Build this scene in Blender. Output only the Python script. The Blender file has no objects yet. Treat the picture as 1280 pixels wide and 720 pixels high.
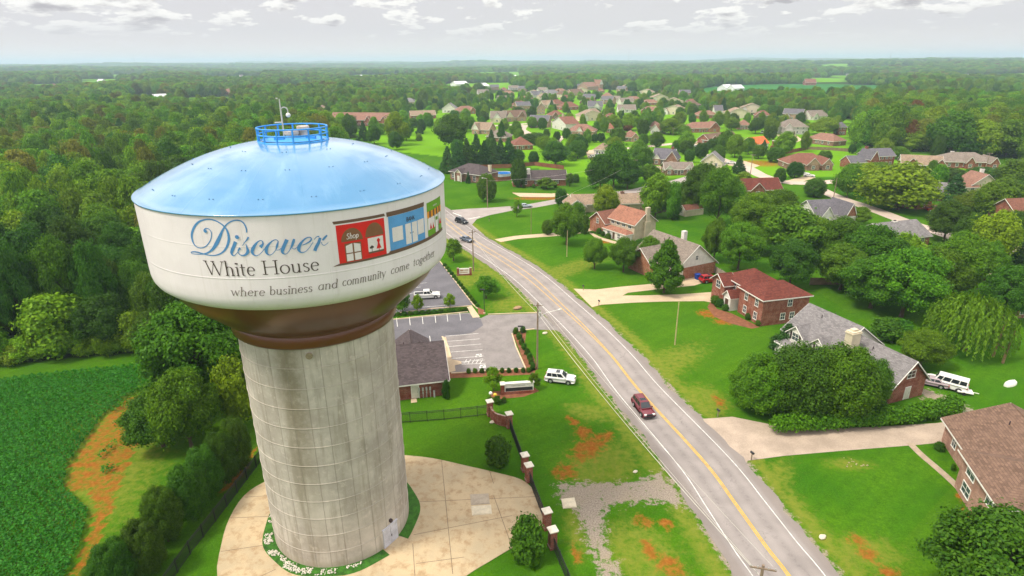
import bpy, math, random
import numpy as np
from mathutils import Vector, Matrix, noise as mnoise

random.seed(7)
RNG = np.random.default_rng(11)
R = math.radians
scene = bpy.context.scene
COL = scene.collection

# ------------------------------------------------------------------ camera model (also used to read ground positions)
F, HZ, ROLL, CAMH = 750.0, 77.0, R(0.4), 48.0
TH = math.atan((360 - HZ) / F)


def ray(px, py):
    x = (px - 640) / F
    y = -(py - 360) / F
    c, s = math.cos(ROLL), math.sin(ROLL)
    x, y = c * x + s * y, -s * x + c * y
    return Vector((x, math.cos(TH) + y * math.sin(TH), -math.sin(TH) + y * math.cos(TH)))


def G(px, py, z=0.0):
    d = ray(px, py)
    t = (z - CAMH) / d.z
    return Vector((d.x * t, d.y * t, z))


def G2(p, z=0.0):
    v = G(p[0], p[1], z)
    return (v.x, v.y)


def depth_of(v):
    return v.y * math.cos(TH) - (v.z - CAMH) * math.sin(TH)


def up(bx, by, ty):
    """height of something standing at pixel (bx, by) whose top is seen at row ty"""
    g = G(bx, by)
    d = ray(bx, ty)
    t = math.hypot(g.x, g.y) / math.hypot(d.x, d.y)
    return CAMH + d.z * t


def wid(bx, by, wpx, h=4.0):
    g = G(bx, by)
    g.z = h
    return wpx * depth_of(g) / F


# ------------------------------------------------------------------ materials
MATS = {}


def _new(name):
    m = bpy.data.materials.new(name)
    m.use_nodes = True
    nt = m.node_tree
    b = nt.nodes['Principled BSDF']
    MATS[name] = m
    return m, nt, b


def node(nt, t, **kw):
    n = nt.nodes.new(t)
    for k, v in kw.items():
        if k in n.inputs.keys() if hasattr(n.inputs, 'keys') else False:
            n.inputs[k].default_value = v
        else:
            setattr(n, k, v)
    return n


def mix_rgb(nt, fac, a, b, mode='MIX'):
    n = nt.nodes.new('ShaderNodeMix')
    n.data_type = 'RGBA'
    n.blend_type = mode
    for sock, val in ((n.inputs[0], fac), (n.inputs[6], a), (n.inputs[7], b)):
        if hasattr(val, 'is_linked') or isinstance(val, bpy.types.NodeSocket):
            nt.links.new(val, sock)
        elif isinstance(val, (int, float)):
            sock.default_value = val
        else:
            sock.default_value = (*val, 1) if len(val) == 3 else val
    return n.outputs[2]


def math_n(nt, op, a, b=0.0, c=None, clamp=False):
    n = nt.nodes.new('ShaderNodeMath')
    n.operation = op
    n.use_clamp = clamp
    for i, v in enumerate((a, b, c)):
        if v is None:
            continue
        if isinstance(v, bpy.types.NodeSocket):
            nt.links.new(v, n.inputs[i])
        else:
            n.inputs[i].default_value = v
    return n.outputs[0]


def maprange(nt, v, a, b, c=0.0, d=1.0, smooth=True):
    n = nt.nodes.new('ShaderNodeMapRange')
    n.interpolation_type = 'SMOOTHSTEP' if smooth else 'LINEAR'
    nt.links.new(v, n.inputs[0])
    for i, x in zip((1, 2, 3, 4), (a, b, c, d)):
        n.inputs[i].default_value = x
    return n.outputs[0]


def noise_n(nt, coord, scale, detail=3, rough=0.55):
    n = nt.nodes.new('ShaderNodeTexNoise')
    n.inputs['Scale'].default_value = scale
    n.inputs['Detail'].default_value = detail
    n.inputs['Roughness'].default_value = rough
    if coord is not None:
        nt.links.new(coord, n.inputs['Vector'])
    return n


def obj_coord(nt):
    return nt.nodes.new('ShaderNodeTexCoord').outputs['Object']


def pos_coord(nt):
    return nt.nodes.new('ShaderNodeNewGeometry').outputs['Position']


def bump(nt, b, h, strength, dist=0.05):
    n = nt.nodes.new('ShaderNodeBump')
    n.inputs['Strength'].default_value = strength
    n.inputs['Distance'].default_value = dist
    nt.links.new(h, n.inputs['Height'])
    nt.links.new(n.outputs[0], b.inputs['Normal'])


def scale_c(c, k):
    return tuple(min(1, x * k) for x in c)


def mat(name, col, rough=0.7, var=0.25, scale=1.5, scale2=12.0, metal=0.0, spec=0.4, bmp=0.0, world=False, col2=None, coat=0.0):
    """a plain weathered surface: base colour broken up by two sizes of noise"""
    if name in MATS:
        return MATS[name]
    m, nt, b = _new(name)
    co = pos_coord(nt) if world else obj_coord(nt)
    n1 = noise_n(nt, co, scale, 4)
    n2 = noise_n(nt, co, scale2, 3, 0.6)
    s = math_n(nt, 'ADD', math_n(nt, 'MULTIPLY', n1.outputs[0], 0.6), math_n(nt, 'MULTIPLY', n2.outputs[0], 0.4))
    f = maprange(nt, s, 0.3, 0.7)
    c = mix_rgb(nt, f, scale_c(col, 1 - var), scale_c(col2 or col, 1 + var))
    nt.links.new(c, b.inputs['Base Color'])
    b.inputs['Roughness'].default_value = rough
    b.inputs['Metallic'].default_value = metal
    b.inputs['Specular IOR Level'].default_value = spec
    b.inputs['Coat Weight'].default_value = coat
    if bmp:
        bump(nt, b, s, bmp)
    return m


def brick_mat(name, col, mortar=(0.42, 0.36, 0.3), var=0.3):
    m, nt, b = _new(name)
    co = obj_coord(nt)
    sx = nt.nodes.new('ShaderNodeSeparateXYZ')
    nt.links.new(co, sx.inputs[0])
    cx = nt.nodes.new('ShaderNodeCombineXYZ')
    nt.links.new(math_n(nt, 'ADD', sx.outputs[0], sx.outputs[1]), cx.inputs[0])
    nt.links.new(sx.outputs[2], cx.inputs[1])
    br = nt.nodes.new('ShaderNodeTexBrick')
    br.inputs['Scale'].default_value = 1.0
    br.inputs['Brick Width'].default_value = 0.3
    br.inputs['Row Height'].default_value = 0.1
    br.inputs['Mortar Size'].default_value = 0.008
    br.inputs['Color1'].default_value = (*scale_c(col, 1 - var), 1)
    br.inputs['Color2'].default_value = (*scale_c(col, 1 + var), 1)
    br.inputs['Mortar'].default_value = (*mortar, 1)
    nt.links.new(cx.outputs[0], br.inputs['Vector'])
    n1 = noise_n(nt, co, 0.9, 5, 0.65)
    c = mix_rgb(nt, maprange(nt, n1.outputs[0], 0.35, 0.7), br.outputs[0], scale_c(col, 0.72))
    nt.links.new(c, b.inputs['Base Color'])
    b.inputs['Roughness'].default_value = 0.85
    b.inputs['Specular IOR Level'].default_value = 0.25
    return m


def shingle_mat(name, col, var=0.28):
    m, nt, b = _new(name)
    tcn = nt.nodes.new('ShaderNodeTexCoord')
    co = tcn.outputs['Object']
    sx = nt.nodes.new('ShaderNodeSeparateXYZ')
    nt.links.new(co, sx.inputs[0])
    sn = nt.nodes.new('ShaderNodeSeparateXYZ')
    nt.links.new(tcn.outputs['Normal'], sn.inputs[0])
    # distance along the eave: position projected on the level line of the slope
    ln = math_n(nt, 'SQRT', math_n(nt, 'ADD', math_n(nt, 'ADD', math_n(nt, 'MULTIPLY', sn.outputs[0], sn.outputs[0]), math_n(nt, 'MULTIPLY', sn.outputs[1], sn.outputs[1])), 0.0001))
    al = math_n(nt, 'DIVIDE', math_n(nt, 'SUBTRACT', math_n(nt, 'MULTIPLY', sx.outputs[0], sn.outputs[1]), math_n(nt, 'MULTIPLY', sx.outputs[1], sn.outputs[0])), ln)
    cx = nt.nodes.new('ShaderNodeCombineXYZ')
    nt.links.new(al, cx.inputs[0])
    nt.links.new(sx.outputs[2], cx.inputs[1])
    br = nt.nodes.new('ShaderNodeTexBrick')
    br.inputs['Brick Width'].default_value = 0.45
    br.inputs['Row Height'].default_value = 0.13
    br.inputs['Scale'].default_value = 1.0
    br.inputs['Mortar Size'].default_value = 0.012
    br.inputs['Color1'].default_value = (*scale_c(col, 1 - var), 1)
    br.inputs['Color2'].default_value = (*scale_c(col, 1 + var), 1)
    br.inputs['Mortar'].default_value = (*scale_c(col, 0.6), 1)
    nt.links.new(cx.outputs[0], br.inputs['Vector'])
    n1 = noise_n(nt, co, 0.6, 5, 0.7)
    n2 = noise_n(nt, co, 6.0, 4, 0.7)
    c = mix_rgb(nt, maprange(nt, n1.outputs[0], 0.4, 0.75, 0, 0.55), br.outputs[0], scale_c(col, 1.35))
    c = mix_rgb(nt, maprange(nt, n2.outputs[0], 0.45, 0.75, 0, 0.5), c, scale_c(col, 0.6))
    nt.links.new(c, b.inputs['Base Color'])
    b.inputs['Roughness'].default_value = 0.9
    b.inputs['Specular IOR Level'].default_value = 0.2
    bump(nt, b, br.outputs[1], 0.4, 0.02)
    return m


def siding_mat(name, col):
    m, nt, b = _new(name)
    co = obj_coord(nt)
    w = nt.nodes.new('ShaderNodeTexWave')
    w.bands_direction = 'Z'
    w.wave_profile = 'SAW'
    w.inputs['Scale'].default_value = 1.6
    nt.links.new(co, w.inputs['Vector'])
    n1 = noise_n(nt, co, 0.8, 4, 0.6)
    c = mix_rgb(nt, maprange(nt, n1.outputs[0], 0.35, 0.7), col, scale_c(col, 0.8))
    c = mix_rgb(nt, math_n(nt, 'GREATER_THAN', w.outputs['Fac'], 0.9), c, scale_c(col, 0.6))
    nt.links.new(c, b.inputs['Base Color'])
    b.inputs['Roughness'].default_value = 0.6
    return m


def leaf_mat(name, c1, c2, hue=0.016, val=0.26):
    m, nt, b = _new(name)
    oi = nt.nodes.new('ShaderNodeObjectInfo')
    ge = nt.nodes.new('ShaderNodeNewGeometry')
    n1 = noise_n(nt, ge.outputs['Position'], 0.35, 3)
    f = math_n(nt, 'ADD', math_n(nt, 'MULTIPLY', ge.outputs['Random Per Island'], 0.75),
               math_n(nt, 'SUBTRACT', math_n(nt, 'MULTIPLY', n1.outputs[0], 0.7), 0.2), clamp=True)
    c = mix_rgb(nt, f, c1, c2)
    hs = nt.nodes.new('ShaderNodeHueSaturation')
    nt.links.new(c, hs.inputs['Color'])
    nt.links.new(math_n(nt, 'ADD', math_n(nt, 'MULTIPLY', oi.outputs['Random'], -2 * hue), 0.5 + hue * 1.2), hs.inputs['Hue'])
    h2 = math_n(nt, 'FRACT', math_n(nt, 'MULTIPLY', oi.outputs['Random'], 37.7))
    nt.links.new(math_n(nt, 'ADD', math_n(nt, 'MULTIPLY', h2, 2 * val), 1 - val), hs.inputs['Value'])
    nt.links.new(hs.outputs[0], b.inputs['Base Color'])
    b.inputs['Roughness'].default_value = 0.5
    b.inputs['Specular IOR Level'].default_value = 0.12
    tr = nt.nodes.new('ShaderNodeBsdfTranslucent')
    nt.links.new(mix_rgb(nt, 1.0, hs.outputs[0], (1.0, 1.0, 0.45), 'MULTIPLY'), tr.inputs['Color'])
    mx = nt.nodes.new('ShaderNodeMixShader')
    mx.inputs[0].default_value = 0.36
    nt.links.new(b.outputs[0], mx.inputs[1])
    nt.links.new(tr.outputs[0], mx.inputs[2])
    nt.links.new(mx.outputs[0], nt.nodes['Material Output'].inputs['Surface'])
    return m


def glass_mat(name, col, rough=0.08):
    m, nt, b = _new(name)
    n1 = noise_n(nt, obj_coord(nt), 1.3, 2)
    c = mix_rgb(nt, n1.outputs[0], scale_c(col, 0.6), scale_c(col, 1.5))
    nt.links.new(c, b.inputs['Base Color'])
    b.inputs['Roughness'].default_value = rough
    b.inputs['Specular IOR Level'].default_value = 0.7
    return m


# ------------------------------------------------------------------ mesh builder
class MB:
    def __init__(s):
        s.v, s.f, s.m, s.sm = [], [], [], []

    def add(s, verts, faces, mi=0, smooth=False):
        o = len(s.v)
        s.v += [tuple(p) for p in verts]
        for f in faces:
            s.f.append([i + o for i in f])
            s.m.append(mi)
            s.sm.append(smooth)
        return s

    def box(s, x0, x1, y0, y1, z0, z1, mi=0, M=None):
        vs = [Vector((x, y, z)) for z in (z0, z1) for y in (y0, y1) for x in (x0, x1)]
        if M is not None:
            vs = [M @ v for v in vs]
        return s.add(vs, [(0, 2, 3, 1), (4, 5, 7, 6), (0, 1, 5, 4), (2, 6, 7, 3), (0, 4, 6, 2), (1, 3, 7, 5)], mi)

    def taper(s, x0, x1, y0, y1, z0, z1, k, mi=0):
        cx, cy = (x0 + x1) / 2, (y0 + y1) / 2
        vs = [Vector((x, y, z0)) for y in (y0, y1) for x in (x0, x1)]
        vs += [Vector((cx + (x - cx) * k, cy + (y - cy) * k, z1)) for y in (y0, y1) for x in (x0, x1)]
        return s.add(vs, [(0, 2, 3, 1), (4, 5, 7, 6), (0, 1, 5, 4), (2, 6, 7, 3), (0, 4, 6, 2), (1, 3, 7, 5)], mi)

    def prism(s, poly, z0, z1, mi=0, M=None):
        n = len(poly)
        vs = [Vector((p[0], p[1], z0)) for p in poly] + [Vector((p[0], p[1], z1)) for p in poly]
        if M is not None:
            vs = [M @ v for v in vs]
        fs = [list(range(n))[::-1], list(range(n, 2 * n))]
        fs += [(i, (i + 1) % n, n + (i + 1) % n, n + i) for i in range(n)]
        return s.add(vs, fs, mi)

    def tube(s, pts, r, n=8, mi=0, caps=True):
        pts = [Vector(p) for p in pts]
        rr = r if isinstance(r, (list, tuple)) else [r] * len(pts)
        rings = []
        for i, p in enumerate(pts):
            a = pts[max(i - 1, 0)]
            b = pts[min(i + 1, len(pts) - 1)]
            t = (b - a).normalized()
            u = t.orthogonal() if i == 0 else (pu - t * pu.dot(t))
            u.normalize()
            pu = u
            w = t.cross(u)
            rings.append([p + (u * math.cos(2 * math.pi * k / n) + w * math.sin(2 * math.pi * k / n)) * rr[i] for k in range(n)])
        vs = [v for q in rings for v in q]
        fs = []
        for i in range(len(pts) - 1):
            for k in range(n):
                k2 = (k + 1) % n
                fs.append((i * n + k, i * n + k2, (i + 1) * n + k2, (i + 1) * n + k))
        s.add(vs, fs, mi, True)
        if caps:
            s.add(rings[0], [list(range(n))[::-1]], mi)
            s.add(rings[-1], [list(range(n))], mi)
        return s

    def lathe(s, prof, n=64, mi=0, cx=0, cy=0, smooth=True):
        vs = []
        for r, z in prof:
            for k in range(n):
                a = 2 * math.pi * k / n
                vs.append((cx + r * math.cos(a), cy + r * math.sin(a), z))
        fs = []
        for i in range(len(prof) - 1):
            for k in range(n):
                k2 = (k + 1) % n
                fs.append((i * n + k, i * n + k2, (i + 1) * n + k2, (i + 1) * n + k))
        s.add(vs, fs, mi, smooth)
        return s

    def disc(s, cx, cy, z, r, n=24, mi=0):
        return s.add([(cx + r * math.cos(2 * math.pi * k / n), cy + r * math.sin(2 * math.pi * k / n), z) for k in range(n)], [list(range(n))], mi)

    def sphere(s, c, r, n=12, mi=0, sz=1.0):
        prof = [(max(r * math.sin(math.pi * i / n), 0.001), c[2] - r * sz * math.cos(math.pi * i / n)) for i in range(n + 1)]
        return s.lathe(prof, n * 2, mi, c[0], c[1])

    def build(s, name, mats, parent=None, loc=None, rz=0.0):
        me = bpy.data.meshes.new(name)
        me.from_pydata(s.v, [], s.f)
        ml = mats if isinstance(mats, (list, tuple)) else [mats]
        for m in ml:
            me.materials.append(m)
        me.polygons.foreach_set('material_index', s.m)
        me.polygons.foreach_set('use_smooth', s.sm)
        me.update()
        o = bpy.data.objects.new(name, me)
        COL.objects.link(o)
        if parent is not None:
            o.parent = parent
        if loc is not None:
            o.location = loc
        o.rotation_euler.z = rz
        return o


def tag(o, label=None, cat=None, group=None, kind=None):
    if label:
        o['label'] = label
    if cat:
        o['category'] = cat
    if group:
        o['group'] = group
    if kind:
        o['kind'] = kind
    return o


def empty(name, loc, rz=0.0, label=None, cat=None, group=None):
    o = bpy.data.objects.new(name, None)
    o.empty_display_size = 0.5
    COL.objects.link(o)
    o.location = loc
    o.rotation_euler.z = rz
    return tag(o, label, cat, group)


def structure(name, mb, mats, label=None):
    o = mb.build(name, mats)
    o['kind'] = 'structure'
    if label:
        o['label'] = label
    return o


def in_poly(x, y, poly):
    """vectorised point in polygon"""
    x = np.asarray(x)
    y = np.asarray(y)
    r = np.zeros(x.shape, bool)
    n = len(poly)
    for i in range(n):
        x0, y0 = poly[i]
        x1, y1 = poly[(i + 1) % n]
        if y0 == y1:
            continue
        c = ((y0 > y) != (y1 > y)) & (x < (x1 - x0) * (y - y0) / (y1 - y0) + x0)
        r ^= c
    return r


def dist_line(x, y, pts):
    d = np.full(np.shape(x), 1e9)
    for (x0, y0), (x1, y1) in zip(pts, pts[1:]):
        dx, dy = x1 - x0, y1 - y0
        L = dx * dx + dy * dy + 1e-9
        t = np.clip(((x - x0) * dx + (y - y0) * dy) / L, 0, 1)
        d = np.minimum(d, np.hypot(x - x0 - t * dx, y - y0 - t * dy))
    return d


def catmull(pts, k=6):
    P = [np.array(p, float) for p in pts]
    out = []
    for i in range(len(P) - 1):
        a, b, c, d = P[max(i - 1, 0)], P[i], P[i + 1], P[min(i + 2, len(P) - 1)]
        for j in range(k):
            t = j / k
            out.append(0.5 * ((2 * b) + (c - a) * t + (2 * a - 5 * b + 4 * c - d) * t * t + (3 * b - 3 * c + d - a) * t ** 3))
    out.append(P[-1])
    return out


def vnoise(x, y, s, seed=0.0):
    """cheap smooth value noise on arrays, 0..1"""
    x = np.asarray(x, float) / s + seed * 17.3
    y = np.asarray(y, float) / s - seed * 9.1
    xi, yi = np.floor(x), np.floor(y)
    xf, yf = x - xi, y - yi
    xf = xf * xf * (3 - 2 * xf)
    yf = yf * yf * (3 - 2 * yf)

    def h(a, b):
        v = np.sin(a * 127.1 + b * 311.7 + seed * 74.7) * 43758.5453
        return v - np.floor(v)
    return (h(xi, yi) * (1 - xf) + h(xi + 1, yi) * xf) * (1 - yf) + (h(xi, yi + 1) * (1 - xf) + h(xi + 1, yi + 1) * xf) * yf


def hgt(x, y):
    """terrain height: flat near the tower, long low ridges far away"""
    x = np.asarray(x, float)
    y = np.asarray(y, float)
    r = np.hypot(x, y)
    k = np.clip((r - 950) / 3200, 0, 1) * (1 + np.clip((r - 4000) / 8000, 0, 1))
    n = 0.5 * vnoise(x, y * 1.8, 2300, 3) + 0.33 * vnoise(x, y * 1.8, 900, 5) + 0.17 * vnoise(x, y * 1.4, 380, 8)
    return k * (n * 74 - 25)
# ------------------------------------------------------------------ camera, sky, sun, haze
cd = bpy.data.cameras.new('camera')
cam = bpy.data.objects.new('camera', cd)
COL.objects.link(cam)
o0 = ray(640, 360)
rt = (ray(640 + F, 360) - o0).normalized()
upv = (ray(640, 360 - F) - o0).normalized()
bk = -o0.normalized()
mw = Matrix((rt, upv, bk)).transposed().to_4x4()
mw.translation = (0, 0, CAMH)
cam.matrix_world = mw
cd.sensor_fit = 'HORIZONTAL'
cd.sensor_width = 36
cd.lens = 36 * F / 1280
cd.clip_start = 0.5
cd.clip_end = 40000
scene.camera = cam

SUN_EL, SUN_AZ = R(56), math.atan2(-0.95, -0.45)     # azimuth as (x, y) towards the sun: from the left and a little behind
sd = Vector((-0.92 * math.cos(SUN_EL), -0.39 * math.cos(SUN_EL), math.sin(SUN_EL))).normalized()
sl = bpy.data.lights.new('sun', 'SUN')
sl.energy = 3.2
sl.angle = R(11)
sl.color = (1.0, 0.93, 0.80)
sun = bpy.data.objects.new('sun', sl)
COL.objects.link(sun)
sun.rotation_euler = sd.to_track_quat('Z', 'Y').to_euler()
sun.location = (-60, -40, 160)

w = bpy.data.worlds.new('World')
scene.world = w
w.use_nodes = True
nt = w.node_tree
bg = nt.nodes['Background']
sky = nt.nodes.new('ShaderNodeTexSky')
sky.sky_type = 'NISHITA'
sky.sun_disc = False
sky.sun_elevation = SUN_EL
sky.sun_rotation = math.atan2(sd.x, sd.y)
sky.dust_density = 3.0
sky.air_density = 1.0
tc = nt.nodes.new('ShaderNodeTexCoord')
sx = nt.nodes.new('ShaderNodeSeparateXYZ')
nt.links.new(tc.outputs['Generated'], sx.inputs[0])
# cumulus field in direction space: round the compass, stretched with height so that clouds shrink towards the horizon
hor = math_n(nt, 'SQRT', math_n(nt, 'ADD', math_n(nt, 'MULTIPLY', sx.outputs[0], sx.outputs[0]), math_n(nt, 'MULTIPLY', sx.outputs[1], sx.outputs[1])))
zc = math_n(nt, 'MAXIMUM', sx.outputs[2], 0.0)
vv = math_n(nt, 'MULTIPLY', math_n(nt, 'LOGARITHM', math_n(nt, 'ADD', zc, 0.035), 2.718), 2.7)


def cloud_dens(dv):
    cx = nt.nodes.new('ShaderNodeCombineXYZ')
    nt.links.new(math_n(nt, 'MULTIPLY', math_n(nt, 'DIVIDE', sx.outputs[0], hor), 8.5), cx.inputs[0])
    nt.links.new(math_n(nt, 'MULTIPLY', math_n(nt, 'DIVIDE', sx.outputs[1], hor), 8.5), cx.inputs[1])
    nt.links.new(math_n(nt, 'ADD', vv, dv), cx.inputs[2])
    n1 = noise_n(nt, cx.outputs[0], 2.1, 7, 0.54)
    n2 = noise_n(nt, cx.outputs[0], 0.45, 2, 0.5)
    # more cover higher up
    return math_n(nt, 'ADD', math_n(nt, 'ADD', math_n(nt, 'MULTIPLY', n1.outputs[0], 0.7), math_n(nt, 'MULTIPLY', n2.outputs[0], 0.42)), math_n(nt, 'MULTIPLY', math_n(nt, 'MINIMUM', zc, 0.12), 0.55))


dens = cloud_dens(0.0)
cov = maprange(nt, dens, 0.592, 0.64)
und = maprange(nt, cloud_dens(0.17), 0.60, 0.76)
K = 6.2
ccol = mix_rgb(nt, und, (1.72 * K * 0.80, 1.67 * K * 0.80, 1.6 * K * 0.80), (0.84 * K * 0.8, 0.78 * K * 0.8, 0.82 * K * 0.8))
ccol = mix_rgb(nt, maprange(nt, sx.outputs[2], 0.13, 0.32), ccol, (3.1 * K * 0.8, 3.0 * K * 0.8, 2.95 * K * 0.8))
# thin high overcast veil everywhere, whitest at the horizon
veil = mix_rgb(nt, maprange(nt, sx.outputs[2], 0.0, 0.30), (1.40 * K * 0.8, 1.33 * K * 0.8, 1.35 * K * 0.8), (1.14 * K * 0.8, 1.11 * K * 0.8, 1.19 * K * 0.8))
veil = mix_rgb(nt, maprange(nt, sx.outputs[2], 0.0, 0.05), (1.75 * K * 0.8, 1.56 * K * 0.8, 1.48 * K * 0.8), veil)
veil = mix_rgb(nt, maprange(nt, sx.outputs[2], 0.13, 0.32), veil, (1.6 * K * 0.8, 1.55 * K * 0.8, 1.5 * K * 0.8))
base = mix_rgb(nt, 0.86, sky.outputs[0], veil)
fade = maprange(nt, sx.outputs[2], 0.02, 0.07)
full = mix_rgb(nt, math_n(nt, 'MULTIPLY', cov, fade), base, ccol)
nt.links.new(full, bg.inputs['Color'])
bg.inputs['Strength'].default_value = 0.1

scene.view_settings.view_transform = 'Standard'
scene.view_settings.look = 'None'
scene.view_settings.gamma = 1
scene.view_settings.use_curve_mapping = False
scene.view_settings.exposure = 0.3
scene.cycles.max_bounces = 6
scene.cycles.diffuse_bounces = 3
scene.cycles.glossy_bounces = 3
scene.cycles.transmission_bounces = 3
scene.cycles.transparent_max_bounces = 8
scene.cycles.volume_bounces = 2
scene.cycles.use_denoising = True
scene.cycles.use_adaptive_sampling = True
scene.cycles.adaptive_threshold = 0.02

HAZE = True
if HAZE:
    hb = MB().box(-9800, 9800, -300, 13500, -45, 130)
    hm = bpy.data.materials.new('haze_air')
    hm.use_nodes = True
    hn = hm.node_tree
    hn.nodes.remove(hn.nodes['Principled BSDF'])
    pv = hn.nodes.new('ShaderNodeVolumePrincipled')
    pv.inputs['Color'].default_value = (0.64, 0.81, 1.0, 1)
    pv.inputs['Density'].default_value = 0.00016
    pv.inputs['Anisotropy'].default_value = 0.2
    hn.links.new(pv.outputs[0], hn.nodes['Material Output'].inputs['Volume'])
    hz = hb.build('haze', hm)
    hz['kind'] = 'stuff'
    hz['label'] = 'pale blue summer haze fading the far woods'
    hz['category'] = 'haze'
# ------------------------------------------------------------------ ground sheet and everything laid on it
ROADC = [(432, 201), (452, 211), (475, 223), (500, 236), (524, 250), (545, 266), (561, 279), (590, 301), (625, 322), (662, 347), (701, 382), (729, 408), (764.5, 445), (798, 487), (879, 576), (920, 631), (958, 684), (986, 720), (1070, 840)]
road_pts = [tuple(p) for p in catmull([G2(p) for p in ROADC], 6)]
# side road towards the subdivision
SIDEC = [(560, 271), (592, 269), (636, 261), (661, 258), (700, 251), (742, 244.5), (785, 240), (812, 234.5), (850, 226), (885, 214), (903, 203)]
side_pts = [tuple(p) for p in catmull([G2(p) for p in SIDEC], 5)]
SUB1 = [(888, 193), (903, 200), (920, 205), (936, 211), (951, 219), (975, 226.5), (1000, 229), (1036, 227.5), (1075, 224), (1120, 225), (1175, 228)]
sub1_pts = [tuple(p) for p in catmull([G2(p) for p in SUB1], 5)]
SUB2 = [(1010, 229), (1034, 241), (1056, 250), (1075, 256), (1099, 264.5), (1132, 277), (1160, 286), (1190, 296), (1225, 307), (1275, 316)]
sub2_pts = [tuple(p) for p in catmull([G2(p) for p in SUB2], 5)]
SUB4 = [(745, 191), (760, 187), (775, 186), (800, 184), (850, 179), (880, 177), (905, 176), (930, 178)]
sub4_pts = [tuple(p) for p in catmull([G2(p) for p in SUB4], 5)]
SUB5 = [(586, 160), (600, 158), (640, 156), (700, 152), (760, 150), (800, 152), (850, 155)]
sub5_pts = [tuple(p) for p in catmull([G2(p) for p in SUB5], 5)]
SUB3 = [(700, 170), (690, 180), (662, 169), (650, 162), (655, 156)]
sub3_pts = [G2(p) for p in SUB3]

LOT_LOW = [G2(p) for p in [(470, 408), (488, 399), (586, 391), (601, 398), (609, 394), (676, 391.5), (700, 413), (668, 412), (648, 414), (639, 418), (656, 460), (564, 466), (556, 455), (550, 470), (470, 470)]]
LOT_UP = [G2(p) for p in [(470, 340), (540, 322), (550, 327), (592, 381), (486, 395), (450, 398)]]
FIELD = [G2(p) for p in [(-260, 500), (-60, 482), (0, 476), (60, 470), (120, 463), (169, 458), (190, 466), (193, 482), (165, 494), (130, 520), (105, 556), (88, 580), (84, 613), (112, 640), (96, 700), (70, 760), (40, 860), (-500, 860)]]
CLAY_F = [G2(p) for p in [(196, 488), (160, 497), (128, 524), (103, 558), (86, 582), (80, 615), (112, 618), (118, 640), (98, 690), (74, 740), (92, 745), (120, 692), (142, 640), (154, 600), (166, 576), (180, 545), (190, 515), (200, 500)]]
WOODS = [G2(p) for p in [(-900, 500), (0, 456), (100, 447), (196, 439), (228, 450), (262, 470), (290, 440), (345, 330), (400, 250), (430, 200), (418, 176), (380, 163), (300, 160), (200, 158), (100, 158), (0, 156), (-600, 160)]]
PAD = [G2(p) for p in [(502, 569), (540, 573), (583, 582.5), (620, 591), (652, 600), (668, 614), (677, 630), (681, 642), (679, 652), (664, 668), (645, 682), (612, 702), (583, 720), (530, 762), (400, 800), (300, 770), (272, 725), (277, 680), (287, 648), (305, 620), (330, 603), (370, 585), (440, 570)]]
GRAVEL = [G2(p) for p in [(692, 603), (740, 601), (790, 601), (826, 588), (850, 610), (864, 638), (820, 629), (770, 632), (757, 645), (762, 680), (776, 712), (792, 760), (756, 760), (742, 700), (728, 672), (716, 640), (696, 622)]]
GRAVEL_R = [G2(p) for p in [(1140, 480), (1152, 480), (1172, 490), (1195, 498), (1222, 514), (1216, 520), (1190, 514), (1166, 500), (1148, 500)]]
FARFIELD = [G2(p) for p in [(862, 113), (905, 106.5), (985, 105.0), (1050, 105.5), (1116, 107.5), (1118, 116), (1090, 128), (1030, 131), (1000, 128), (950, 127), (880, 129), (862, 124)]]
RIGHTWOODS = [G2(p) for p in [(1070, 185), (1078, 160), (1075, 130), (1140, 122), (1300, 120), (1500, 130), (1500, 215), (1290, 205), (1250, 196), (1180, 190), (1110, 188)]]
SUBDIV = [G2(p) for p in [(440, 168), (470, 150), (540, 128), (620, 116), (760, 112), (860, 120), (880, 140), (1070, 150), (1072, 190), (1180, 195), (1290, 210), (1290, 300), (1000, 270), (830, 240), (640, 205), (500, 190)]]
OPEN_PX = [[(1190, 95.5), (1300, 93.5), (1300, 99), (1200, 100)], [(556, 105), (640, 103.5), (642, 111), (552, 112)], [(690, 93), (724, 92.5), (728, 96), (690, 97)], [(136, 96), (188, 95.5), (182, 100), (138, 100.5)],
           [(232, 122), (294, 121), (288, 132), (236, 133)], [(590, 92), (650, 91.5), (655, 95), (590, 96)], [(340, 108), (392, 107), (392, 113), (338, 114)], [(40, 108), (84, 107.5), (80, 112), (40, 112.5)],
           [(160, 122), (204, 121), (200, 129), (160, 130)], [(930, 92.5), (990, 92), (990, 95), (930, 95.5)], [(1090, 96), (1150, 95), (1150, 98), (1090, 99)], [(440, 96), (500, 95.5), (500, 99), (440, 100)], [(760, 101), (800, 100.5), (802, 105), (760, 106)]]
OPEN_PX += [[(8, 95), (60, 94.5), (58, 98), (6, 98.5)], [(250, 98), (330, 97), (330, 100), (250, 101)], [(300, 91.5), (380, 91), (380, 93.5), (300, 94)], [(840, 94), (900, 93.5), (900, 96), (840, 97)], [(640, 98), (690, 97.5), (690, 101), (640, 102)], [(1010, 99), (1060, 98.5), (1062, 102), (1010, 102.5)], [(1200, 108), (1262, 107), (1262, 111), (1200, 112)], [(100, 104), (150, 103.5), (150, 107), (100, 107.5)]]
OPENS = [[G2(p) for p in q] for q in OPEN_PX]
OPEN_DEEP = [[G2(q[0]), G2(q[1]), G2((q[2][0], q[2][1] + (q[2][1] - 77) * 0.16)), G2((q[3][0], q[3][1] + (q[3][1] - 77) * 0.16))] for q in OPEN_PX]
OFFICE_LAWN = [G2(p) for p in [(496, 500), (560, 470), (660, 462), (690, 410), (840, 620), (700, 640), (600, 600)]]

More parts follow.
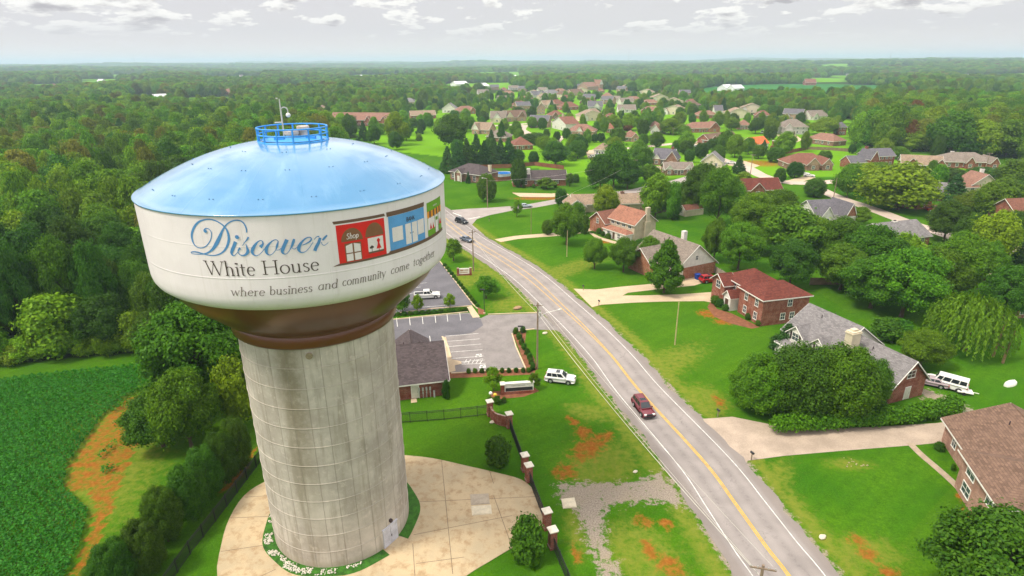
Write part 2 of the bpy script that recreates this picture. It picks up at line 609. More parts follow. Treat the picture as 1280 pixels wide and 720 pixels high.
nx = np.concatenate([-np.geomspace(9600, 112, 60), np.arange(-110, 175, 0.75), np.geomspace(176, 9600, 62)])
ny = np.concatenate([[-280, -120, -40, 0, 15, 25], np.arange(30, 235, 0.75), np.arange(236, 520, 4.0), np.geomspace(525, 13300, 90)])
gx, gy = np.meshgrid(nx, ny)
gx, gy = gx.ravel(), gy.ravel()
gz = hgt(gx, gy) + 0.0


def attr_blobs(blobs):
    a = np.zeros(gx.shape)
    for (px, py, wpx, hpx, ang) in blobs:
        c = G(px, py)
        sx_ = wpx * depth_of(c) / F / 2
        gy0, gy1 = G(px, py - hpx / 2), G(px, py + hpx / 2)
        sy_ = (gy0 - gy1).length / 2
        ca, sa = math.cos(R(ang)), math.sin(R(ang))
        dx, dy = gx - c.x, gy - c.y
        u, v = (dx * ca + dy * sa) / sx_, (-dx * sa + dy * ca) / sy_
        a = np.maximum(a, np.clip(1.62 - np.hypot(u, v) * 0.85, 0, 1.1))
    return a


clay = attr_blobs([(736, 560, 34, 40, -40), (752, 548, 20, 26, -50), (706, 590, 34, 20, 0), (718, 528, 20, 10, -30), (711, 523, 12, 8, 0), (729, 540, 22, 18, -40),
                   (803, 652, 22, 18, 0), (832, 655, 22, 16, 0), (815, 690, 22, 34, 25), (838, 708, 34, 26, 20), (721, 692, 14, 30, 0),
                   (899, 502, 14, 18, 0), (901, 505, 8, 10, 0), (1070, 676, 26, 14, 0), (1086, 694, 28, 16, 0), (1112, 716, 24, 18, 0), (1203, 622, 16, 10, 0),
                   (300, 590, 16, 40, 0), (285, 605, 14, 22, 0), (316, 566, 10, 14, 0), (1222, 655, 30, 30, 0), (886, 392, 30, 10, 0), (905, 402, 30, 8, 0),
                   (676, 248, 70, 4, 0), (600, 246, 0.1, 1, 0), (1150, 258, 60, 7, 0), (950, 204, 50, 8, 0), (745, 198, 16, 5, 0),
                   (660, 243, 20, 3, 0), (755, 302, 24, 5, 0)])
clay = np.maximum(clay, np.where(in_poly(gx, gy, CLAY_F), 1.0, 0) * 1.0)
dr = dist_line(gx, gy, road_pts)
dry = np.clip(1 - np.abs(dr - 6.6) / 3.4, 0, 1) * (gy < 200) * 0.9
dry = np.maximum(dry, attr_blobs([(752, 580, 90, 70, -30), (735, 515, 60, 20, -30), (800, 690, 90, 90, 20), (720, 660, 30, 70, 0), (1080, 690, 90, 40, 0), (575, 350, 60, 60, -40), (640, 380, 50, 26, -40),
                                  (820, 460, 60, 90, -50), (700, 340, 40, 60, -45), (880, 500, 60, 40, 0), (140, 560, 120, 160, 30), (960, 610, 40, 90, -40), (1060, 580, 60, 14, 0)]) * 0.7)
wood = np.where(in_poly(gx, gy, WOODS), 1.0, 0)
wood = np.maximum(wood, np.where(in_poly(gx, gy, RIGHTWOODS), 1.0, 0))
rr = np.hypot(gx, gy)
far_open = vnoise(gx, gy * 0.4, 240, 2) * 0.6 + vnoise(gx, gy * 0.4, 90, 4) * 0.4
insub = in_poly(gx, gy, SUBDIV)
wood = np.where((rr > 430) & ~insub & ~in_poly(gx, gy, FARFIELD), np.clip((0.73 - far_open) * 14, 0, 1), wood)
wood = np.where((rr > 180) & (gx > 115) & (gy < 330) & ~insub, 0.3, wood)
for op in OPENS:
    wood = np.where(in_poly(gx, gy, op), 0.0, wood)
crop = np.where(in_poly(gx, gy, FARFIELD), 1.0, 0)
pale = np.where((insub & (gy > 262)) | ((rr > 430) & (wood < 0.5) & (crop < 0.5)), 0.55 + 0.45 * vnoise(gx, gy, 24, 6), 0.0)

grav = np.clip((6.5 - dr) / 1.4, 0, 1) * (gy < 235) * 0.62
grav = np.where((gx > np.interp(gy, [p[1] for p in road_pts[::-1]], [p[0] for p in road_pts[::-1]])) & (gy > 95), grav * 0.8, grav)
for P_, k_ in ((GRAVEL, 0.78), (GRAVEL_R, 0.72)):
    ins = in_poly(gx, gy, P_)
    de = dist_line(gx, gy, P_ + [P_[0]])
    grav = np.maximum(grav, np.where(ins, k_ * np.clip(0.50 + de / 2.8, 0, 1), k_ * np.clip(0.5 - de / 3.0, 0, 1)))
nxn, nyn = len(nx), len(ny)
idx = np.arange(nxn * nyn).reshape(nyn, nxn)
quads = np.stack([idx[:-1, :-1], idx[:-1, 1:], idx[1:, 1:], idx[1:, :-1]], -1).reshape(-1, 4)
me = bpy.data.meshes.new('ground')
me.vertices.add(len(gx))
me.vertices.foreach_set('co', np.stack([gx, gy, gz], -1).astype(np.float32).ravel())
me.loops.add(quads.size)
me.loops.foreach_set('vertex_index', quads.astype(np.int32).ravel())
me.polygons.add(len(quads))
me.polygons.foreach_set('loop_start', np.arange(0, quads.size, 4, dtype=np.int32))
me.polygons.foreach_set('use_smooth', np.ones(len(quads), bool))
me.update()
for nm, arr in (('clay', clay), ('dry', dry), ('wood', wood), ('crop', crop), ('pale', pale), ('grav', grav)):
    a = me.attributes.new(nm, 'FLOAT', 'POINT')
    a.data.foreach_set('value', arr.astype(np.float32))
me.validate()
ground = bpy.data.objects.new('ground', me)
COL.objects.link(ground)
ground['kind'] = 'structure'

GRASS = (0.029, 0.122, 0.004)
GRASS2 = (0.080, 0.190, 0.006)
m, nt, b = _new('lawn_ground')


def at_n(nt, nm):
    n = nt.nodes.new('ShaderNodeAttribute')
    n.attribute_name = nm
    return n.outputs['Fac']


pc = pos_coord(nt)
na = noise_n(nt, pc, 0.09, 5, 0.6)
nb = noise_n(nt, pc, 1.1, 6, 0.7)
ncx = noise_n(nt, pc, 7.0, 3, 0.7)
g = mix_rgb(nt, maprange(nt, na.outputs[0], 0.35, 0.68), GRASS, GRASS2)
g = mix_rgb(nt, maprange(nt, nb.outputs[0], 0.40, 0.66, 0, 0.75), g, (0.034, 0.108, 0.007))
yd = nt.nodes.new('ShaderNodeTexVoronoi')
yd.inputs['Scale'].default_value = 0.028
nt.links.new(pc, yd.inputs['Vector'])
yv = nt.nodes.new('ShaderNodeSeparateColor')
nt.links.new(yd.outputs['Color'], yv.inputs[0])
g = mix_rgb(nt, math_n(nt, 'MULTIPLY', yv.outputs[0], 0.35), g, (0.105, 0.185, 0.010))
nd = noise_n(nt, pc, 3.2, 4, 0.75)
g = mix_rgb(nt, maprange(nt, nd.outputs[0], 0.40, 0.60, 0, 0.55), g, (0.022, 0.082, 0.004))
g = mix_rgb(nt, maprange(nt, nd.outputs[0], 0.56, 0.72, 0, 0.5), g, (0.10, 0.23, 0.014))
# mowing swaths
wv = nt.nodes.new('ShaderNodeTexWave')
wv.inputs['Scale'].default_value = 0.16
wv.inputs['Distortion'].default_value = 5.0
wv.inputs['Detail Scale'].default_value = 0.3
mp = nt.nodes.new('ShaderNodeMapping')
mp.inputs['Rotation'].default_value = (0, 0, 0.9)
nt.links.new(pc, mp.inputs[0])
nt.links.new(mp.outputs[0], wv.inputs['Vector'])
g = mix_rgb(nt, math_n(nt, 'MULTIPLY', wv.outputs['Fac'], 0.09), g, (0.080, 0.22, 0.012))
g = mix_rgb(nt, maprange(nt, ncx.outputs[0], 0.48, 0.72, 0, 0.5), g, (0.095, 0.22, 0.018))
g = mix_rgb(nt, at_n(nt, 'pale'), g, (0.150, 0.330, 0.012))
dryf = math_n(nt, 'ADD', at_n(nt, 'dry'), math_n(nt, 'MULTIPLY', math_n(nt, 'SUBTRACT', nb.outputs[0], 0.55), 1.6), clamp=True)
g = mix_rgb(nt, maprange(nt, dryf, 0.25, 0.95, 0, 0.8), g, (0.20, 0.215, 0.03))
cl = math_n(nt, 'ADD', at_n(nt, 'clay'), math_n(nt, 'MULTIPLY', math_n(nt, 'SUBTRACT', nb.outputs[0], 0.55), 2.4))
cc = mix_rgb(nt, maprange(nt, noise_n(nt, pc, 2.2, 5, 0.7).outputs[0], 0.35, 0.68), (0.245, 0.055, 0.010), (0.29, 0.138, 0.024))
g = mix_rgb(nt, maprange(nt, cl, 0.46, 1.15), g, cc)
gv = math_n(nt, 'ADD', at_n(nt, 'grav'), math_n(nt, 'MULTIPLY', math_n(nt, 'SUBTRACT', noise_n(nt, pc, 1.1, 8, 0.78).outputs[0], 0.5), 2.3))
gcol = mix_rgb(nt, maprange(nt, noise_n(nt, pc, 6.0, 6, 0.85).outputs[0], 0.36, 0.64), (0.185, 0.148, 0.112), (0.37, 0.315, 0.26))
gcol = mix_rgb(nt, maprange(nt, na.outputs[0], 0.45, 0.7, 0, 0.5), gcol, (0.30, 0.24, 0.15))
g = mix_rgb(nt, maprange(nt, gv, 0.40, 0.62), g, gcol)
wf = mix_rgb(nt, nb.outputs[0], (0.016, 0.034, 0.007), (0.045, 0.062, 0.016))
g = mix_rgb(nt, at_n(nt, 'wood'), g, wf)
cf = mix_rgb(nt, maprange(nt, noise_n(nt, pc, 0.012, 4).outputs[0], 0.4, 0.62), (0.028, 0.135, 0.030), (0.050, 0.175, 0.035))
g = mix_rgb(nt, at_n(nt, 'crop'), g, cf)
nt.links.new(g, b.inputs['Base Color'])
b.inputs['Roughness'].default_value = 0.95
b.inputs['Specular IOR Level'].default_value = 0.0
bump(nt, b, math_n(nt, 'ADD', nb.outputs[0], ncx.outputs[0]), 0.55, 0.12)
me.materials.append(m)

# ---- paving materials
m, nt, b = _new('asphalt_road')
pc = pos_coord(nt)
n1, n2, n3 = noise_n(nt, pc, 0.25, 5, 0.6), noise_n(nt, pc, 30, 2), noise_n(nt, pc, 2.0, 4, 0.7)
c = mix_rgb(nt, maprange(nt, n1.outputs[0], 0.35, 0.65), (0.235, 0.207, 0.195), (0.292, 0.258, 0.243))
c = mix_rgb(nt, maprange(nt, n3.outputs[0], 0.5, 0.8, 0, 0.35), c, (0.17, 0.15, 0.145))
c = mix_rgb(nt, maprange(nt, n2.outputs[0], 0.4, 0.75, 0, 0.3), c, (0.36, 0.33, 0.31))
la = math_n(nt, 'ABSOLUTE', at_n(nt, 'lat'))
wpth = math_n(nt, 'MAXIMUM', maprange(nt, math_n(nt, 'ABSOLUTE', math_n(nt, 'SUBTRACT', la, 0.95)), 0.1, 0.6, 1, 0), maprange(nt, math_n(nt, 'ABSOLUTE', math_n(nt, 'SUBTRACT', la, 2.75)), 0.1, 0.6, 1, 0))
c = mix_rgb(nt, math_n(nt, 'MULTIPLY', wpth, maprange(nt, n1.outputs[0], 0.3, 0.7, 0.15, 0.5)), c, (0.34, 0.30, 0.28))
oil = maprange(nt, math_n(nt, 'ABSOLUTE', math_n(nt, 'SUBTRACT', la, 1.85)), 0.0, 0.5, 1, 0)
c = mix_rgb(nt, math_n(nt, 'MULTIPLY', oil, maprange(nt, n3.outputs[0], 0.4, 0.7, 0.0, 0.45)), c, (0.13, 0.11, 0.105))
shd = maprange(nt, la, 3.75, 4.4)
c = mix_rgb(nt, math_n(nt, 'MULTIPLY', shd, 0.45), c, (0.19, 0.155, 0.135))
vo = nt.nodes.new('ShaderNodeTexVoronoi')
vo.feature = 'DISTANCE_TO_EDGE'
vo.inputs['Scale'].default_value = 0.16
wp = nt.nodes.new('ShaderNodeVectorMath')
wp.operation = 'MULTIPLY_ADD'
nt.links.new(n3.outputs['Color'], wp.inputs[0])
wp.inputs[1].default_value = (2.2, 2.2, 0)
nt.links.new(pc, wp.inputs[2])
nt.links.new(wp.outputs[0], vo.inputs['Vector'])
crk = math_n(nt, 'MULTIPLY', maprange(nt, vo.outputs[0], 0.0, 0.008, 1, 0), maprange(nt, n1.outputs[0], 0.5, 0.6))
c = mix_rgb(nt, math_n(nt, 'MULTIPLY', crk, 0.6), c, (0.08, 0.07, 0.07))
nt.links.new(c, b.inputs['Base Color'])
b.inputs['Roughness'].default_value = 0.9
b.inputs['Specular IOR Level'].default_value = 0.25
bump(nt, b, n2.outputs[0], 0.2, 0.01)
ASPH = m
ASPH_SIDE = mat('side_road_asphalt', (0.33, 0.285, 0.265), 0.9, 0.14, 0.3, 4, world=True)
ASPH_DARK = mat('lot_asphalt_dark', (0.125, 0.118, 0.13), 0.9, 0.22, 0.25, 3, world=True)
ASPH_PALE = mat('lot_asphalt_pale', (0.225, 0.20, 0.19), 0.9, 0.2, 0.4, 3, world=True)
CONC_PALE = mat('drive_concrete', (0.50, 0.385, 0.255), 0.9, 0.14, 0.35, 3, world=True)
CONC_R = mat('drive_gravelly', (0.40, 0.315, 0.245), 0.95, 0.2, 0.35, 5, world=True)
GRAV = mat('gravel', (0.33, 0.27, 0.215), 0.95, 0.42, 0.9, 7, world=True, bmp=0.7)
PAINT_W = mat('road_paint_white', (0.66, 0.64, 0.60), 0.7, 0.3, 1.5, 9, world=True)
PAINT_Y = mat('road_paint_yellow', (0.62, 0.37, 0.045), 0.7, 0.28, 1.5, 9, world=True)
KERB = mat('kerb_concrete', (0.60, 0.46, 0.30), 0.85, 0.15, 0.8, 6, world=True)
MULCH = mat('mulch', (0.20, 0.075, 0.035), 0.95, 0.35, 1.2, 9, world=True, bmp=0.5)


def offset_line(pts, d):
    out = []
    for i, p in enumerate(pts):
        a = Vector(pts[max(i - 1, 0)])
        c = Vector(pts[min(i + 1, len(pts) - 1)])
        t = (c - a).normalized()
        dd = d[i] if isinstance(d, (list, tuple, np.ndarray)) else d
        out.append((p[0] + t.y * dd, p[1] - t.x * dd))
    return out


def ribbon(mb, pts, d0, d1, z, mi=0, seg=None):
    a, c = offset_line(pts, d0), offset_line(pts, d1)
    n = len(pts)
    vs = [(x, y, z + float(hgt(x, y))) for x, y in a] + [(x, y, z + float(hgt(x, y))) for x, y in c]
    mb.add(vs, [(i, n + i, n + i + 1, i + 1) for i in range(n - 1)], mi)


def resample(pts, step):
    P = [Vector(p) for p in pts]
    out, acc = [P[0]], 0.0
    for a, b_ in zip(P, P[1:]):
        L = (b_ - a).length
        t = step - acc
        while t < L:
            out.append(a.lerp(b_, t / L))
            t += step
        acc = (acc + L) % step
    return [(p.x, p.y) for p in out]


def sheet(name, polys, z, mats, fine=None):
    mb = MB()
    for k, p in enumerate(polys):
        mb.add([(x, y, z + 0.004 * k) for x, y in p], [list(range(len(p)))], min(k, len(mats) - 1) if isinstance(mats, list) else 0)
    return structure(name, mb, mats)


road_f = resample(road_pts, 1.2)
nr = len(road_f)
kk = np.array([p[1] for p in road_f])
half_l = 5.0 + np.clip((kk - 120) / 60, 0, 1) * 0.6
# ragged edge of the asphalt
ed = lambda s, base, amp: [base[i] + amp * (vnoise(np.array([i * 1.2]), np.array([s * 50.0]), 2.0, s)[0] - 0.5) + amp * 0.8 * (vnoise(np.array([i * 1.2]), np.array([s * 50.0]), 9.0, s)[0] - 0.5) for i in range(nr)]
mb = MB()
eL, eR = ed(3, half_l + 0.1, 0.9), ed(4, half_l + 0.1, 0.9)
fr = [-1, -0.72, -0.52, -0.36, -0.2, 0, 0.2, 0.36, 0.52, 0.72, 1]
lines_ = [offset_line(road_f, [f * (eL[i] if f < 0 else eR[i]) for i in range(nr)]) for f in fr]
mb.add([(x, y, 0.035) for ln in lines_ for x, y in ln], [(j * nr + i, (j + 1) * nr + i, (j + 1) * nr + i + 1, j * nr + i + 1) for j in range(len(fr) - 1) for i in range(nr - 1)])
lat = [f * (eL[i] if f < 0 else eR[i]) for f in fr for i in range(nr)]
ro_ = structure('road', mb, ASPH)
ro_.data.attributes.new('lat', 'FLOAT', 'POINT').data.foreach_set('value', np.array(lat, np.float32))
mb = MB()
ribbon(mb, resample(side_pts, 2), -2.9, 2.9, 0.03)
structure('side_road', mb, ASPH_SIDE)
mb = MB()
fl = [G2(p) for p in [(555, 263.5), (585, 261), (615, 259.5), (637, 257.8), (637, 264), (612, 269), (596, 274), (590, 281), (603, 292), (580, 290), (562, 276)]]
mb.add([(x, y, 0.033) for x, y in fl], [list(range(len(fl)))])
structure('road_junction', mb, ASPH_SIDE)
mb = MB()
ribbon(mb, resample(sub1_pts, 3), -3.4, 3.4, 0.03)
ribbon(mb, resample(sub2_pts, 3), -2.9, 2.9, 0.037)
ribbon(mb, resample(sub3_pts, 3), -4.0, 4.0, 0.03)
ribbon(mb, resample(sub4_pts, 3), -3.2, 3.2, 0.044)
ribbon(mb, resample(sub5_pts, 3), -3.6, 3.6, 0.05)
structure('subdivision_road', mb, mat('pale_street', (0.50, 0.40, 0.33), 0.9, 0.1, 0.2, 3, world=True))

mb = MB()
sp = np.clip((kk - 92) / 70, 0, 1)
edge = 3.55 + sp * 0.5
gap = 0.11 + np.clip((kk - 96) / 40, 0, 1) * 0.75
ribbon(mb, road_f, list(-edge - 0.055), list(-edge + 0.055), 0.047, 0)
ribbon(mb, road_f, list(edge - 0.055), list(edge + 0.055), 0.047, 0)
ribbon(mb, road_f, list(-gap - 0.09), list(-gap + 0.06), 0.047, 1)
ribbon(mb, road_f, list(gap - 0.06), list(gap + 0.09), 0.047, 1)
for a, c in (((585, 274), (600, 271)), ((566, 266), (577, 270.5))):
    q = [G2(a), G2(c)]
    ribbon(mb, q, -0.25, 0.25, 0.048, 0)
mp_ = MB()
for (i0, i1, d0, d1) in ((30, 38, 0.6, 3.3), (62, 66, -3.4, -0.5), (84, 97, 3.7, 4.8), (110, 114, -4.6, 4.6), (128, 141, -4.9, -3.8), (70, 76, 0.8, 2.2), (140, 143, 0.4, 3.5)):
    seg = road_f[i0:i1]
    ribbon(mp_, seg, d0, d1, 0.041)
structure('road_patches', mp_, mat('road_patch', (0.20, 0.172, 0.16), 0.9, 0.25, 0.6, 5, world=True))
structure('road_markings', mb, [PAINT_W, PAINT_Y])

# ---- car parks left of the road
sheet('parking_lot', [LOT_LOW, LOT_UP], 0.03, [ASPH_PALE, ASPH_DARK])
dk = [G2(p) for p in [(470, 409), (488, 400.5), (585, 392.3), (601, 399), (604, 407), (590, 416), (578, 418.5), (556, 420), (552, 424), (548, 470), (470, 470)]]
sheet('parking_lot_seal', [dk], 0.036, [ASPH_DARK])
mb = MB()


def pstripe(mb, a, c, wd=0.11, z=0.045, mi=0):
    ribbon(mb, [G2(a), G2(c)], -wd / 2, wd / 2, z, mi)


for x in (496, 512, 528, 544, 559, 575):
    pstripe(mb, (x + 0.8, 408.5 - (x - 496) * 0.10), (x - 0.4, 397.5 - (x - 496) * 0.085))
for i, y in enumerate((420.3, 427, 433.5, 440.5, 448.5, 453.5)):
    pstripe(mb, (557 + i * 1.5, y), (598 + i * 1.6, y - 3.2))
pstripe(mb, (577.5, 454), (604, 448.5))
pstripe(mb, (577, 455.5), (607, 454.5))
for k in range(5):
    pstripe(mb, (580 + k * 5, 454.5), (583.5 + k * 5, 449.5))
for cx_, cy_ in ((598, 444.5), (603, 458)):
    pstripe(mb, (cx_ - 4, cy_ + 1.5), (cx_ + 4.5, cy_ + 0.9), 0.5)
    pstripe(mb, (cx_ - 3, cy_ - 0.8), (cx_ + 4, cy_ - 1.4), 0.4)
    pstripe(mb, (cx_ - 1, cy_ + 1.5), (cx_ + 1.5, cy_ - 1.3), 0.25)
for a, c in (((503, 429), (505, 420)), ((538, 427), (537, 420)), ((508, 368), (530, 364)), ((506, 362), (526, 359)), ((528, 384), (556, 382)), ((512, 356), (534, 353.5))):
    pstripe(mb, a, c)
structure('parking_markings', mb, [PAINT_W])


def kerb(mb, px, wd=0.22, h=0.13):
    pts = [G2(p) for p in px]
    a, c = offset_line(pts, -wd / 2), offset_line(pts, wd / 2)
    for i in range(len(pts) - 1):
        mb.prism([a[i], c[i], c[i + 1], a[i + 1]], 0.0, h)


mb = MB()
kerb(mb, [(540, 321), (550, 327), (592, 381.5), (597, 386)])
kerb(mb, [(486, 400), (540, 394.5), (585, 390)])
kerb(mb, [(486, 393), (540, 386), (590, 382.5)])
kerb(mb, [(610, 393.2), (640, 392), (675, 391)])
kerb(mb, [(668, 411.5), (650, 413.5), (640, 417.5), (645, 434), (657, 461)])
kerb(mb, [(657, 461), (610, 464), (564, 467)])
kerb(mb, [(553, 421), (560, 434), (563.5, 448)], 0.3)
structure('kerb', mb, KERB)

# ---- sidewalks and driveways
mb = MB()
for px in ([(553, 422), (557.5, 421.5), (564, 449), (576.5, 452), (577, 455), (568.5, 457), (569.5, 464), (559.5, 466.5)],
           [(583.5, 384), (590, 382.5), (600, 396.5), (591, 397.5)],
           [(513.5, 497), (520, 496.3), (521.5, 503), (513.8, 504)]):
    p = [G2(q) for q in px]
    mb.add([(x, y, 0.05) for x, y in p], [list(range(len(p)))])
structure('sidewalk', mb, CONC_PALE)
mb = MB()


def rib_px(mb, px, wd, z=0.03, mi=0):
    pts = [tuple(p) for p in catmull([G2(p) for p in px], 4)]
    ribbon(mb, pts, -wd / 2, wd / 2, z, mi)


def poly_px(mb, px, z=0.03, mi=0):
    p = [G2(q) for q in px]
    mb.add([(x, y, z) for x, y in p], [list(range(len(p)))], mi)


rib_px(mb, [(622, 301), (645, 297), (668, 295), (695, 293), (722, 290), (738, 286)], 3.4)
poly_px(mb, [(717, 361), (745, 362), (776, 358.5), (809, 355.5), (840, 352.5), (853, 350), (857, 343), (878, 344), (884, 352), (868, 357), (820, 362), (785, 366), (778, 369.5), (800, 369.5), (850, 368), (893, 365), (900, 372), (893, 379), (880, 376.5), (830, 377), (790, 378.5), (752, 381), (740, 384)])
rib_px(mb, [(738, 262), (722, 255), (706, 247), (697, 243)], 4.5)
poly_px(mb, [(640, 241), (690, 242), (706, 240), (712, 244), (690, 246.5), (650, 246)], 0.028)
poly_px(mb, [(742, 292), (752, 297), (770, 302), (790, 306), (786, 309), (765, 304), (745, 298), (736, 291)], 0.031)
poly_px(mb, [(908, 206), (930, 201), (950, 207), (936, 212)], 0.026)
poly_px(mb, [(975, 228), (1010, 219), (1020, 222), (990, 231)], 0.026)
poly_px(mb, [(1155, 226), (1178, 226), (1178, 229), (1155, 230)], 0.04)
poly_px(mb, [(640, 163), (657, 160), (660, 168), (645, 170)], 0.026)
poly_px(mb, [(732, 188), (745, 187), (757, 193), (735, 198)], 0.026)
poly_px(mb, [(740, 206), (746, 201), (760, 203), (752, 208)], 0.026)
poly_px(mb, [(816, 208), (842, 207), (845, 211), (820, 212)], 0.026)
poly_px(mb, [(690, 250), (700, 252), (705, 247)], 0.026)
for px in ([(970, 168), (990, 165), (1003, 175), (985, 182)], [(1262, 316), (1282, 318), (1282, 309), (1262, 307)], [(860, 178), (900, 172), (905, 176), (870, 182)], [(1222, 340), (1245, 328), (1256, 332), (1236, 346)]):
    poly_px(mb, px, 0.026)
structure('driveway', mb, CONC_PALE)
mb = MB()
poly_px(mb, [(872, 524), (890, 523), (915, 521), (960, 530), (990, 536), (1040, 536), (1110, 533), (1170, 529), (1196, 526), (1215, 530), (1180, 553), (1150, 556), (1049, 564), (980, 570), (935, 576), (925, 590), (885, 540)], 0.029)
structure('right_driveway', mb, CONC_R)
mb = MB()
rib_px(mb, [(1137, 554), (1152, 569), (1172, 586), (1192, 604), (1212, 624), (1230, 644)], 0.95, 0.04)
structure('front_path', mb, mat('path_concrete', (0.36, 0.28, 0.2), 0.9, 0.2, 1, 6, world=True))
mb = MB()
poly_px(mb, [(640, 240), (660, 244), (690, 244.5), (705, 242), (708, 240), (690, 247), (655, 247)], 0.02)
poly_px(mb, [(889, 376), (896, 386), (915, 392), (940, 404), (950, 409), (940, 411), (915, 405), (893, 396), (884, 384)], 0.02)
poly_px(mb, [(612, 490), (640, 487), (668, 484), (674, 489), (655, 496), (625, 499), (613, 496)], 0.02)
poly_px(mb, [(597, 384), (606, 388), (606, 393), (598, 393)], 0.02)
poly_px(mb, [(641, 417), (648, 414), (658, 414), (656, 430), (668, 448), (672, 462), (659, 466), (650, 440)], 0.02)
poly_px(mb, [(558, 466), (655, 461), (670, 461), (668, 468), (610, 471), (560, 473)], 0.02)
structure('mulch_bed', mb, MULCH)

# ---- concrete apron round the tower
TX, TY = -19.2, 54.3
m, nt, b = _new('tower_apron')
pc = pos_coord(nt)
n1, n2, n3 = noise_n(nt, pc, 0.12, 5, 0.65), noise_n(nt, pc, 0.9, 5, 0.7), noise_n(nt, pc, 9, 3)
c = mix_rgb(nt, maprange(nt, n1.outputs[0], 0.35, 0.65), (0.42, 0.335, 0.215), (0.525, 0.40, 0.245))
c = mix_rgb(nt, maprange(nt, n2.outputs[0], 0.46, 0.70, 0, 0.7), c, (0.31, 0.19, 0.09))
c = mix_rgb(nt, maprange(nt, n3.outputs[0], 0.5, 0.8, 0, 0.25), c, (0.58, 0.50, 0.38))
nt.links.new(c, b.inputs['Base Color'])
b.inputs['Roughness'].default_value = 0.9
b.inputs['Specular IOR Level'].default_value = 0.25
APRON = m
JOINT = mat('joint_dark', (0.16, 0.11, 0.07), 0.95, 0.3, 3, 10, world=True)
mb = MB()
mb.prism([tuple(p) for p in catmull(PAD + [PAD[0]], 3)][:-1], -0.2, 0.06, 0)


def jl(a, c, wd=0.06):
    p, q = Vector(a), Vector(c)
    t = (q - p).normalized()
    nn = Vector((t.y, -t.x)) * wd / 2
    mb.add([(p.x + nn.x, p.y + nn.y, 0.066), (q.x + nn.x, q.y + nn.y, 0.066), (q.x - nn.x, q.y - nn.y, 0.066), (p.x - nn.x, p.y - nn.y, 0.066)], [(0, 1, 2, 3)], 1)


for a, c in (((552, 576), (566, 718)), ((612, 589), (617, 605)), ((521, 628), (675, 621)), ((517, 669), (640, 645)), ((520, 705), (580, 697)), ((516, 680), (520, 740)), ((617, 620), (640, 684)),
             ((276, 690), (330, 682)), ((288, 648), (335, 646)), ((306, 622), (338, 620)), ((296, 735), (345, 712))):
    jl(G2(a), G2(c))
structure('concrete_apron', mb, [APRON, JOINT])
# planted ring at the foot of the tower, broken by the doorway
door_a = math.atan2(G(484, 676).y - TY, G(484, 676).x - TX)
TURF = mat('turf_ring', (0.032, 0.120, 0.008), 0.95, 0.5, 1.5, 7, world=True, bmp=0.5)
mb = MB()
N = 90
angs = [door_a + 0.16 + (2 * math.pi - 0.32) * i / N for i in range(N + 1)]
for (ra, rb) in ((7.25, 8.5),):
    vs = [(TX + ra * math.cos(a), TY + ra * math.sin(a), 0.075) for a in angs] + [(TX + (rb + 0.1 * math.sin(9 * a)) * math.cos(a), TY + (rb + 0.1 * math.sin(9 * a)) * math.sin(a), 0.075) for a in angs]
    mb.add(vs, [(i, N + 1 + i, N + 2 + i, i + 1) for i in range(N)])
structure('turf_ring', mb, TURF)
# loose white stones in that ring
mb = MB()
rs = random.Random(5)
for _ in range(1100):
    a = R(rs.uniform(160, 262)) if rs.random() < 0.8 else R(rs.uniform(262, 300))
    if abs((a - door_a + math.pi) % (2 * math.pi) - math.pi) < 0.2:
        continue
    r = rs.uniform(7.45, 8.4)
    if vnoise(r * math.cos(a), r * math.sin(a), 0.8, 3) < 0.55:
        continue
    s = rs.uniform(0.03, 0.10)
    mb.sphere((TX + r * math.cos(a), TY + r * math.sin(a), 0.09 + s * 0.3), s, 4, 0, 0.7)
o = mb.build('white_stones', mat('white_stone', (0.6, 0.55, 0.47), 0.9, 0.2, 3, 9))
tag(o, 'loose white stones scattered in the turf ring at the tower foot', 'stones', kind='stuff')
mb = MB()
for px in ([(589, 619), (609, 618), (610.5, 631), (590, 632.5)], [(591, 634), (612, 632), (613, 643.5), (592, 645)]):
    pass
hm1 = MB()
# ------------------------------------------------------------------ foliage
LEAF = {
    'mid': leaf_mat('leaf_mid', (0.037, 0.114, 0.004), (0.147, 0.290, 0.009)),
    'dark': leaf_mat('leaf_dark', (0.024, 0.083, 0.006), (0.095, 0.204, 0.010), 0.02, 0.3),
    'light': leaf_mat('leaf_light', (0.077, 0.167, 0.004), (0.218, 0.343, 0.010), 0.02, 0.25),
    'pine': leaf_mat('leaf_pine', (0.024, 0.084, 0.017), (0.081, 0.180, 0.034), 0.015, 0.25),
    'willow': leaf_mat('leaf_willow', (0.062, 0.150, 0.007), (0.165, 0.300, 0.015), 0.01, 0.2),
    'wood': leaf_mat('leaf_wood', (0.051, 0.141, 0.005), (0.210, 0.365, 0.010), 0.024, 0.42),
    'brown': leaf_mat('leaf_brownish', (0.071, 0.097, 0.008), (0.218, 0.233, 0.018), 0.02, 0.35),
    'rust': leaf_mat('leaf_rust', (0.102, 0.048, 0.014), (0.224, 0.084, 0.025), 0.01, 0.2),
}
BARK = mat('bark', (0.095, 0.062, 0.042), 0.95, 0.35, 3, 18, bmp=0.5)


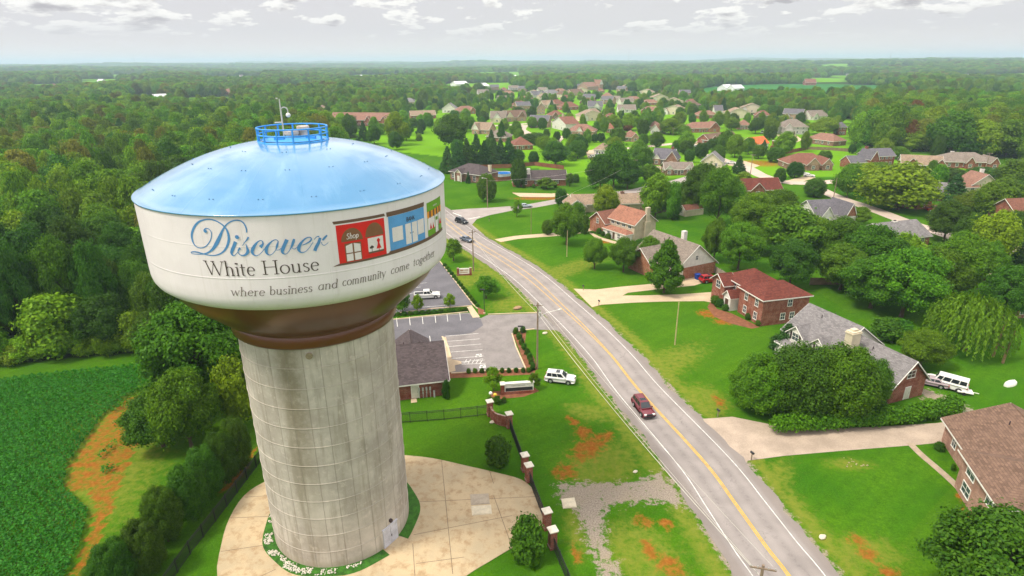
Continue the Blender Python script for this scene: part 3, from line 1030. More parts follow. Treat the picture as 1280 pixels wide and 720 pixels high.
def quads_mesh(name, cen, nor, size, mat_, rng, aspect=0.62, droop=None):
    """many small leaf-clump faces: diamonds with their own normals"""
    n = len(cen)
    nor = nor / (np.linalg.norm(nor, axis=1, keepdims=True) + 1e-9)
    a = rng.normal(size=(n, 3))
    if droop is not None:
        a = np.tile(np.array([[0, 0, -1.0]]), (n, 1)) + rng.normal(size=(n, 3)) * droop
    t = a - nor * np.sum(a * nor, 1, keepdims=True)
    t /= np.linalg.norm(t, axis=1, keepdims=True) + 1e-9
    bt = np.cross(nor, t)
    s = (size * (0.6 + 0.8 * rng.random(n)))[:, None]
    fold = nor * s * 0.22
    v = np.stack([cen - t * s, cen + bt * s * aspect + fold, cen + t * s, cen - bt * s * aspect + fold], 1).reshape(-1, 3)
    me = bpy.data.meshes.new(name)
    me.vertices.add(4 * n)
    me.vertices.foreach_set('co', v.astype(np.float32).ravel())
    me.loops.add(4 * n)
    me.loops.foreach_set('vertex_index', np.arange(4 * n, dtype=np.int32))
    me.polygons.add(n)
    me.polygons.foreach_set('loop_start', np.arange(0, 4 * n, 4, dtype=np.int32))
    me.update()
    me.materials.append(mat_)
    return me


def lobes_crown(seed, kind):
    """returns centres, normals, leaf size in a unit box (width 1, height 1, base at z 0)"""
    rng = np.random.default_rng(seed)
    L = []      # (x, y, z, rx, rz)
    if kind in ('maple', 'oak', 'open', 'fine'):
        z0 = {'fine': 0.19, 'maple': 0.16, 'oak': 0.10, 'open': 0.22}[kind]
        nl = {'fine': 64, 'maple': 26, 'oak': 30, 'open': 17}[kind]
        for i in range(nl):
            h = (i + 0.5) / nl
            zc = z0 + 0.1 + (0.84 - z0) * h
            prof = math.sin(math.pi * min(1, (0.20 + 0.76 * h))) ** 0.8
            rad = 0.36 * prof * rng.uniform(0.45, 1.08)
            a = i * 2.39996 + rng.uniform(-0.5, 0.5)
            r = rng.uniform(0.10, 0.19) * (0.75 + 0.45 * prof) * {'open': 0.8, 'fine': 0.66}.get(kind, 1)
            rad *= 1.12 if kind == 'fine' else 1
            L.append((rad * math.cos(a), rad * math.sin(a), zc, r, r * rng.uniform(0.65, 0.95)))
    elif kind in ('round', 'fineround'):
        nl = 46
        for i in range(nl):
            h = (i + 0.5) / nl
            zc = 0.16 + 0.76 * h
            prof = math.sin(math.pi * (0.12 + 0.80 * h ** 0.85)) ** 0.6
            rad = 0.40 * prof * rng.uniform(0.75, 1.0)
            a = i * 2.39996
            r = rng.uniform(0.09, 0.125)
            L.append((rad * math.cos(a), rad * math.sin(a), zc, r, r * 1.05))
    elif kind == 'pyr':
        nl = 95
        for i in range(nl):
            h = (i + 0.5) / nl
            zc = 0.16 + 0.78 * h
            rad = 0.43 * (1 - h) ** 0.58 * (0.62 + 0.38 * min(1, h * 4)) * rng.uniform(0.5, 1.05)
            a = i * 2.39996 + rng.uniform(-.3, .3)
            r = rng.uniform(0.05, 0.10) * (1.15 - 0.5 * h)
            L.append((rad * math.cos(a), rad * math.sin(a), zc, r, r * 0.7))
    elif kind == 'cone':
        nl = 80
        for i in range(nl):
            h = (i + 0.5) / nl
            zc = 0.05 + 0.92 * h
            rad = 0.43 * (1 - h) ** 0.85 * rng.uniform(0.55, 1.08)
            a = i * 2.39996 + rng.uniform(-.3, .3)
            r = rng.uniform(0.05, 0.09) * (1.2 - 0.7 * h)
            L.append((rad * math.cos(a), rad * math.sin(a), zc, r * 1.25, r * 0.5))
    elif kind == 'shrub':
        nl = 22
        for i in range(nl):
            h = (i + 0.5) / nl
            zc = 0.08 + 0.78 * h
            prof = math.sin(math.pi * (0.30 + 0.62 * h)) ** 0.7
            rad = 0.36 * prof * rng.uniform(0.5, 1.0)
            a = i * 2.39996
            r = rng.uniform(0.12, 0.18)
            L.append((rad * math.cos(a), rad * math.sin(a), zc, r, r * 0.95))
    L = np.array(L)
    leaf, ntot = {'fine': (0.0145, 40000), 'fineround': (0.0135, 40000), 'maple': (0.025, 15000), 'oak': (0.027, 14000), 'open': (0.025, 5200), 'round': (0.021, 14000), 'pyr': (0.0165, 26000), 'cone': (0.022, 12000), 'shrub': (0.040, 5000)}[kind]
    w = (L[:, 3] ** 2)
    which = rng.choice(len(L), ntot, p=w / w.sum())
    d = rng.normal(size=(ntot, 3))
    d /= np.linalg.norm(d, axis=1, keepdims=True)
    rr = rng.uniform(0.0, 1.0, ntot) ** 0.28 * rng.uniform(0.92, 1.14, ntot)
    c = L[which, :3] + d * np.stack([L[which, 3], L[which, 3], L[which, 4]], 1) * rr[:, None]
    axis = c - np.array([0, 0, 0.42])
    axis[:, 2] *= 0.6
    axis /= np.linalg.norm(axis, axis=1, keepdims=True) + 1e-9
    far_ = rng.random(ntot) < 0.10
    c[far_] = L[which[far_], :3] + d[far_] * L[which[far_], 3:4] * rng.uniform(1.1, 1.42, (far_.sum(), 1))
    nrm = d * 0.75 + axis * 0.45 + np.array([0, 0, 0.35]) + rng.normal(size=(ntot, 3)) * 0.5
    c[:, 2] = np.clip(c[:, 2], 0.01, 1.02)
    return c, nrm, leaf, rng, L


def willow_crown(seed):
    rng = np.random.default_rng(seed)
    C, N_ = [], []
    for i in range(260):
        a = rng.uniform(0, 2 * math.pi)
        q = rng.random() ** 0.55
        r0 = 0.46 * q
        top = 0.60 + 0.36 * math.sqrt(max(0, 1 - q * q)) + rng.uniform(-0.06, 0.05)
        ln = top * rng.uniform(0.55, 0.86) if q > 0.45 else top * rng.uniform(0.2, 0.45)
        k = int(14 + 34 * ln)
        for j in range(k):
            t = j / k
            rr = r0 + 0.05 * math.sin(t * 1.6) + rng.normal() * 0.010
            aa = a + rng.normal() * 0.02
            C.append((rr * math.cos(aa), rr * math.sin(aa), top - ln * t))
            N_.append((math.cos(aa) + rng.normal() * .5, math.sin(aa) + rng.normal() * .5, 0.35 + rng.normal() * .3))
    C = np.array(C)
    return C, np.array(N_), 0.026, rng


PROTO = {}      # kind -> list of (crown mesh, trunk mesh)


def trunk_mesh(name, seed, L, topz=0.72, r0=0.024, nl=7):
    rs = random.Random(seed)
    mb = MB()
    mb.tube([(0, 0, -0.03), (0.004, 0.003, 0.1), (0.01, -0.006, 0.35), (0.0, 0.01, topz)], [r0 * 1.5, r0, r0 * 0.75, r0 * 0.25], 8)
    if L is not None:
        for q in sorted(range(len(L)), key=lambda i: rs.random())[:nl]:
            x, y, z = L[q][:3]
            zb = max(0.12, min(topz * 0.8, z - 0.22))
            mb.tube([(0.004, 0, zb), (x * 0.45, y * 0.45, zb + (z - zb) * 0.6), (x * 0.9, y * 0.9, z)], [r0 * 0.5, r0 * 0.3, r0 * 0.1], 6)
    me = bpy.data.meshes.new(name)
    me.from_pydata(mb.v, [], mb.f)
    me.materials.append(BARK)
    me.polygons.foreach_set('use_smooth', [True] * len(mb.f))
    return me


def make_proto(key, shape, leafkey, seed):
    if shape == 'willow':
        c, nr_, leaf, rng = willow_crown(seed)
        me = quads_mesh('crown', c, nr_, leaf, LEAF[leafkey], rng, 0.34, 0.25)
        tm = trunk_mesh('trunk', seed, None)
    else:
        c, nr_, leaf, rng, L = lobes_crown(seed, shape)
        me = quads_mesh('crown', c, nr_, leaf, LEAF[leafkey], rng)
        tm = trunk_mesh('trunk', seed, L, 0.9 if shape in ('cone', 'pyr') else 0.6, 0.016 if shape == 'shrub' else 0.022)
    PROTO.setdefault(key, []).append((me, tm))


for s in range(2):
    make_proto('maple', 'maple', 'mid', 21 + s)
    make_proto('darkmaple', 'maple', 'dark', 31 + s)
    make_proto('lightmaple', 'maple', 'light', 41 + s)
    make_proto('round', 'round', 'dark', 51 + s)
    make_proto('roundmid', 'round', 'mid', 61 + s)
    make_proto('pyr', 'pyr', 'mid', 71 + s)
    make_proto('cone', 'cone', 'pine', 81 + s)
    make_proto('shrub', 'shrub', 'dark', 91 + s)
    make_proto('shrublight', 'shrub', 'light', 101 + s)
    make_proto('open', 'open', 'mid', 111 + s)
for s in range(4):
    make_proto('oak', 'oak', 'wood', 121 + s)
make_proto('bigmid', 'fine', 'mid', 141)
make_proto('bigdark', 'fine', 'dark', 142)
make_proto('bigmid', 'fine', 'mid', 143)
make_proto('biground', 'fineround', 'mid', 144)
make_proto('biground', 'fineround', 'dark', 145)
make_proto('rowround', 'fineround', 'dark', 151)
make_proto('rowround', 'fineround', 'dark', 152)
make_proto('willow', 'willow', 'willow', 7)
make_proto('rust', 'oak', 'rust', 9)
make_proto('brown', 'oak', 'brown', 15)
make_proto('brown', 'maple', 'brown', 16)
make_proto('openlight', 'open', 'light', 131)

BIG = {'maple': 'bigmid', 'darkmaple': 'bigdark', 'roundmid': 'biground', 'round': 'biground'}
NAME = {'rowround': 'ornamental_tree', 'bigmid': 'broadleaf_tree', 'bigdark': 'broadleaf_tree', 'biground': 'ornamental_tree', 'maple': 'broadleaf_tree', 'darkmaple': 'broadleaf_tree', 'lightmaple': 'broadleaf_tree', 'round': 'ornamental_tree', 'roundmid': 'ornamental_tree', 'pyr': 'pyramidal_tree', 'cone': 'conifer_tree',
        'shrub': 'shrub', 'shrublight': 'shrub', 'open': 'young_tree', 'openlight': 'young_tree', 'oak': 'woodland_tree', 'willow': 'willow_tree', 'rust': 'broadleaf_tree', 'brown': 'woodland_tree'}
TREE_N = 0
TREE_POS = []


def tree_at(x, y, h, w, kind, label, group=None, rot=None):
    global TREE_N
    me, tm = PROTO[kind][TREE_N % len(PROTO[kind])]
    TREE_N += 1
    root = empty(NAME[kind], (x, y, float(hgt(x, y)) - 0.02), (TREE_N * 2.4) % 6.28 if rot is None else rot, label, 'shrub' if 'shrub' in kind else 'tree', group)
    root.scale = (w, w, h)
    t = bpy.data.objects.new('trunk', tm)
    c = bpy.data.objects.new('crown', me)
    for o in (t, c):
        COL.objects.link(o)
        o.parent = root
    TREE_POS.append((x, y, w))
    return root


def tree_px(bx, by, ty, wpx, kind, label, group=None):
    g = G(bx, by)
    h = up(bx, by, ty)
    if wpx > 27 and by > 262:
        kind = BIG.get(kind, kind)
    return tree_at(g.x, g.y, h * 1.0, wid(bx, by, wpx, h * 0.6) * 1.08, kind, label, group)


# (base x, base y, top row, width in px, kind, label, group)
T = [
    # --- tower side of the road
    (567, 326, 298, 28, 'open', 'leafy tree on the roadside grass nearest the tower rim'),
    (607.5, 373, 344, 33, 'open', 'spreading tree on the verge between the sign and the lot entry'),
    (562.5, 386, 367, 16, 'openlight', 'small young tree at the front of the upper car park'),
    (504, 390, 366, 27, 'open', 'young tree half hidden by the tank beside the white pickup'),
    (522, 390, 368, 18, 'openlight', 'small tree just right of the white pickup truck'),
    (617, 489, 459, 25, 'openlight', 'light young tree at the left end of the entrance sign bed'),
    (667, 487, 466, 19, 'open', 'small tree at the right end of the entrance sign bed'),
    (622, 581, 545, 34, 'shrub', 'round bush on the grass inside the brick corner wall'),
    (660, 697, 645, 48, 'shrub', 'large round bush at the edge of the concrete apron'),
    (646, 271, 250, 16, 'openlight', 'thin weeping tree on the side road corner'),
    # --- lawns right of the road
    (701, 257, 236, 17, 'round', 'small dark tree standing beside the side road'),
    (708, 306, 254, 40, 'maple', 'tall green tree on the lawn left of the pink roofed house'),
    (684, 293, 275, 16, 'roundmid', 'small lollipop tree by the first driveway'),
    (730, 292, 268, 14, 'shrub', 'slim shrub tree left of the pink roofed house'),
    (721, 279, 254, 20, 'maple', 'narrow tree in front of the long grey roofed ranch house'),
    (756, 271, 231, 33, 'lightmaple', 'bright green tree in front of the long grey roofed ranch house'),
    (743, 336, 297, 30, 'maple', 'left one of the pair of lawn trees below the pink roofed house'),
    (779, 340, 296, 38, 'maple', 'right one of the pair of lawn trees below the pink roofed house'),
    (830, 366, 297, 56, 'pyr', 'big pyramidal tree beside the concrete driveway'),
    (812, 332, 295, 30, 'maple', 'tree squeezed behind the big pyramidal driveway tree'),
    (799, 309, 298, 14, 'shrub', 'low bush by the chimney of the pink roofed house'),
    (892, 327, 272, 34, 'maple', 'tree at the back right of the house with a white gable'),
    (922, 337, 277, 52, 'maple', 'broad tree on the back lawn behind the red roofed brick house'),
    (819, 272, 217, 40, 'lightmaple', 'tall bright tree at the right end of the grey roofed ranch house'),
    (840, 275, 228, 20, 'maple', 'slim tree right of the tall bright tree by the ranch house'),
    (842, 274, 251, 18, 'shrub', 'dark bush below the slim tree by the ranch house'),
    (861, 265, 228, 30, 'darkmaple', 'dark tree left in the clump above the small barn shed'),
    (874, 266, 203, 46, 'darkmaple', 'tallest dark tree of the clump above the small barn shed'),
    (896, 283, 208, 50, 'maple', 'wide dark tree at the right of the clump above the barn shed'),
    (915, 262, 226, 36, 'maple', 'tree between the barn shed clump and the red roof'),
    (938, 303, 240, 58, 'maple', 'large tree below the half hidden red roof'),
    (968, 284, 236, 56, 'maple', 'large tree left of the grey roofed house with white gable'),
    (985, 318, 258, 74, 'lightmaple', 'wide pale tree behind the red roofed brick house'),
    (940, 318, 282, 40, 'maple', 'tree behind the lawn left of the wide pale tree'),
    (987, 357, 299, 56, 'darkmaple', 'dark tree right behind the red roofed brick house'),
    (1016, 312, 270, 50, 'lightmaple', 'pale tree in front of the grey roofed brick gable house'),
    (1048, 330, 270, 56, 'maple', 'tree at the left end of the big backyard grove'),
    (1050, 362, 305, 66, 'maple', 'low wide tree at the left front of the big backyard grove'),
    (1083, 350, 280, 76, 'maple', 'tall tree left of centre in the big backyard grove'),
    (1088, 385, 318, 80, 'maple', 'front tree at the middle of the big backyard grove'),
    (1126, 396, 308, 92, 'maple', 'largest front tree of the big backyard grove'),
    (1122, 345, 290, 60, 'lightmaple', 'tree against the grey ranch roof behind the big grove'),
    (1160, 380, 308, 76, 'maple', 'tree at the right of the big backyard grove'),
    (1190, 372, 287, 70, 'maple', 'tall tree above the willow at the right of the grove'),
    (1180, 300, 250, 52, 'darkmaple', 'dark tree beside the pale street above the grove'),
    (1214, 320, 266, 50, 'darkmaple', 'dark tree beyond the street above the willow'),
    (1238, 330, 262, 52, 'lightmaple', 'light tree by the far right driveway'),
    (1230, 352, 300, 40, 'maple', 'tree left of the sandy drive at the far right'),
    (1252, 402, 328, 58, 'darkmaple', 'dark tree right of the willow with a bare trunk beside it'),
    (1205, 438, 366, 92, 'willow', 'big weeping willow behind the white van'),
    (1150, 458, 411, 60, 'maple', 'low tree between the willow and the brick gable house'),
    (1106, 423, 396, 44, 'shrub', 'left dark shrub behind the grey roofed house with chimney'),
    (1124, 425, 398, 36, 'shrub', 'right dark shrub behind the grey roofed house with chimney'),
    (981, 440, 403, 46, 'cone', 'small dark evergreen at the left end of the white sided house'),
    (947, 512, 446, 76, 'roundmid', 'left evergreen of the big clump before the white sided house'),
    (992, 517, 433, 92, 'roundmid', 'second evergreen from left in the big roadside clump'),
    (1040, 520, 430, 92, 'roundmid', 'third evergreen from left in the big roadside clump'),
    (1078, 512, 446, 58, 'roundmid', 'right evergreen of the big clump by the brick gable'),
    (1238, 778, 636, 175, 'darkmaple', 'large dark tree at the lower right corner below the pink brick house'),
    (1219, 613, 583, 18, 'cone', 'small cone shaped evergreen against the pink brick house'),
    (1174, 562, 552, 14, 'shrub', 'low bush at the left corner of the pink brick house'),
    (1191, 588, 579, 6, 'shrub', 'tiny evergreen on the path side of the pink brick house'),
    (558, 498, 474, 11, 'shrub', 'dark evergreen bush at the corner of the small brick office'),
    # --- beside the side road
    (609, 252, 217, 26, 'round', 'egg shaped dark tree behind the tall wooden pole by the side road'),
    (585.5, 229, 214, 8, 'cone', 'small dark evergreen in front of the brick hip roofed house'),
    (648, 234, 198, 21, 'round', 'round dark tree beside the blue pool'),
    (683, 236, 222, 28, 'openlight', 'sparse yellowish tree in front of the long brick ranch house'),
    (712, 233, 216, 14, 'open', 'thin tree at the right end of the long brick ranch house'),
    (720, 228, 217, 10, 'shrub', 'small round bush by the ranch house driveway'),
    (694, 207, 177, 33, 'darkmaple', 'broad dark tree behind the long brick ranch house'),
    (667, 205, 189, 14, 'round', 'small round dark tree between two large ones behind the pool'),
    (645, 203, 186, 24, 'round', 'dark round tree left of the small one behind the pool'),
    (681, 190, 170, 22, 'lightmaple', 'bright tree right of the red brown roof'),
    (722, 198, 175, 24, 'round', 'dark round tree left of the tan garage house'),
    (715, 201, 189, 13, 'shrublight', 'pale bush below the dark round tree by the tan garage'),
    (750, 236, 194, 34, 'darkmaple', 'left tree of the dense clump across the side road'),
    (767, 234, 178, 40, 'darkmaple', 'tallest tree of the dense clump across the side road'),
    (784, 236, 200, 32, 'darkmaple', 'right tree of the dense clump across the side road'),
    (803, 211, 184, 30, 'maple', 'bright tree just left of the grey roofed brick house'),
    (812, 229, 206, 28, 'maple', 'small bright tree below the grey roofed brick house'),
    (764, 182, 172, 18, 'maple', 'low tree behind the tallest clump across the side road'),
    # pines behind the pool
    (572, 212, 176, 26, 'cone', 'pine in the dense row behind the brick hip roofed house', 'pines'),
    (584, 210, 172, 24, 'cone', 'pine in the dense row behind the brick hip roofed house', 'pines'),
    (596, 208, 166, 26, 'cone', 'pine in the dense row behind the brick hip roofed house', 'pines'),
    (606, 207, 175, 22, 'cone', 'pine in the dense row behind the brick hip roofed house', 'pines'),
    (616, 206, 173, 24, 'cone', 'pine in the dense row behind the brick hip roofed house', 'pines'),
    (626, 205, 172, 22, 'cone', 'pine in the dense row behind the brick hip roofed house', 'pines'),
    (636, 204, 171, 24, 'cone', 'pine in the dense row behind the brick hip roofed house', 'pines'),
    (560, 216, 182, 24, 'cone', 'pine in the dense row behind the brick hip roofed house', 'pines'),
    (566, 186, 144, 40, 'darkmaple', 'huge dark tree standing above the row of pines'),
    (496, 182, 140, 28, 'lightmaple', 'yellow green tree beside the brick apartment row'),
    (455, 176, 150, 16, 'cone', 'dark conifer in front of the brick apartment row'),
    (468, 180, 156, 18, 'maple', 'green tree below the brick apartment row'),
    (508, 176, 152, 18, 'darkmaple', 'dark tree right of the yellow green one at the meadow'),
    (524, 176, 166, 9, 'shrublight', 'lone light bush on the meadow right of the tank'),
    # --- subdivision, left to right
    (627, 177, 150, 13, 'pyr', 'narrow tree by the pale cul de sac', 'culdesac'),
    (665, 160, 146, 14, 'roundmid', 'round tree beside the pale cul de sac', 'cs2'),
    (678, 162, 147, 13, 'roundmid', 'round tree beside the pale cul de sac', 'cs2'),
    (668, 180, 166, 36, 'round', 'low wide dark hedge like tree below the pale cul de sac'),
    (630, 164, 151, 14, 'lightmaple', 'yellowish tree in front of the clustered brick houses'),
    (683, 174, 161, 9, 'round', 'round clipped tree in the row along the white garage lawn', 'rowtrees'),
    (696, 176, 164, 10, 'round', 'round clipped tree in the row along the white garage lawn', 'rowtrees'),
    (708, 174, 160, 12, 'round', 'round clipped tree in the row along the white garage lawn', 'rowtrees'),
    (717, 177, 167, 11, 'round', 'round clipped tree in the row along the white garage lawn', 'rowtrees'),
    (725, 178, 168, 9, 'round', 'round clipped tree in the row along the white garage lawn', 'rowtrees'),
    (734, 179, 166, 11, 'round', 'round clipped tree in the row along the white garage lawn', 'rowtrees'),
    (743, 178, 167, 10, 'round', 'round clipped tree in the row along the white garage lawn', 'rowtrees'),
    (751, 178, 166, 11, 'round', 'round clipped tree in the row along the white garage lawn', 'rowtrees'),
    (755, 168, 147, 12, 'maple', 'tall tree right of the salmon roof in the subdivision'),
    (766, 164, 143, 20, 'lightmaple', 'bright tree behind the small salmon roofs'),
    (785, 163, 142, 22, 'lightmaple', 'wide bright tree left of the orange shrub'),
    (806, 163, 138, 18, 'maple', 'tall green tree right of the orange shrub'),
    (772, 181, 160, 22, 'maple', 'green tree right of the clipped row'),
    (804, 183, 167, 14, 'round', 'round tree on the lawn right of the salmon hip roof'),
    (784, 164, 155, 12, 'rust', 'small orange leaved shrub tree among the subdivision greens'),
    (820, 186, 165, 20, 'maple', 'bright tree behind the grey roofed brick house'),
    (838, 168, 148, 30, 'lightmaple', 'big bright tree by the crossing of two streets'),
    (855, 171, 157, 16, 'maple', 'green tree right of the big bright street tree'),
    (846, 190, 175, 14, 'round', 'round tree in the row below the pale street', 'streetrow'),
    (857, 193, 175, 18, 'round', 'round tree in the row below the pale street', 'streetrow'),
    (861, 203, 186, 14, 'round', 'round tree in the row below the pale street', 'streetrow'),
    (876, 198, 178, 18, 'round', 'round tree in the row below the pale street', 'streetrow'),
    (892, 187, 173, 20, 'round', 'wide round tree below the brown ranch roof'),
    (897, 204, 181, 18, 'round', 'round dark tree left of the white parked car'),
    (918, 197, 168, 24, 'lightmaple', 'bright tree left of the bright orange roof'),
    (935, 193, 172, 18, 'maple', 'green tree below the bright orange roof'),
    (948, 198, 182, 18, 'maple', 'low tree right below the bright orange roof'),
    (954, 190, 174, 12, 'cone', 'dark conifer at the right end of the bright orange roof'),
    (923, 217, 194, 20, 'cone', 'conifer by the bend of the pale street'),
    (930, 225, 214, 18, 'shrublight', 'pale bush below the conifer at the street bend'),
    (974, 229, 210, 15, 'round', 'narrow tree beside the brown roofed brick corner house'),
    (993, 222, 202, 22, 'round', 'round tree in front of the brown roofed brick corner house'),
    (1017, 246, 223, 28, 'round', 'round tree above the grey roofed house with white gable'),
    (980, 194, 164, 26, 'lightmaple', 'bright tree in front of the big grey hip roofed house'),
    (1030, 203, 188, 18, 'round', 'dark tree behind the brown roofed brick corner house'),
    (1064, 192, 180, 9, 'round', 'left one of two small egg trees on the back lawn', None),
    (1073, 192, 178, 10, 'round', 'right one of two small egg trees on the back lawn', None),
    (1058, 247, 205, 34, 'maple', 'green tree left of the big oval pale tree'),
    (1080, 240, 204, 36, 'lightmaple', 'bright tree behind the big oval pale tree'),
    (1122, 262, 204, 92, 'lightmaple', 'big oval pale tree beside the pale street'),
    (1095, 228, 203, 50, 'lightmaple', 'pale tree above the big oval tree'),
    (1073, 281, 258, 28, 'maple', 'small dark tree beside the pale street at the brick gable'),
    (1190, 252, 216, 38, 'cone', 'broad blue green spruce left of the cream sided house'),
    (1186, 228, 210, 44, 'round', 'wide dark tree behind the broad spruce'),
    (1150, 222, 208, 16, 'round', 'round tree in front of the tan roofed brick house'),
    (1163, 222, 200, 14, 'maple', 'small green tree against the tan roofed brick house'),
    (1215, 262, 238, 34, 'lightmaple', 'light bush tree below the cream sided house'),
    (1250, 262, 222, 46, 'maple', 'tree right of the cream sided house'),
    (1268, 236, 200, 50, 'maple', 'tree at the right edge beside the grey hip roofed house'),
    (1230, 222, 209, 40, 'round', 'low dark tree below the grey hip roofed house'),
    (1262, 300, 262, 30, 'darkmaple', 'dark tree by the brown roof at the right edge'),
    (914, 163, 146, 18, 'lightmaple', 'bright tree left of the brown roofed house on the rise'),
    (944, 167, 147, 18, 'darkmaple', 'dark tree right of the brown roofed house on the rise'),
    (963, 168, 147, 20, 'lightmaple', 'bright round tree left of the big grey hip roofed house'),
    (1030, 168, 147, 34, 'lightmaple', 'wide bright tree right of the big grey hip roofed house'),
    (1070, 178, 148, 20, 'darkmaple', 'dark tree at the left edge of the right hand wood'),
    (1088, 182, 138, 34, 'maple', 'tall tree at the left front of the right hand wood'),
    (1107, 186, 130, 44, 'lightmaple', 'very tall pale tree of the right hand wood'),
    (1135, 188, 150, 20, 'rust', 'reddish brown tree in the right hand wood'),
    (1142, 189, 164, 34, 'lightmaple', 'light low tree at the front of the right hand wood'),
    (1128, 187, 156, 22, 'darkmaple', 'dark narrow tree before the reddish brown one'),
    (1185, 194, 140, 56, 'oak', 'huge tree at the centre front of the right hand wood'),
    (1222, 196, 150, 44, 'oak', 'broad tree behind the grey hip roofed house'),
    (1215, 196, 166, 40, 'darkmaple', 'dark tree just behind the roof ridge of the grey hip house'),
    (1256, 196, 150, 50, 'oak', 'broad tree at the right of the right hand wood'),
    (1160, 180, 134, 44, 'lightmaple', 'tall light tree behind the huge one in the right hand wood'),
]
GROUPS = {'pines': 'pines behind the pool', 'cs2': 'trees by the cul de sac', 'rowtrees': 'clipped row by the garage lawn', 'streetrow': 'row below the pale street'}
for t in T:
    if t[4] is None:
        continue
    tree_px(*t[:6], group=GROUPS.get(t[6]) if len(t) > 6 else None)

# the row of rounded trees along the black fence, lower left, and the bigger ones above them
for (bx, by, ty, wpx, lb) in [(150, 742, 672, 58, 'nearest rounded tree of the fence row at the bottom edge'), (186, 716, 648, 54, 'second rounded tree of the fence row from the bottom'),
                              (211, 676, 606, 50, 'third rounded tree of the fence row from the bottom'), (241, 648, 578, 50, 'fourth rounded tree of the fence row from the bottom'),
                              (262, 624, 556, 45, 'fifth rounded tree of the fence row from the bottom'), (283, 604, 536, 41, 'sixth rounded tree of the fence row from the bottom'),
                              (301, 588, 520, 38, 'last rounded tree of the fence row against the tower stem'), (128, 745, 700, 40, 'low bush beside the nearest tree of the fence row')]:
    tree_px(bx, by, ty, wpx * 0.98, 'rowround', lb)
for (bx, by, ty, wpx, kd, lb) in [(258, 512, 374, 130, 'maple', 'tall spreading tree left of the tower stem at the corner of the crop field'),
                                  (204, 558, 486, 78, 'darkmaple', 'low dark tree leaning over the bare clay at the crop edge'),
                                  (240, 560, 458, 84, 'maple', 'leafy tree behind the low dark one at the crop edge'),
                                  (302, 532, 442, 58, 'lightmaple', 'pale green tree touching the left side of the tower stem')]:
    tree_px(bx, by, ty, wpx, kd, lb)

# shrubs clipped in rows round the car park
SH = 'clipped dark bush in the mulch row below the lower car park'
for x in (586, 594, 602.5, 610.5, 619, 627.5, 636, 645, 654, 661):
    tree_px(x, 466 - (x - 600) * 0.015, 460 - (x - 600) * 0.015, 6.5, 'shrub', SH, 'bushes below the car park')
SH = 'clipped dark bush in the curved bed right of the lower car park'
for (x, y) in ((645, 417), (649, 424), (652, 431), (655, 437), (659, 443), (662, 449), (664, 455), (666, 461), (654, 415.5)):
    tree_px(x, y, y - 8, 8, 'shrub', SH, 'bushes in the curved bed')
SH = 'low bush in the hedge strip between the two car parks'
for k in range(13):
    x = 490 + k * 7.6
    tree_px(x, 395 - k * 0.55, 390.5 - k * 0.55, 8, 'shrub', SH, 'bushes between the car parks')
SH = 'low bush in the hedge along the upper car park'
for k in range(15):
    tree_px(556 + k * 2.9, 333 + k * 3.6, 328.5 + k * 3.6, 6, 'shrub', SH, 'bushes along the upper car park')
SH = 'garden bush at the front of the red roofed brick house'
for (x, y, s) in ((893, 380, 12), (899, 383, 12), (906, 388, 9), (935, 399, 9), (947, 407, 8)):
    tree_px(x, y, y - s * 0.9, s, 'shrub', SH, 'bushes at the red roofed house')
SH = 'garden bush in the bed before the pink roofed house'
for (x, y, s) in ((749, 292, 8), (754, 295, 7), (760, 298, 8), (806, 306, 10), (812, 303, 10)):
    tree_px(x, y, y - s * 0.9, s, 'shrub', SH, 'bushes at the pink roofed house')
for (x, y, s) in ((647, 234, 6), (655, 235, 5), (667, 235, 5), (678, 235, 5), (694, 234, 5)):
    tree_px(x, y, y - s, s, 'shrub', 'foundation bush in front of the long brick ranch house', 'bushes at the ranch house')
for (x, y, s) in ((630, 503, 7), (622, 505, 10), (612, 503, 8)):
    tree_px(x, y, y - s, s, 'shrub', 'bush inside the curved brick entrance wall', 'bushes in the brick wall')

# the long loose hedge along the right hand driveway
ha = [G2(p) for p in [(972, 541), (1010, 538), (1060, 534), (1110, 530), (1160, 522), (1192, 515)]]
hs = resample([tuple(p) for p in catmull(ha, 4)], 0.9)
cs, ns = [], []
rng = np.random.default_rng(3)
for (x, y) in hs:
    k = 620
    hh = 2.2 + 0.7 * vnoise(x, y, 2.5, 3)
    d = rng.normal(size=(k, 3))
    d /= np.linalg.norm(d, axis=1, keepdims=True)
    d[:, 2] = np.abs(d[:, 2]) * 1.0 - 0.25 * (rng.random(k) < 0.4)
    rr = rng.uniform(0.6, 1.08, k)[:, None]
    cs.append(np.array([x, y, hh * 0.42]) + d * np.array([1.25, 1.35, hh * 0.58]) * rr)
    ns.append(d + rng.normal(size=(k, 3)) * 0.5 + np.array([0, 0, 0.3]))
root = empty('hedge', (hs[0][0], hs[0][1], 0), 0, 'long loose green hedge along the gravelly driveway', 'hedge')
hc = np.concatenate(cs) - np.array([hs[0][0], hs[0][1], 0])
hc[:, 2] = np.maximum(hc[:, 2], 0.03)
ho = bpy.data.objects.new('foliage', quads_mesh('foliage', hc, np.concatenate(ns), 0.17, LEAF['mid'], rng))
COL.objects.link(ho)
ho.parent = root
mb = MB()
for (x, y) in hs[::2]:
    mb.tube([(x - hs[0][0], y - hs[0][1], -0.05), (x - hs[0][0] + 0.1, y - hs[0][1], 1.6)], [0.05, 0.02], 5)
mb.build('stems', BARK, root)

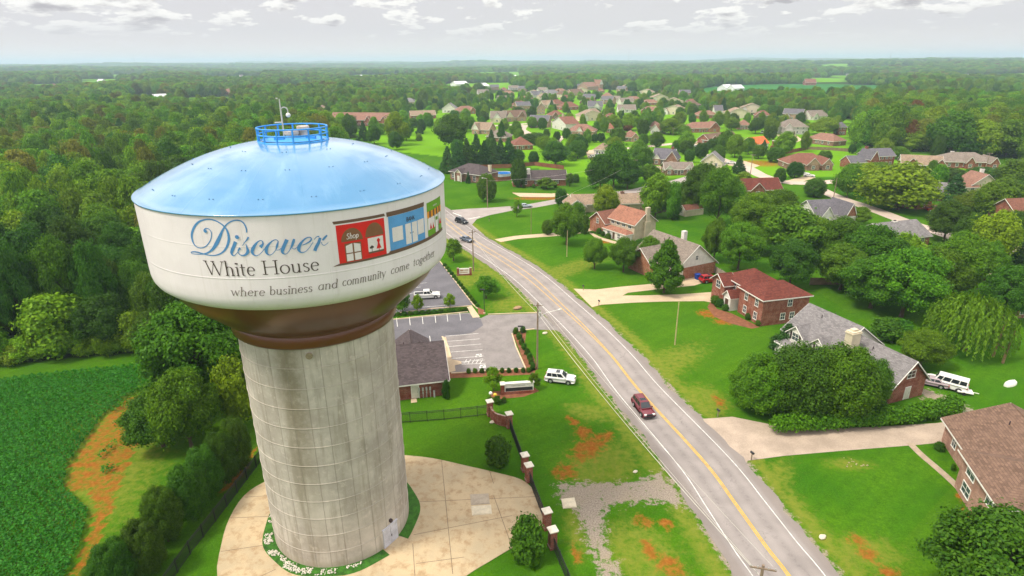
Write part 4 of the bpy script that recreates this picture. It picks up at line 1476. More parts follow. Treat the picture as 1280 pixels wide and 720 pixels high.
# ---- soybean crop: leaf clumps in rows
rng = np.random.default_rng(17)
fx = np.array([p[0] for p in FIELD])
fy = np.array([p[1] for p in FIELD])
fpx = rng.uniform(max(fx.min(), -105), fx.max(), 340000)
fpy = rng.uniform(max(fy.min(), 34), fy.max(), 340000)
rowa = 0.9
u = fpx * math.cos(rowa) + fpy * math.sin(rowa)
thin = 0.62 + 0.38 * np.sin(u * 2 * math.pi / 0.95)
ed = dist_line(fpx, fpy, CLAY_F + [CLAY_F[0]])
keep = in_poly(fpx, fpy, FIELD) & (rng.random(len(fpx)) < 0.30 + 0.7 * thin)
infringe = in_poly(fpx, fpy, CLAY_F)
keep &= ~infringe | (vnoise(fpx, fpy, 1.7, 5) > 0.93)
fringe = (rng.random(len(fpx)) < 0.4) & in_poly(fpx, fpy, CLAY_F) & (vnoise(fpx, fpy, 2.6, 2) > 0.8)
keep |= fringe
fpx, fpy, thin = fpx[keep], fpy[keep], thin[keep]
hgt_ = (0.35 + 0.35 * thin + 0.25 * vnoise(fpx, fpy, 3.5, 1)) * (0.6 + 0.4 * rng.random(len(fpx)))
cc_ = np.stack([fpx, fpy, hgt_], 1)
nn_ = rng.normal(size=cc_.shape) * 0.55 + np.array([0, 0, 1.0])
SOY = leaf_mat('leaf_soybean', (0.018, 0.135, 0.012), (0.060, 0.275, 0.018), 0.0, 0.0)
sme = quads_mesh('soybean_crop', cc_, nn_, 0.13, SOY, rng, 0.7)
so = bpy.data.objects.new('soybean_crop', sme)
COL.objects.link(so)
tag(so, 'dense dark green soybean crop filling the field left of the tower', 'crop', kind='stuff')
# ------------------------------------------------------------------ woods: the nearest trees one by one, the rest as instanced woodland
rng = np.random.default_rng(29)


def jitter_grid(x0, x1, y0, y1, s, rng, j=0.42):
    xs = np.arange(x0, x1, s)
    ys = np.arange(y0, y1, s)
    a, b_ = np.meshgrid(xs, ys)
    a = a + (np.arange(len(ys)) % 2)[:, None] * s * 0.5
    a = a + rng.uniform(-j, j, a.shape) * s
    b_ = b_ + rng.uniform(-j, j, b_.shape) * s
    return a.ravel(), b_.ravel()


def visible(x, y, m=1.06):
    return (np.abs(x) < 0.86 * m * (y * math.cos(TH) + CAMH * math.sin(TH)) + 8) & (y > 20)


# left woodland
wx, wy = jitter_grid(-560, 0, 80, 520, 7.4, rng)
k = in_poly(wx, wy, WOODS) & visible(wx, wy)
wx, wy = wx[k], wy[k]
dd = np.hypot(wx, wy)
# trees standing in the tank's view shadow are seen by nobody: keep them only as a sparse backing
order = np.argsort(dd)
wx, wy, dd = wx[order], wy[order], dd[order]
NW = 118
edge_d = dist_line(wx, wy, WOODS + [WOODS[0]])
WL = ['broadleaf tree in the dense dark woodland left of the water tower']
for i in range(min(NW, len(wx))):
    w_ = rng.uniform(7, 14)
    h_ = rng.uniform(11.5, 20)
    kd = rng.choice(['oak', 'maple', 'darkmaple', 'brown', 'lightmaple'], p=[.6, .13, .14, .07, .06]) if i > 60 else rng.choice(['bigdark', 'bigmid', 'oak'], p=[.8, .12, .08])
    if edge_d[i] < 5:
        h_ *= rng.uniform(0.5, 0.9)
        w_ *= 0.9
    tree_at(wx[i], wy[i], h_, w_, kd, WL[0], 'trees of the dense woodland', rot=rng.uniform(0, 6.28))
SC = []     # x, y, w, h, proto index
PK = ['oak', 'oak', 'oak', 'oak', 'darkmaple', 'lightmaple', 'maple', 'cone', 'round', 'rust', 'brown', 'brown']
scat_meshes = [PROTO['oak'][0][0], PROTO['oak'][1][0], PROTO['oak'][2][0], PROTO['oak'][3][0], PROTO['darkmaple'][0][0], PROTO['lightmaple'][0][0], PROTO['maple'][1][0], PROTO['cone'][0][0], PROTO['round'][0][0], PROTO['rust'][0][0], PROTO['brown'][0][0], PROTO['brown'][1][0]]
PW = np.array([.14, .14, .14, .13, .05, .15, .14, .03, .01, .001, .05, .05])
PW = PW / PW.sum()


def scat(x, y, w, h, p=PW):
    p = np.array(p) / np.sum(p)
    n = len(x)
    SC.append(np.stack([x, y, w, h, rng.choice(len(p), n, p=p)], 1))


n = len(wx) - NW
scat(wx[NW:], wy[NW:], rng.uniform(7, 15, n), rng.uniform(11, 21, n), [.16, .16, .16, .16, .08, .06, .1, .02, .01, 0, .05, .05])
# understorey along the front edge of the wood
ep = resample([G2(p) for p in [(-60, 459), (0, 457), (60, 451), (120, 446), (197, 440)]], 1.6)
for (x, y) in ep:
    pass
ex = np.array([p[0] for p in ep]) + rng.uniform(-1, 1, len(ep))
ey = np.array([p[1] for p in ep]) + rng.uniform(0.5, 3.5, len(ep))
scat(ex, ey, rng.uniform(3.5, 6, len(ep)), rng.uniform(3, 7.5, len(ep)), np.array([.3, .2, .2, .2, .05, .05, 0, 0, 0, 0, 0, 0]))

# right hand wood
wx, wy = jitter_grid(100, 700, 240, 640, 8.4, rng)
k = in_poly(wx, wy, RIGHTWOODS) & visible(wx, wy)
wx, wy = wx[k], wy[k]
scat(wx, wy, rng.uniform(10, 15, len(wx)), rng.uniform(13, 21, len(wx)), np.array([.14, .14, .14, .14, .1, .16, .14, .02, 0, .01, .03, .03]))

# subdivision: looser planting; keep the views of the houses open
HOUSE_PTS = []      # filled from the house list further down (px) so that no random tree hides a front
# ------------------------------------------------------------------ houses
BR = {
    'red': brick_mat('brick_red', (0.26, 0.072, 0.040)),
    'orange': brick_mat('brick_orange', (0.33, 0.115, 0.058)),
    'brown': brick_mat('brick_brown', (0.235, 0.115, 0.075)),
    'pink': brick_mat('brick_pink', (0.42, 0.225, 0.17)),
    'tan': brick_mat('brick_tan', (0.40, 0.25, 0.165)),
    'office': brick_mat('brick_office', (0.245, 0.055, 0.030)),
    'white': siding_mat('siding_white', (0.74, 0.70, 0.64)),
    'cream': siding_mat('siding_cream', (0.66, 0.57, 0.41)),
    'beige': siding_mat('siding_beige', (0.55, 0.46, 0.33)),
    'grey': siding_mat('siding_grey', (0.50, 0.48, 0.46)),
    'metal': siding_mat('siding_metal', (0.78, 0.78, 0.77)),
}
RF = {
    'dark': shingle_mat('shingles_dark', (0.085, 0.066, 0.068)),
    'grey': shingle_mat('shingles_grey', (0.20, 0.185, 0.185)),
    'slate': shingle_mat('shingles_slate', (0.135, 0.125, 0.14)),
    'greybrown': shingle_mat('shingles_grey_brown', (0.215, 0.175, 0.145)),
    'brown': shingle_mat('shingles_brown', (0.17, 0.105, 0.075)),
    'tan': shingle_mat('shingles_tan', (0.285, 0.205, 0.145)),
    'red': shingle_mat('shingles_red', (0.135, 0.037, 0.026)),
    'pink': shingle_mat('shingles_pink', (0.30, 0.135, 0.088)),
    'orange': shingle_mat('shingles_orange', (0.70, 0.15, 0.05)),
    'salmon': shingle_mat('shingles_salmon', (0.255, 0.135, 0.098)),
    'rust': shingle_mat('shingles_rust', (0.20, 0.085, 0.058)),
    'white': shingle_mat('roof_white_metal', (0.78, 0.78, 0.78), 0.05),
}
TRIM = mat('trim_white', (0.76, 0.73, 0.67), 0.6, 0.1, 2, 9)
PANE = glass_mat('window_glass', (0.055, 0.065, 0.08))
DOORM = mat('door_paint', (0.62, 0.58, 0.5), 0.5, 0.1, 2, 8)
DOORD = mat('door_dark', (0.10, 0.05, 0.035), 0.5, 0.2, 2, 8)
SHUT = mat('shutter_dark', (0.05, 0.03, 0.035), 0.6, 0.2, 2, 8)
GARAGE = mat('garage_door', (0.66, 0.62, 0.54), 0.5, 0.08, 2, 8)


def gable_wall(mb, x0, x1, y0, y1, h, rise, axis, mi=0):
    if axis == 'x':
        ym = (y0 + y1) / 2
        vs = [(x0, y0, -0.3), (x0, y1, -0.3), (x0, y1, h), (x0, ym, h + rise), (x0, y0, h)]
        vs += [(x1, p[1], p[2]) for p in vs]
    else:
        xm = (x0 + x1) / 2
        vs = [(x0, y0, -0.3), (x1, y0, -0.3), (x1, y0, h), (xm, y0, h + rise), (x0, y0, h)]
        vs += [(p[0], y1, p[2]) for p in vs]
    fs = [(0, 1, 2, 3, 4), (9, 8, 7, 6, 5)] + [(i, (i + 1) % 5, 5 + (i + 1) % 5, 5 + i) for i in range(5)]
    mb.add(vs, fs, mi)


def slab(mb, quad, t=0.16, mi=0):
    q = [Vector(p) for p in quad]
    n = (q[1] - q[0]).cross(q[-1] - q[0]).normalized()
    if n.z < 0:
        n = -n
    lo = [p + Vector((0, 0, 0.01)) for p in q]
    hi = [p + n * t for p in q]
    k = len(q)
    mb.add(lo + hi, [list(range(k))[::-1], list(range(k, 2 * k))] + [(i, (i + 1) % k, k + (i + 1) % k, k + i) for i in range(k)], mi)


def gable_roof(mb, x0, x1, y0, y1, h, rise, axis, ov=0.4, mi=0, dz=0.0):
    if axis == 'x':
        ym = (y0 + y1) / 2
        k = rise / (ym - y0)
        z = h - ov * k + dz
        for ya in (y0 - ov, y1 + ov):
            slab(mb, [(x0 - ov, ya, z), (x1 + ov, ya, z), (x1 + ov, ym, h + rise + dz), (x0 - ov, ym, h + rise + dz)], mi=mi)
    else:
        xm = (x0 + x1) / 2
        k = rise / (xm - x0)
        z = h - ov * k + dz
        for xa in (x0 - ov, x1 + ov):
            slab(mb, [(xa, y0 - ov, z), (xa, y1 + ov, z), (xm, y1 + ov, h + rise + dz), (xm, y0 - ov, h + rise + dz)], mi=mi)


def hip_roof(mb, x0, x1, y0, y1, h, rise, ov=0.4, mi=0, dz=0.0):
    x0, x1, y0, y1 = x0 - ov, x1 + ov, y0 - ov, y1 + ov
    e = [(x0, y0, h + dz), (x1, y0, h + dz), (x1, y1, h + dz), (x0, y1, h + dz)]
    b_ = [(p[0], p[1], p[2] - 0.18) for p in e]
    if (x1 - x0) >= (y1 - y0):
        d = (y1 - y0) / 2 * 0.95
        ym = (y0 + y1) / 2
        r = [(x0 + d, ym, h + rise + dz), (x1 - d, ym, h + rise + dz)]
        fs = [(0, 1, 5, 4), (1, 2, 5), (2, 3, 4, 5), (3, 0, 4)]
    else:
        d = (x1 - x0) / 2 * 0.95
        xm = (x0 + x1) / 2
        r = [(xm, y0 + d, h + rise + dz), (xm, y1 - d, h + rise + dz)]
        fs = [(0, 1, 4), (1, 2, 5, 4), (2, 3, 5), (3, 0, 4, 5)]
    mb.add(e + r, fs, mi)
    mb.add(b_ + e, [(0, 1, 2, 3), (0, 1, 5, 4), (1, 2, 6, 5), (2, 3, 7, 6), (3, 0, 4, 7)], mi)


FACE = {'f': (Vector((1, 0, 0)), Vector((0, -1, 0))), 'b': (Vector((-1, 0, 0)), Vector((0, 1, 0))), 'l': (Vector((0, -1, 0)), Vector((-1, 0, 0))), 'r': (Vector((0, 1, 0)), Vector((1, 0, 0)))}


def wall_box(mb, c, u, n, w, h, d0, d1, mi=0):
    """box on a wall: centre c, u along the wall, n outward"""
    p = []
    for z in (-h / 2, h / 2):
        for d in (d0, d1):
            for s in (-w / 2, w / 2):
                p.append(c + u * s + n * d + Vector((0, 0, z)))
    mb.add(p, [(0, 2, 3, 1), (4, 5, 7, 6), (0, 1, 5, 4), (2, 6, 7, 3), (0, 4, 6, 2), (1, 3, 7, 5)], mi)


def window(root, c, face, w=1.0, h=1.4, shutters=False, muntin=True):
    u, n = FACE[face]
    mb = MB()
    t = 0.09
    wall_box(mb, c + Vector((0, 0, h / 2 + t / 2)), u, n, w + 2 * t, t, 0.0, 0.07)
    wall_box(mb, c - Vector((0, 0, h / 2 + t / 2)), u, n, w + 2.6 * t, t, 0.0, 0.11)
    for s in (-1, 1):
        wall_box(mb, c + u * s * (w / 2 + t / 2), u, n, t, h, 0.0, 0.068)
    if muntin:
        wall_box(mb, c, u, n, w, 0.06, 0.0, 0.055)
        wall_box(mb, c, u, n, 0.05, h, 0.0, 0.052)
    fr = mb.build('window', TRIM, root)
    mb = MB()
    wall_box(mb, c, u, n, w, h, 0.0, 0.03)
    mb.build('pane', PANE, fr)
    if shutters:
        for s in (-1, 1):
            mb = MB()
            wall_box(mb, c + u * s * (w / 2 + t + 0.22), u, n, 0.4, h + 0.1, 0.0, 0.06)
            mb.build('shutter', SHUT, fr)
    return fr


def door(root, c, face, w=1.0, h=2.1, m=None):
    u, n = FACE[face]
    mb = MB()
    for s in (-1, 1):
        wall_box(mb, c + u * s * (w / 2 + 0.06) + Vector((0, 0, h / 2)), u, n, 0.12, h, 0.0, 0.08, 0)
    wall_box(mb, c + Vector((0, 0, h + 0.06)), u, n, w + 0.24, 0.12, 0.0, 0.08, 0)
    wall_box(mb, c + Vector((0, 0, h / 2)), u, n, w, h, 0.0, 0.04, 1)
    for zz in (0.28, 0.72):
        for s in (-1, 1):
            wall_box(mb, c + u * s * w * 0.22 + Vector((0, 0, h * zz)), u, n, w * 0.3, h * 0.3, 0.04, 0.055, 1)
    d = mb.build('door', [TRIM, m or DOORM], root)
    mb = MB()
    mb.sphere(c + u * w * 0.38 + n * 0.09 + Vector((0, 0, 1.0)), 0.045, 6)
    mb.build('handle', SHUT, d)
    return d


def chimney(roof, x, y, z0, z1, m, w=0.9, d=0.7, cap=True):
    mb = MB()
    mb.box(x - w / 2, x + w / 2, y - d / 2, y + d / 2, z0, z1, 0)
    if cap:
        mb.box(x - w / 2 - 0.08, x + w / 2 + 0.08, y - d / 2 - 0.08, y + d / 2 + 0.08, z1 - 0.25, z1 - 0.05, 1)
        mb.box(x - w / 4, x + w / 4, y - d / 4, y + d / 4, z1, z1 + 0.25, 2)
    return mb.build('chimney', [m, m, SHUT], roof)


HP = []


def house(name, label, A, B, depth, masses, cat='house', rot_fix=0.0, origin=None):
    """A, B: pixels of the visible base edge (left, right). masses: dicts in local metres (x along AB from 0, y away)"""
    a, b_ = (G(*A), G(*B)) if origin is None else origin
    ang = math.atan2(b_.y - a.y, b_.x - a.x) + rot_fix
    L = (b_ - a).length
    root = empty(name, (a.x, a.y, float(hgt(a.x, a.y))), ang, label, cat)
    root['L'] = L
    HP.append(((a.x + b_.x) / 2, (a.y + b_.y) / 2, L))
    for k, ms in enumerate(masses):
        x0, x1, y0, y1 = ms.get('x0', 0), ms.get('x1', L), ms.get('y0', 0), ms.get('y1', depth)
        if isinstance(x0, float) and ms.get('frac'):
            x0, x1 = x0 * L, x1 * L
        h, rise = ms['h'], ms['rise']
        kind = ms.get('roof', 'x')
        wm = BR[ms['wall']]
        mb = MB()
        if kind in ('x', 'y'):
            gable_wall(mb, x0, x1, y0, y1, h, rise, kind)
        else:
            mb.box(x0, x1, y0, y1, -0.3, h)
        mats = [wm]
        wo = mb.build('wall', mats, root)
        if ms.get('gable') and kind in ('x', 'y'):
            # differently clad gable ends, standing 3 cm proud
            if kind == 'x':
                ym = (y0 + y1) / 2
                tris = [[(xx + s * 0.03, y0, h), (xx + s * 0.03, y1, h), (xx + s * 0.03, ym, h + rise)] for xx, s in ((x0, -1), (x1, 1))]
            else:
                xm = (x0 + x1) / 2
                tris = [[(x0, yy + s * 0.03, h), (x1, yy + s * 0.03, h), (xm, yy + s * 0.03, h + rise)] for yy, s in ((y0, -1), (y1, 1))]
            for tri in tris:
                MB().add(tri, [(0, 1, 2)]).build('gable_end', BR[ms['gable']], root)
        mb = MB()
        ov = ms.get('ov', 0.45)
        dz = 0.004 * k
        if kind in ('x', 'y'):
            gable_roof(mb, x0, x1, y0, y1, h, rise, kind, ov, 0, dz)
            # white rake and eave trim
            if kind == 'x':
                ym = (y0 + y1) / 2
                kk_ = rise / (ym - y0)
                for xx in (x0 - ov - 0.02, x1 + ov + 0.02):
                    for ya in (y0 - ov, y1 + ov):
                        mb.tube([(xx, ya, h - ov * kk_ + dz + 0.03), (xx, ym, h + rise + dz + 0.03)], 0.10, 4, 1)
                for ya in (y0 - ov - 0.03, y1 + ov + 0.03):
                    mb.box(x0 - ov, x1 + ov, ya - 0.06, ya + 0.06, h - ov * kk_ - 0.1, h - ov * kk_ + 0.1, 1)
            else:
                xm = (x0 + x1) / 2
                kk_ = rise / (xm - x0)
                for yy in (y0 - ov - 0.02, y1 + ov + 0.02):
                    for xa in (x0 - ov, x1 + ov):
                        mb.tube([(xa, yy, h - ov * kk_ + dz + 0.03), (xm, yy, h + rise + dz + 0.03)], 0.10, 4, 1)
                for xa in (x0 - ov - 0.03, x1 + ov + 0.03):
                    mb.box(xa - 0.06, xa + 0.06, y0 - ov, y1 + ov, h - ov * kk_ - 0.1, h - ov * kk_ + 0.1, 1)
        else:
            hip_roof(mb, x0, x1, y0, y1, h, rise, ov, 0, dz)
            a0, a1, c0, c1 = x0 - ov, x1 + ov, y0 - ov, y1 + ov
            for q in ((a0, a1, c0 - 0.03, c0 + 0.03), (a0, a1, c1 - 0.03, c1 + 0.03), (a0 - 0.03, a0 + 0.03, c0, c1), (a1 - 0.03, a1 + 0.03, c0, c1)):
                mb.box(*q, h - 0.22, h - 0.02 + dz, 1)
        ro = mb.build('roof', [RF[ms['rf']], TRIM], root)
        for (cxf, cyf, ztop, cm) in ms.get('chim', []):
            chimney(ro, x0 + (x1 - x0) * cxf, y0 + (y1 - y0) * cyf, 0.0, ztop, BR[cm], ms.get('cw', 1.2), ms.get('cdp', 0.9))
        for wnd in ms.get('win', []):
            face, pos, z, ww, wh = wnd[:5]
            sh = wnd[5] if len(wnd) > 5 else False
            base = {'f': Vector((x0 + (x1 - x0) * pos, y0, z)), 'b': Vector((x0 + (x1 - x0) * pos, y1, z)), 'l': Vector((x0, y0 + (y1 - y0) * pos, z)), 'r': Vector((x1, y0 + (y1 - y0) * pos, z))}[face]
            window(root, base, face, ww, wh, sh)
        for dr_ in ms.get('door', []):
            face, pos, ww, wh = dr_[:4]
            base = {'f': Vector((x0 + (x1 - x0) * pos, y0, 0.1)), 'l': Vector((x0, y0 + (y1 - y0) * pos, 0.1)), 'r': Vector((x1, y0 + (y1 - y0) * pos, 0.1))}[face]
            door(root, base, face, ww, wh, GARAGE if ww > 2 else (DOORM if len(dr_) < 5 else DOORD))
    return root


def win_row(face, n, z=1.5, w=1.1, h=1.4, a=0.1, b_=0.9, sh=False):
    return [(face, a + (b_ - a) * (i + 0.5) / n, z, w, h, sh) for i in range(n)]


# ---- brick office beside the car park
r = house('office_building', 'small brick office with a dark shingle roof beside the car park and tower', (483, 502.5), (558.5, 493.5), 11, [
    dict(h=3.0, rise=3.4, roof='x', wall='office', rf='dark', y1=11.5, ov=0.5, gable='office', door=[('f', 0.48, 1.0, 2.1)], win=[('r', 0.3, 1.6, 1.0, 1.3), ('r', 0.7, 1.6, 1.0, 1.3)]),
    dict(x0=2.2, x1=7.2, y0=8.5, y1=14.5, h=3.0, rise=1.7, roof='y', wall='office', rf='dark', gable='white', ov=0.6),
], cat='building')
for i, x in enumerate((5.0, 5.55, 6.1, 6.65)):
    mb = MB()
    mb.box(x - 0.13, x + 0.13, -0.16, -0.001, 1.25, 1.8)
    mb.tube([(x, -0.06, 1.25), (x, -0.06, 0.0)], 0.05, 6)
    mb.box(x - 0.09, x + 0.09, -0.14, -0.001, 0.75, 1.0)
    mb.build('meter_box', mat('meter_grey', (0.45, 0.44, 0.42), 0.6), r)
mb = MB()
mb.box(7.1, 7.35, -0.3, -0.001, 0.0, 1.1)
mb.build('meter_box', mat('meter_grey', (0.45, 0.44, 0.42), 0.6), r)
mb = MB()
L_ = r['L']
mb.tube([(L_ + 0.03, -0.06, 0.0), (L_ + 0.03, -0.06, 2.9)], 0.06, 6)
mb.build('downpipe', TRIM, r)

# ---- red roofed brick house (two storeys)
r = house('brick_house', 'two storey red brick house with a red hip roof beside the wide green lawn', (950, 408), (1008, 401), 16, [
    dict(x0=0, x1=10.2, y0=0, y1=7.5, h=5.5, rise=2.1, roof='hip', wall='red', rf='red', win=[('f', 0.58, 4.3, 0.9, 1.3), ('f', 0.46, 1.6, 0.9, 1.3), ('f', 0.66, 1.6, 0.9, 1.3), ('l', 0.25, 4.2, 0.9, 1.4), ('l', 0.7, 4.2, 0.9, 1.4), ('l', 0.25, 1.5, 0.9, 1.4), ('l', 0.7, 1.5, 0.9, 1.4)]),
    dict(x0=1.2, x1=9.2, y0=6.5, y1=14.8, h=5.3, rise=2.5, roof='hip', wall='red', rf='red', win=[('l', 0.55, 4.2, 0.9, 1.4)]),
    dict(x0=-1.0, x1=1.4, y0=11.4, y1=15.8, h=4.6, rise=1.6, roof='x', wall='red', rf='red', gable='red', win=[('l', 0.5, 4.0, 1.4, 1.5), ('f', 0.5, 1.5, 0.8, 1.2)]),
    dict(x0=2.5, x1=8.5, y0=14.8, y1=19, h=3.0, rise=1.6, roof='hip', wall='red', rf='red'),
    dict(x0=-1.4, x1=1.4, y0=8.2, y1=10.6, h=2.9, rise=1.1, roof='x', wall='white', rf='red', gable='white', ov=0.25, door=[('l', 0.5, 1.2, 2.2, 1)]),
])
mb = MB()
mb.box(10.2, 13.2, 2.0, 7.0, 0.8, 0.95)
for x in (10.4, 13.0):
    for y in (2.2, 6.8):
        mb.box(x - 0.07, x + 0.07, y - 0.07, y + 0.07, 0, 1.9)
for y in (2.05, 6.95):
    for z in (1.3, 1.55, 1.85):
        mb.box(10.2, 13.2, y - 0.03, y + 0.03, z, z + 0.07)
mb.build('deck', mat('deck_wood', (0.33, 0.26, 0.2), 0.9), r)

# ---- house with white siding dormers and a brick gable behind the evergreens
r = house('gabled_house', 'grey roofed house with white dormers, a tall cream chimney and a brick gable end', (1110, 505), (1151.5, 494), 14, [
    dict(x0=0, x1=7.0, y0=0, y1=9.5, h=3.1, rise=3.4, roof='y', wall='red', rf='grey', gable='red', win=[('f', 0.5, 4.3, 1.5, 1.1)], door=[('f', 0.5, 0.95, 2.0)]),
    dict(x0=-1.6, x1=8.6, y0=9.5, y1=19.5, h=4.3, rise=3.7, roof='y', wall='white', rf='grey', ov=0.5, gable='white'),
    dict(x0=-2.2, x1=2.5, y0=14.9, y1=18.2, h=4.5, rise=1.5, roof='x', wall='white', rf='grey', ov=0.3, gable='white', win=[('l', 0.5, 4.1, 1.3, 1.3, True)]),
    dict(x0=-2.2, x1=2.5, y0=10.4, y1=13.2, h=4.5, rise=1.3, roof='x', wall='white', rf='grey', ov=0.3, gable='white', win=[('l', 0.5, 4.1, 0.9, 1.2, True)]),
    dict(x0=-3.6, x1=-1.6, y0=9.8, y1=19.2, h=2.4, rise=0.7, roof='hip', wall='white', rf='grey', ov=0.2),
])
mb = MB()
mb.box(-0.9, 0.9, 7.2, 8.5, 0, 8.6)
mb.box(-1.0, 1.0, 7.1, 8.6, 8.2, 8.4)
mb.box(-0.5, 0.5, 7.5, 8.2, 8.6, 8.9)
mb.build('chimney', BR['cream'], r)

# ---- pink brick house with brown roof at the right edge
o_ = Vector((55.3, 65.4, 0))
r = house('brick_house', 'pink brick house with a weathered brown roof at the right edge beside the path', None, None, 10, [
    dict(x0=0, x1=13, y0=-1.6, y1=9, h=3.3, rise=3.2, roof='y', wall='pink', rf='brown', ov=0.5, gable='pink', win=[('l', 0.28, 1.9, 1.1, 1.3), ('l', 0.68, 1.9, 1.1, 1.3)]),
    dict(x0=-1.9, x1=11, y0=-10.5, y1=-1.2, h=4.9, rise=2.4, roof='hip', wall='pink', rf='brown', ov=0.5, win=[('l', 0.72, 3.9, 1.9, 1.3), ('l', 0.72, 1.5, 1.9, 1.3), ('l', 0.2, 3.9, 1.5, 1.3), ('b', 0.9, 3.6, 1.0, 1.2)]),
], origin=(Vector((55.0, 59.4, 0)), Vector((68.0, 55.6, 0))))

# ---- pink roofed house with beige siding
r = house('siding_house', 'beige sided house with a pink shingle roof and big outside chimney', (792, 303), (807, 299), 12, [
    dict(x0=0, x1=8.2, y0=0, y1=10.5, h=5.2, rise=3.0, roof='y', wall='beige', rf='pink', gable='beige', win=[('l', 0.18, 4.4, 1.3, 1.4), ('l', 0.42, 4.4, 1.3, 1.4), ('l', 0.64, 4.4, 1.3, 1.4), ('l', 0.86, 4.4, 1.3, 1.4)]),
    dict(x0=-2.6, x1=0.6, y0=0.5, y1=10.2, h=2.5, rise=0.9, roof='hip', wall='white', rf='pink', ov=0.3, win=[('l', 0.3, 1.3, 1.0, 1.3), ('l', 0.75, 1.3, 1.0, 1.3)], door=[('l', 0.52, 1.0, 2.0, 1)]),
    dict(x0=-1.6, x1=6.5, y0=10.5, y1=17.5, h=3.6, rise=2.6, roof='x', wall='orange', rf='rust', gable='orange', win=[('l', 0.5, 3.6, 1.0, 1.4)]),
], rot_fix=-0.1)
mb = MB()
mb.box(3.2, 5.2, -1.0, 0.0, 0, 5.6)
mb.box(3.6, 4.8, -0.85, 0.0, 5.6, 9.6)
mb.build('chimney', BR['beige'], r)

# ---- house with the white gable
r = house('gabled_house', 'brick house with a brown grey roof and a big white gable above the blue bin', (843, 352), (893, 341), 12, [
    dict(x0=0, h=2.9, y0=0, y1=15, rise=5.0, roof='y', wall='orange', rf='greybrown', gable='white', ov=0.5, win=[('f', 0.5, 4.8, 0.8, 1.0)], door=[('f', 0.14, 0.9, 2.0)]),
    dict(x0=-3.2, x1=2.0, y0=4, y1=13, h=2.9, rise=3.4, roof='x', wall='orange', rf='greybrown', gable='orange'),
])
mb = MB()
mb.box(10.5, 11.6, 9, 10, 0, 8.4)
mb.build('chimney', BR['white'], r)

# ---- long beige ranch house
r = house('ranch_house', 'long low beige house with a faded brown roof just below the side road', (757, 265), (802, 264), 9, [
    dict(h=2.9, x0=-11, rise=2.3, roof='x', y1=9.5, wall='beige', rf='tan', win=[('f', 0.6, 1.6, 1.1, 1.2), ('f', 0.8, 1.6, 0.8, 1.2), ('f', 0.42, 1.6, 1.1, 1.3)], chim=[(0.75, 0.5, 6.0, 'brown')]),
    dict(x0=-13.5, x1=-7.5, y0=-3.5, y1=6, h=2.9, rise=2.2, roof='y', wall='beige', rf='tan', gable='white', win=[('f', 0.5, 1.6, 1.4, 1.3)]),
])
# ---- barn shed
r = house('barn_shed', 'small cream barn shed with a dark red roof on the back lawn', (856, 271), (879, 268), 3.2, [
    dict(h=2.2, rise=1.3, roof='x', wall='cream', rf='rust', ov=0.2, gable='cream', door=[('l', 0.5, 1.4, 1.9)]),
], cat='shed')
# ---- brick hip roofed house, upper left
r = house('brick_house', 'brick house with a dark hip roof and white porch columns right of the tank', (563, 224), (600, 229.5), 12, [
    dict(h=3.6, rise=3.2, roof='hip', wall='brown', rf='dark', y1=12, ov=0.6, chim=[(0.97, 0.6, 6.8, 'cream')], win=[('f', 0.1, 1.8, 1.2, 1.5), ('f', 0.82, 1.7, 1.5, 2.0), ('r', 0.5, 1.8, 1.1, 1.4)]),
    dict(x0=4.6, x1=8.2, y0=-1.6, y1=5, h=3.6, rise=1.5, roof='y', wall='brown', rf='dark', gable='cream', ov=0.3, door=[('f', 0.5, 1.1, 2.2)]),
])
for x in (4.5, 8.3):
    MB().tube([(x, -2.0, 0), (x, -2.0, 3.6)], 0.2, 10).build('porch_column', TRIM, r)
# ---- long brick ranch with dark roof and white chimney
r = house('ranch_house', 'long brick ranch house with a dark roof and a white chimney by the blue pool', (641, 233.5), (704, 232.5), 9, [
    dict(x0=6.8, x1=22, h=2.9, y0=0.8, y1=9.5, rise=2.8, roof='x', wall='orange', rf='dark', win=win_row('f', 4, 1.6, 1.0, 1.3, 0.1, 0.85, True), door=[('f', 0.45, 1.0, 2.1, 1)]),
    dict(x0=0, x1=6.9, y0=0, y1=9, h=3.0, rise=2.4, roof='x', wall='orange', rf='dark', win=[('f', 0.75, 1.7, 1.3, 1.5), ('l', 0.5, 1.7, 1.1, 1.4)]),
])
mb = MB()
mb.box(6.0, 7.3, 2.6, 3.6, 0, 6.9)
mb.box(5.9, 7.4, 2.5, 3.7, 6.4, 6.6)
mb.build('chimney', BR['white'], r)


def simple(name, label, A, B, depth, h, rise, roof, wall, rf, nw=4, wings=(), chim=None, gable=None, garage=None, two=False):
    a, b_ = G(*A), G(*B)
    L = (b_ - a).length
    ms = dict(h=h, rise=rise, roof=roof, wall=wall, rf=rf, y1=depth, gable=gable, win=win_row('f', nw, 1.6, 1.1, 1.4, 0.06, 0.94) + [('l', 0.5, 1.6, 1.1, 1.4), ('r', 0.5, 1.6, 1.1, 1.4)])
    if two:
        ms['win'] += win_row('f', nw, 4.3, 1.0, 1.3, 0.06, 0.94)
    if chim:
        ms['chim'] = [chim]
    else:
        ms['door'] = [('f', 0.5 if nw % 2 == 0 else 0.42, 0.95, 2.0, 1)]
    M = [ms]
    for wg in wings:
        f0, f1, dy, hh, rr_, kind, gb = wg
        M.append(dict(x0=L * f0, x1=L * f1, y0=-dy, y1=depth * 0.6, h=hh, rise=rr_, roof=kind, wall=wall, rf=rf, gable=gb, ov=0.3, win=[('f', 0.5, 1.5, 1.3, 1.4)]))
    return house(name, label, A, B, depth, M)


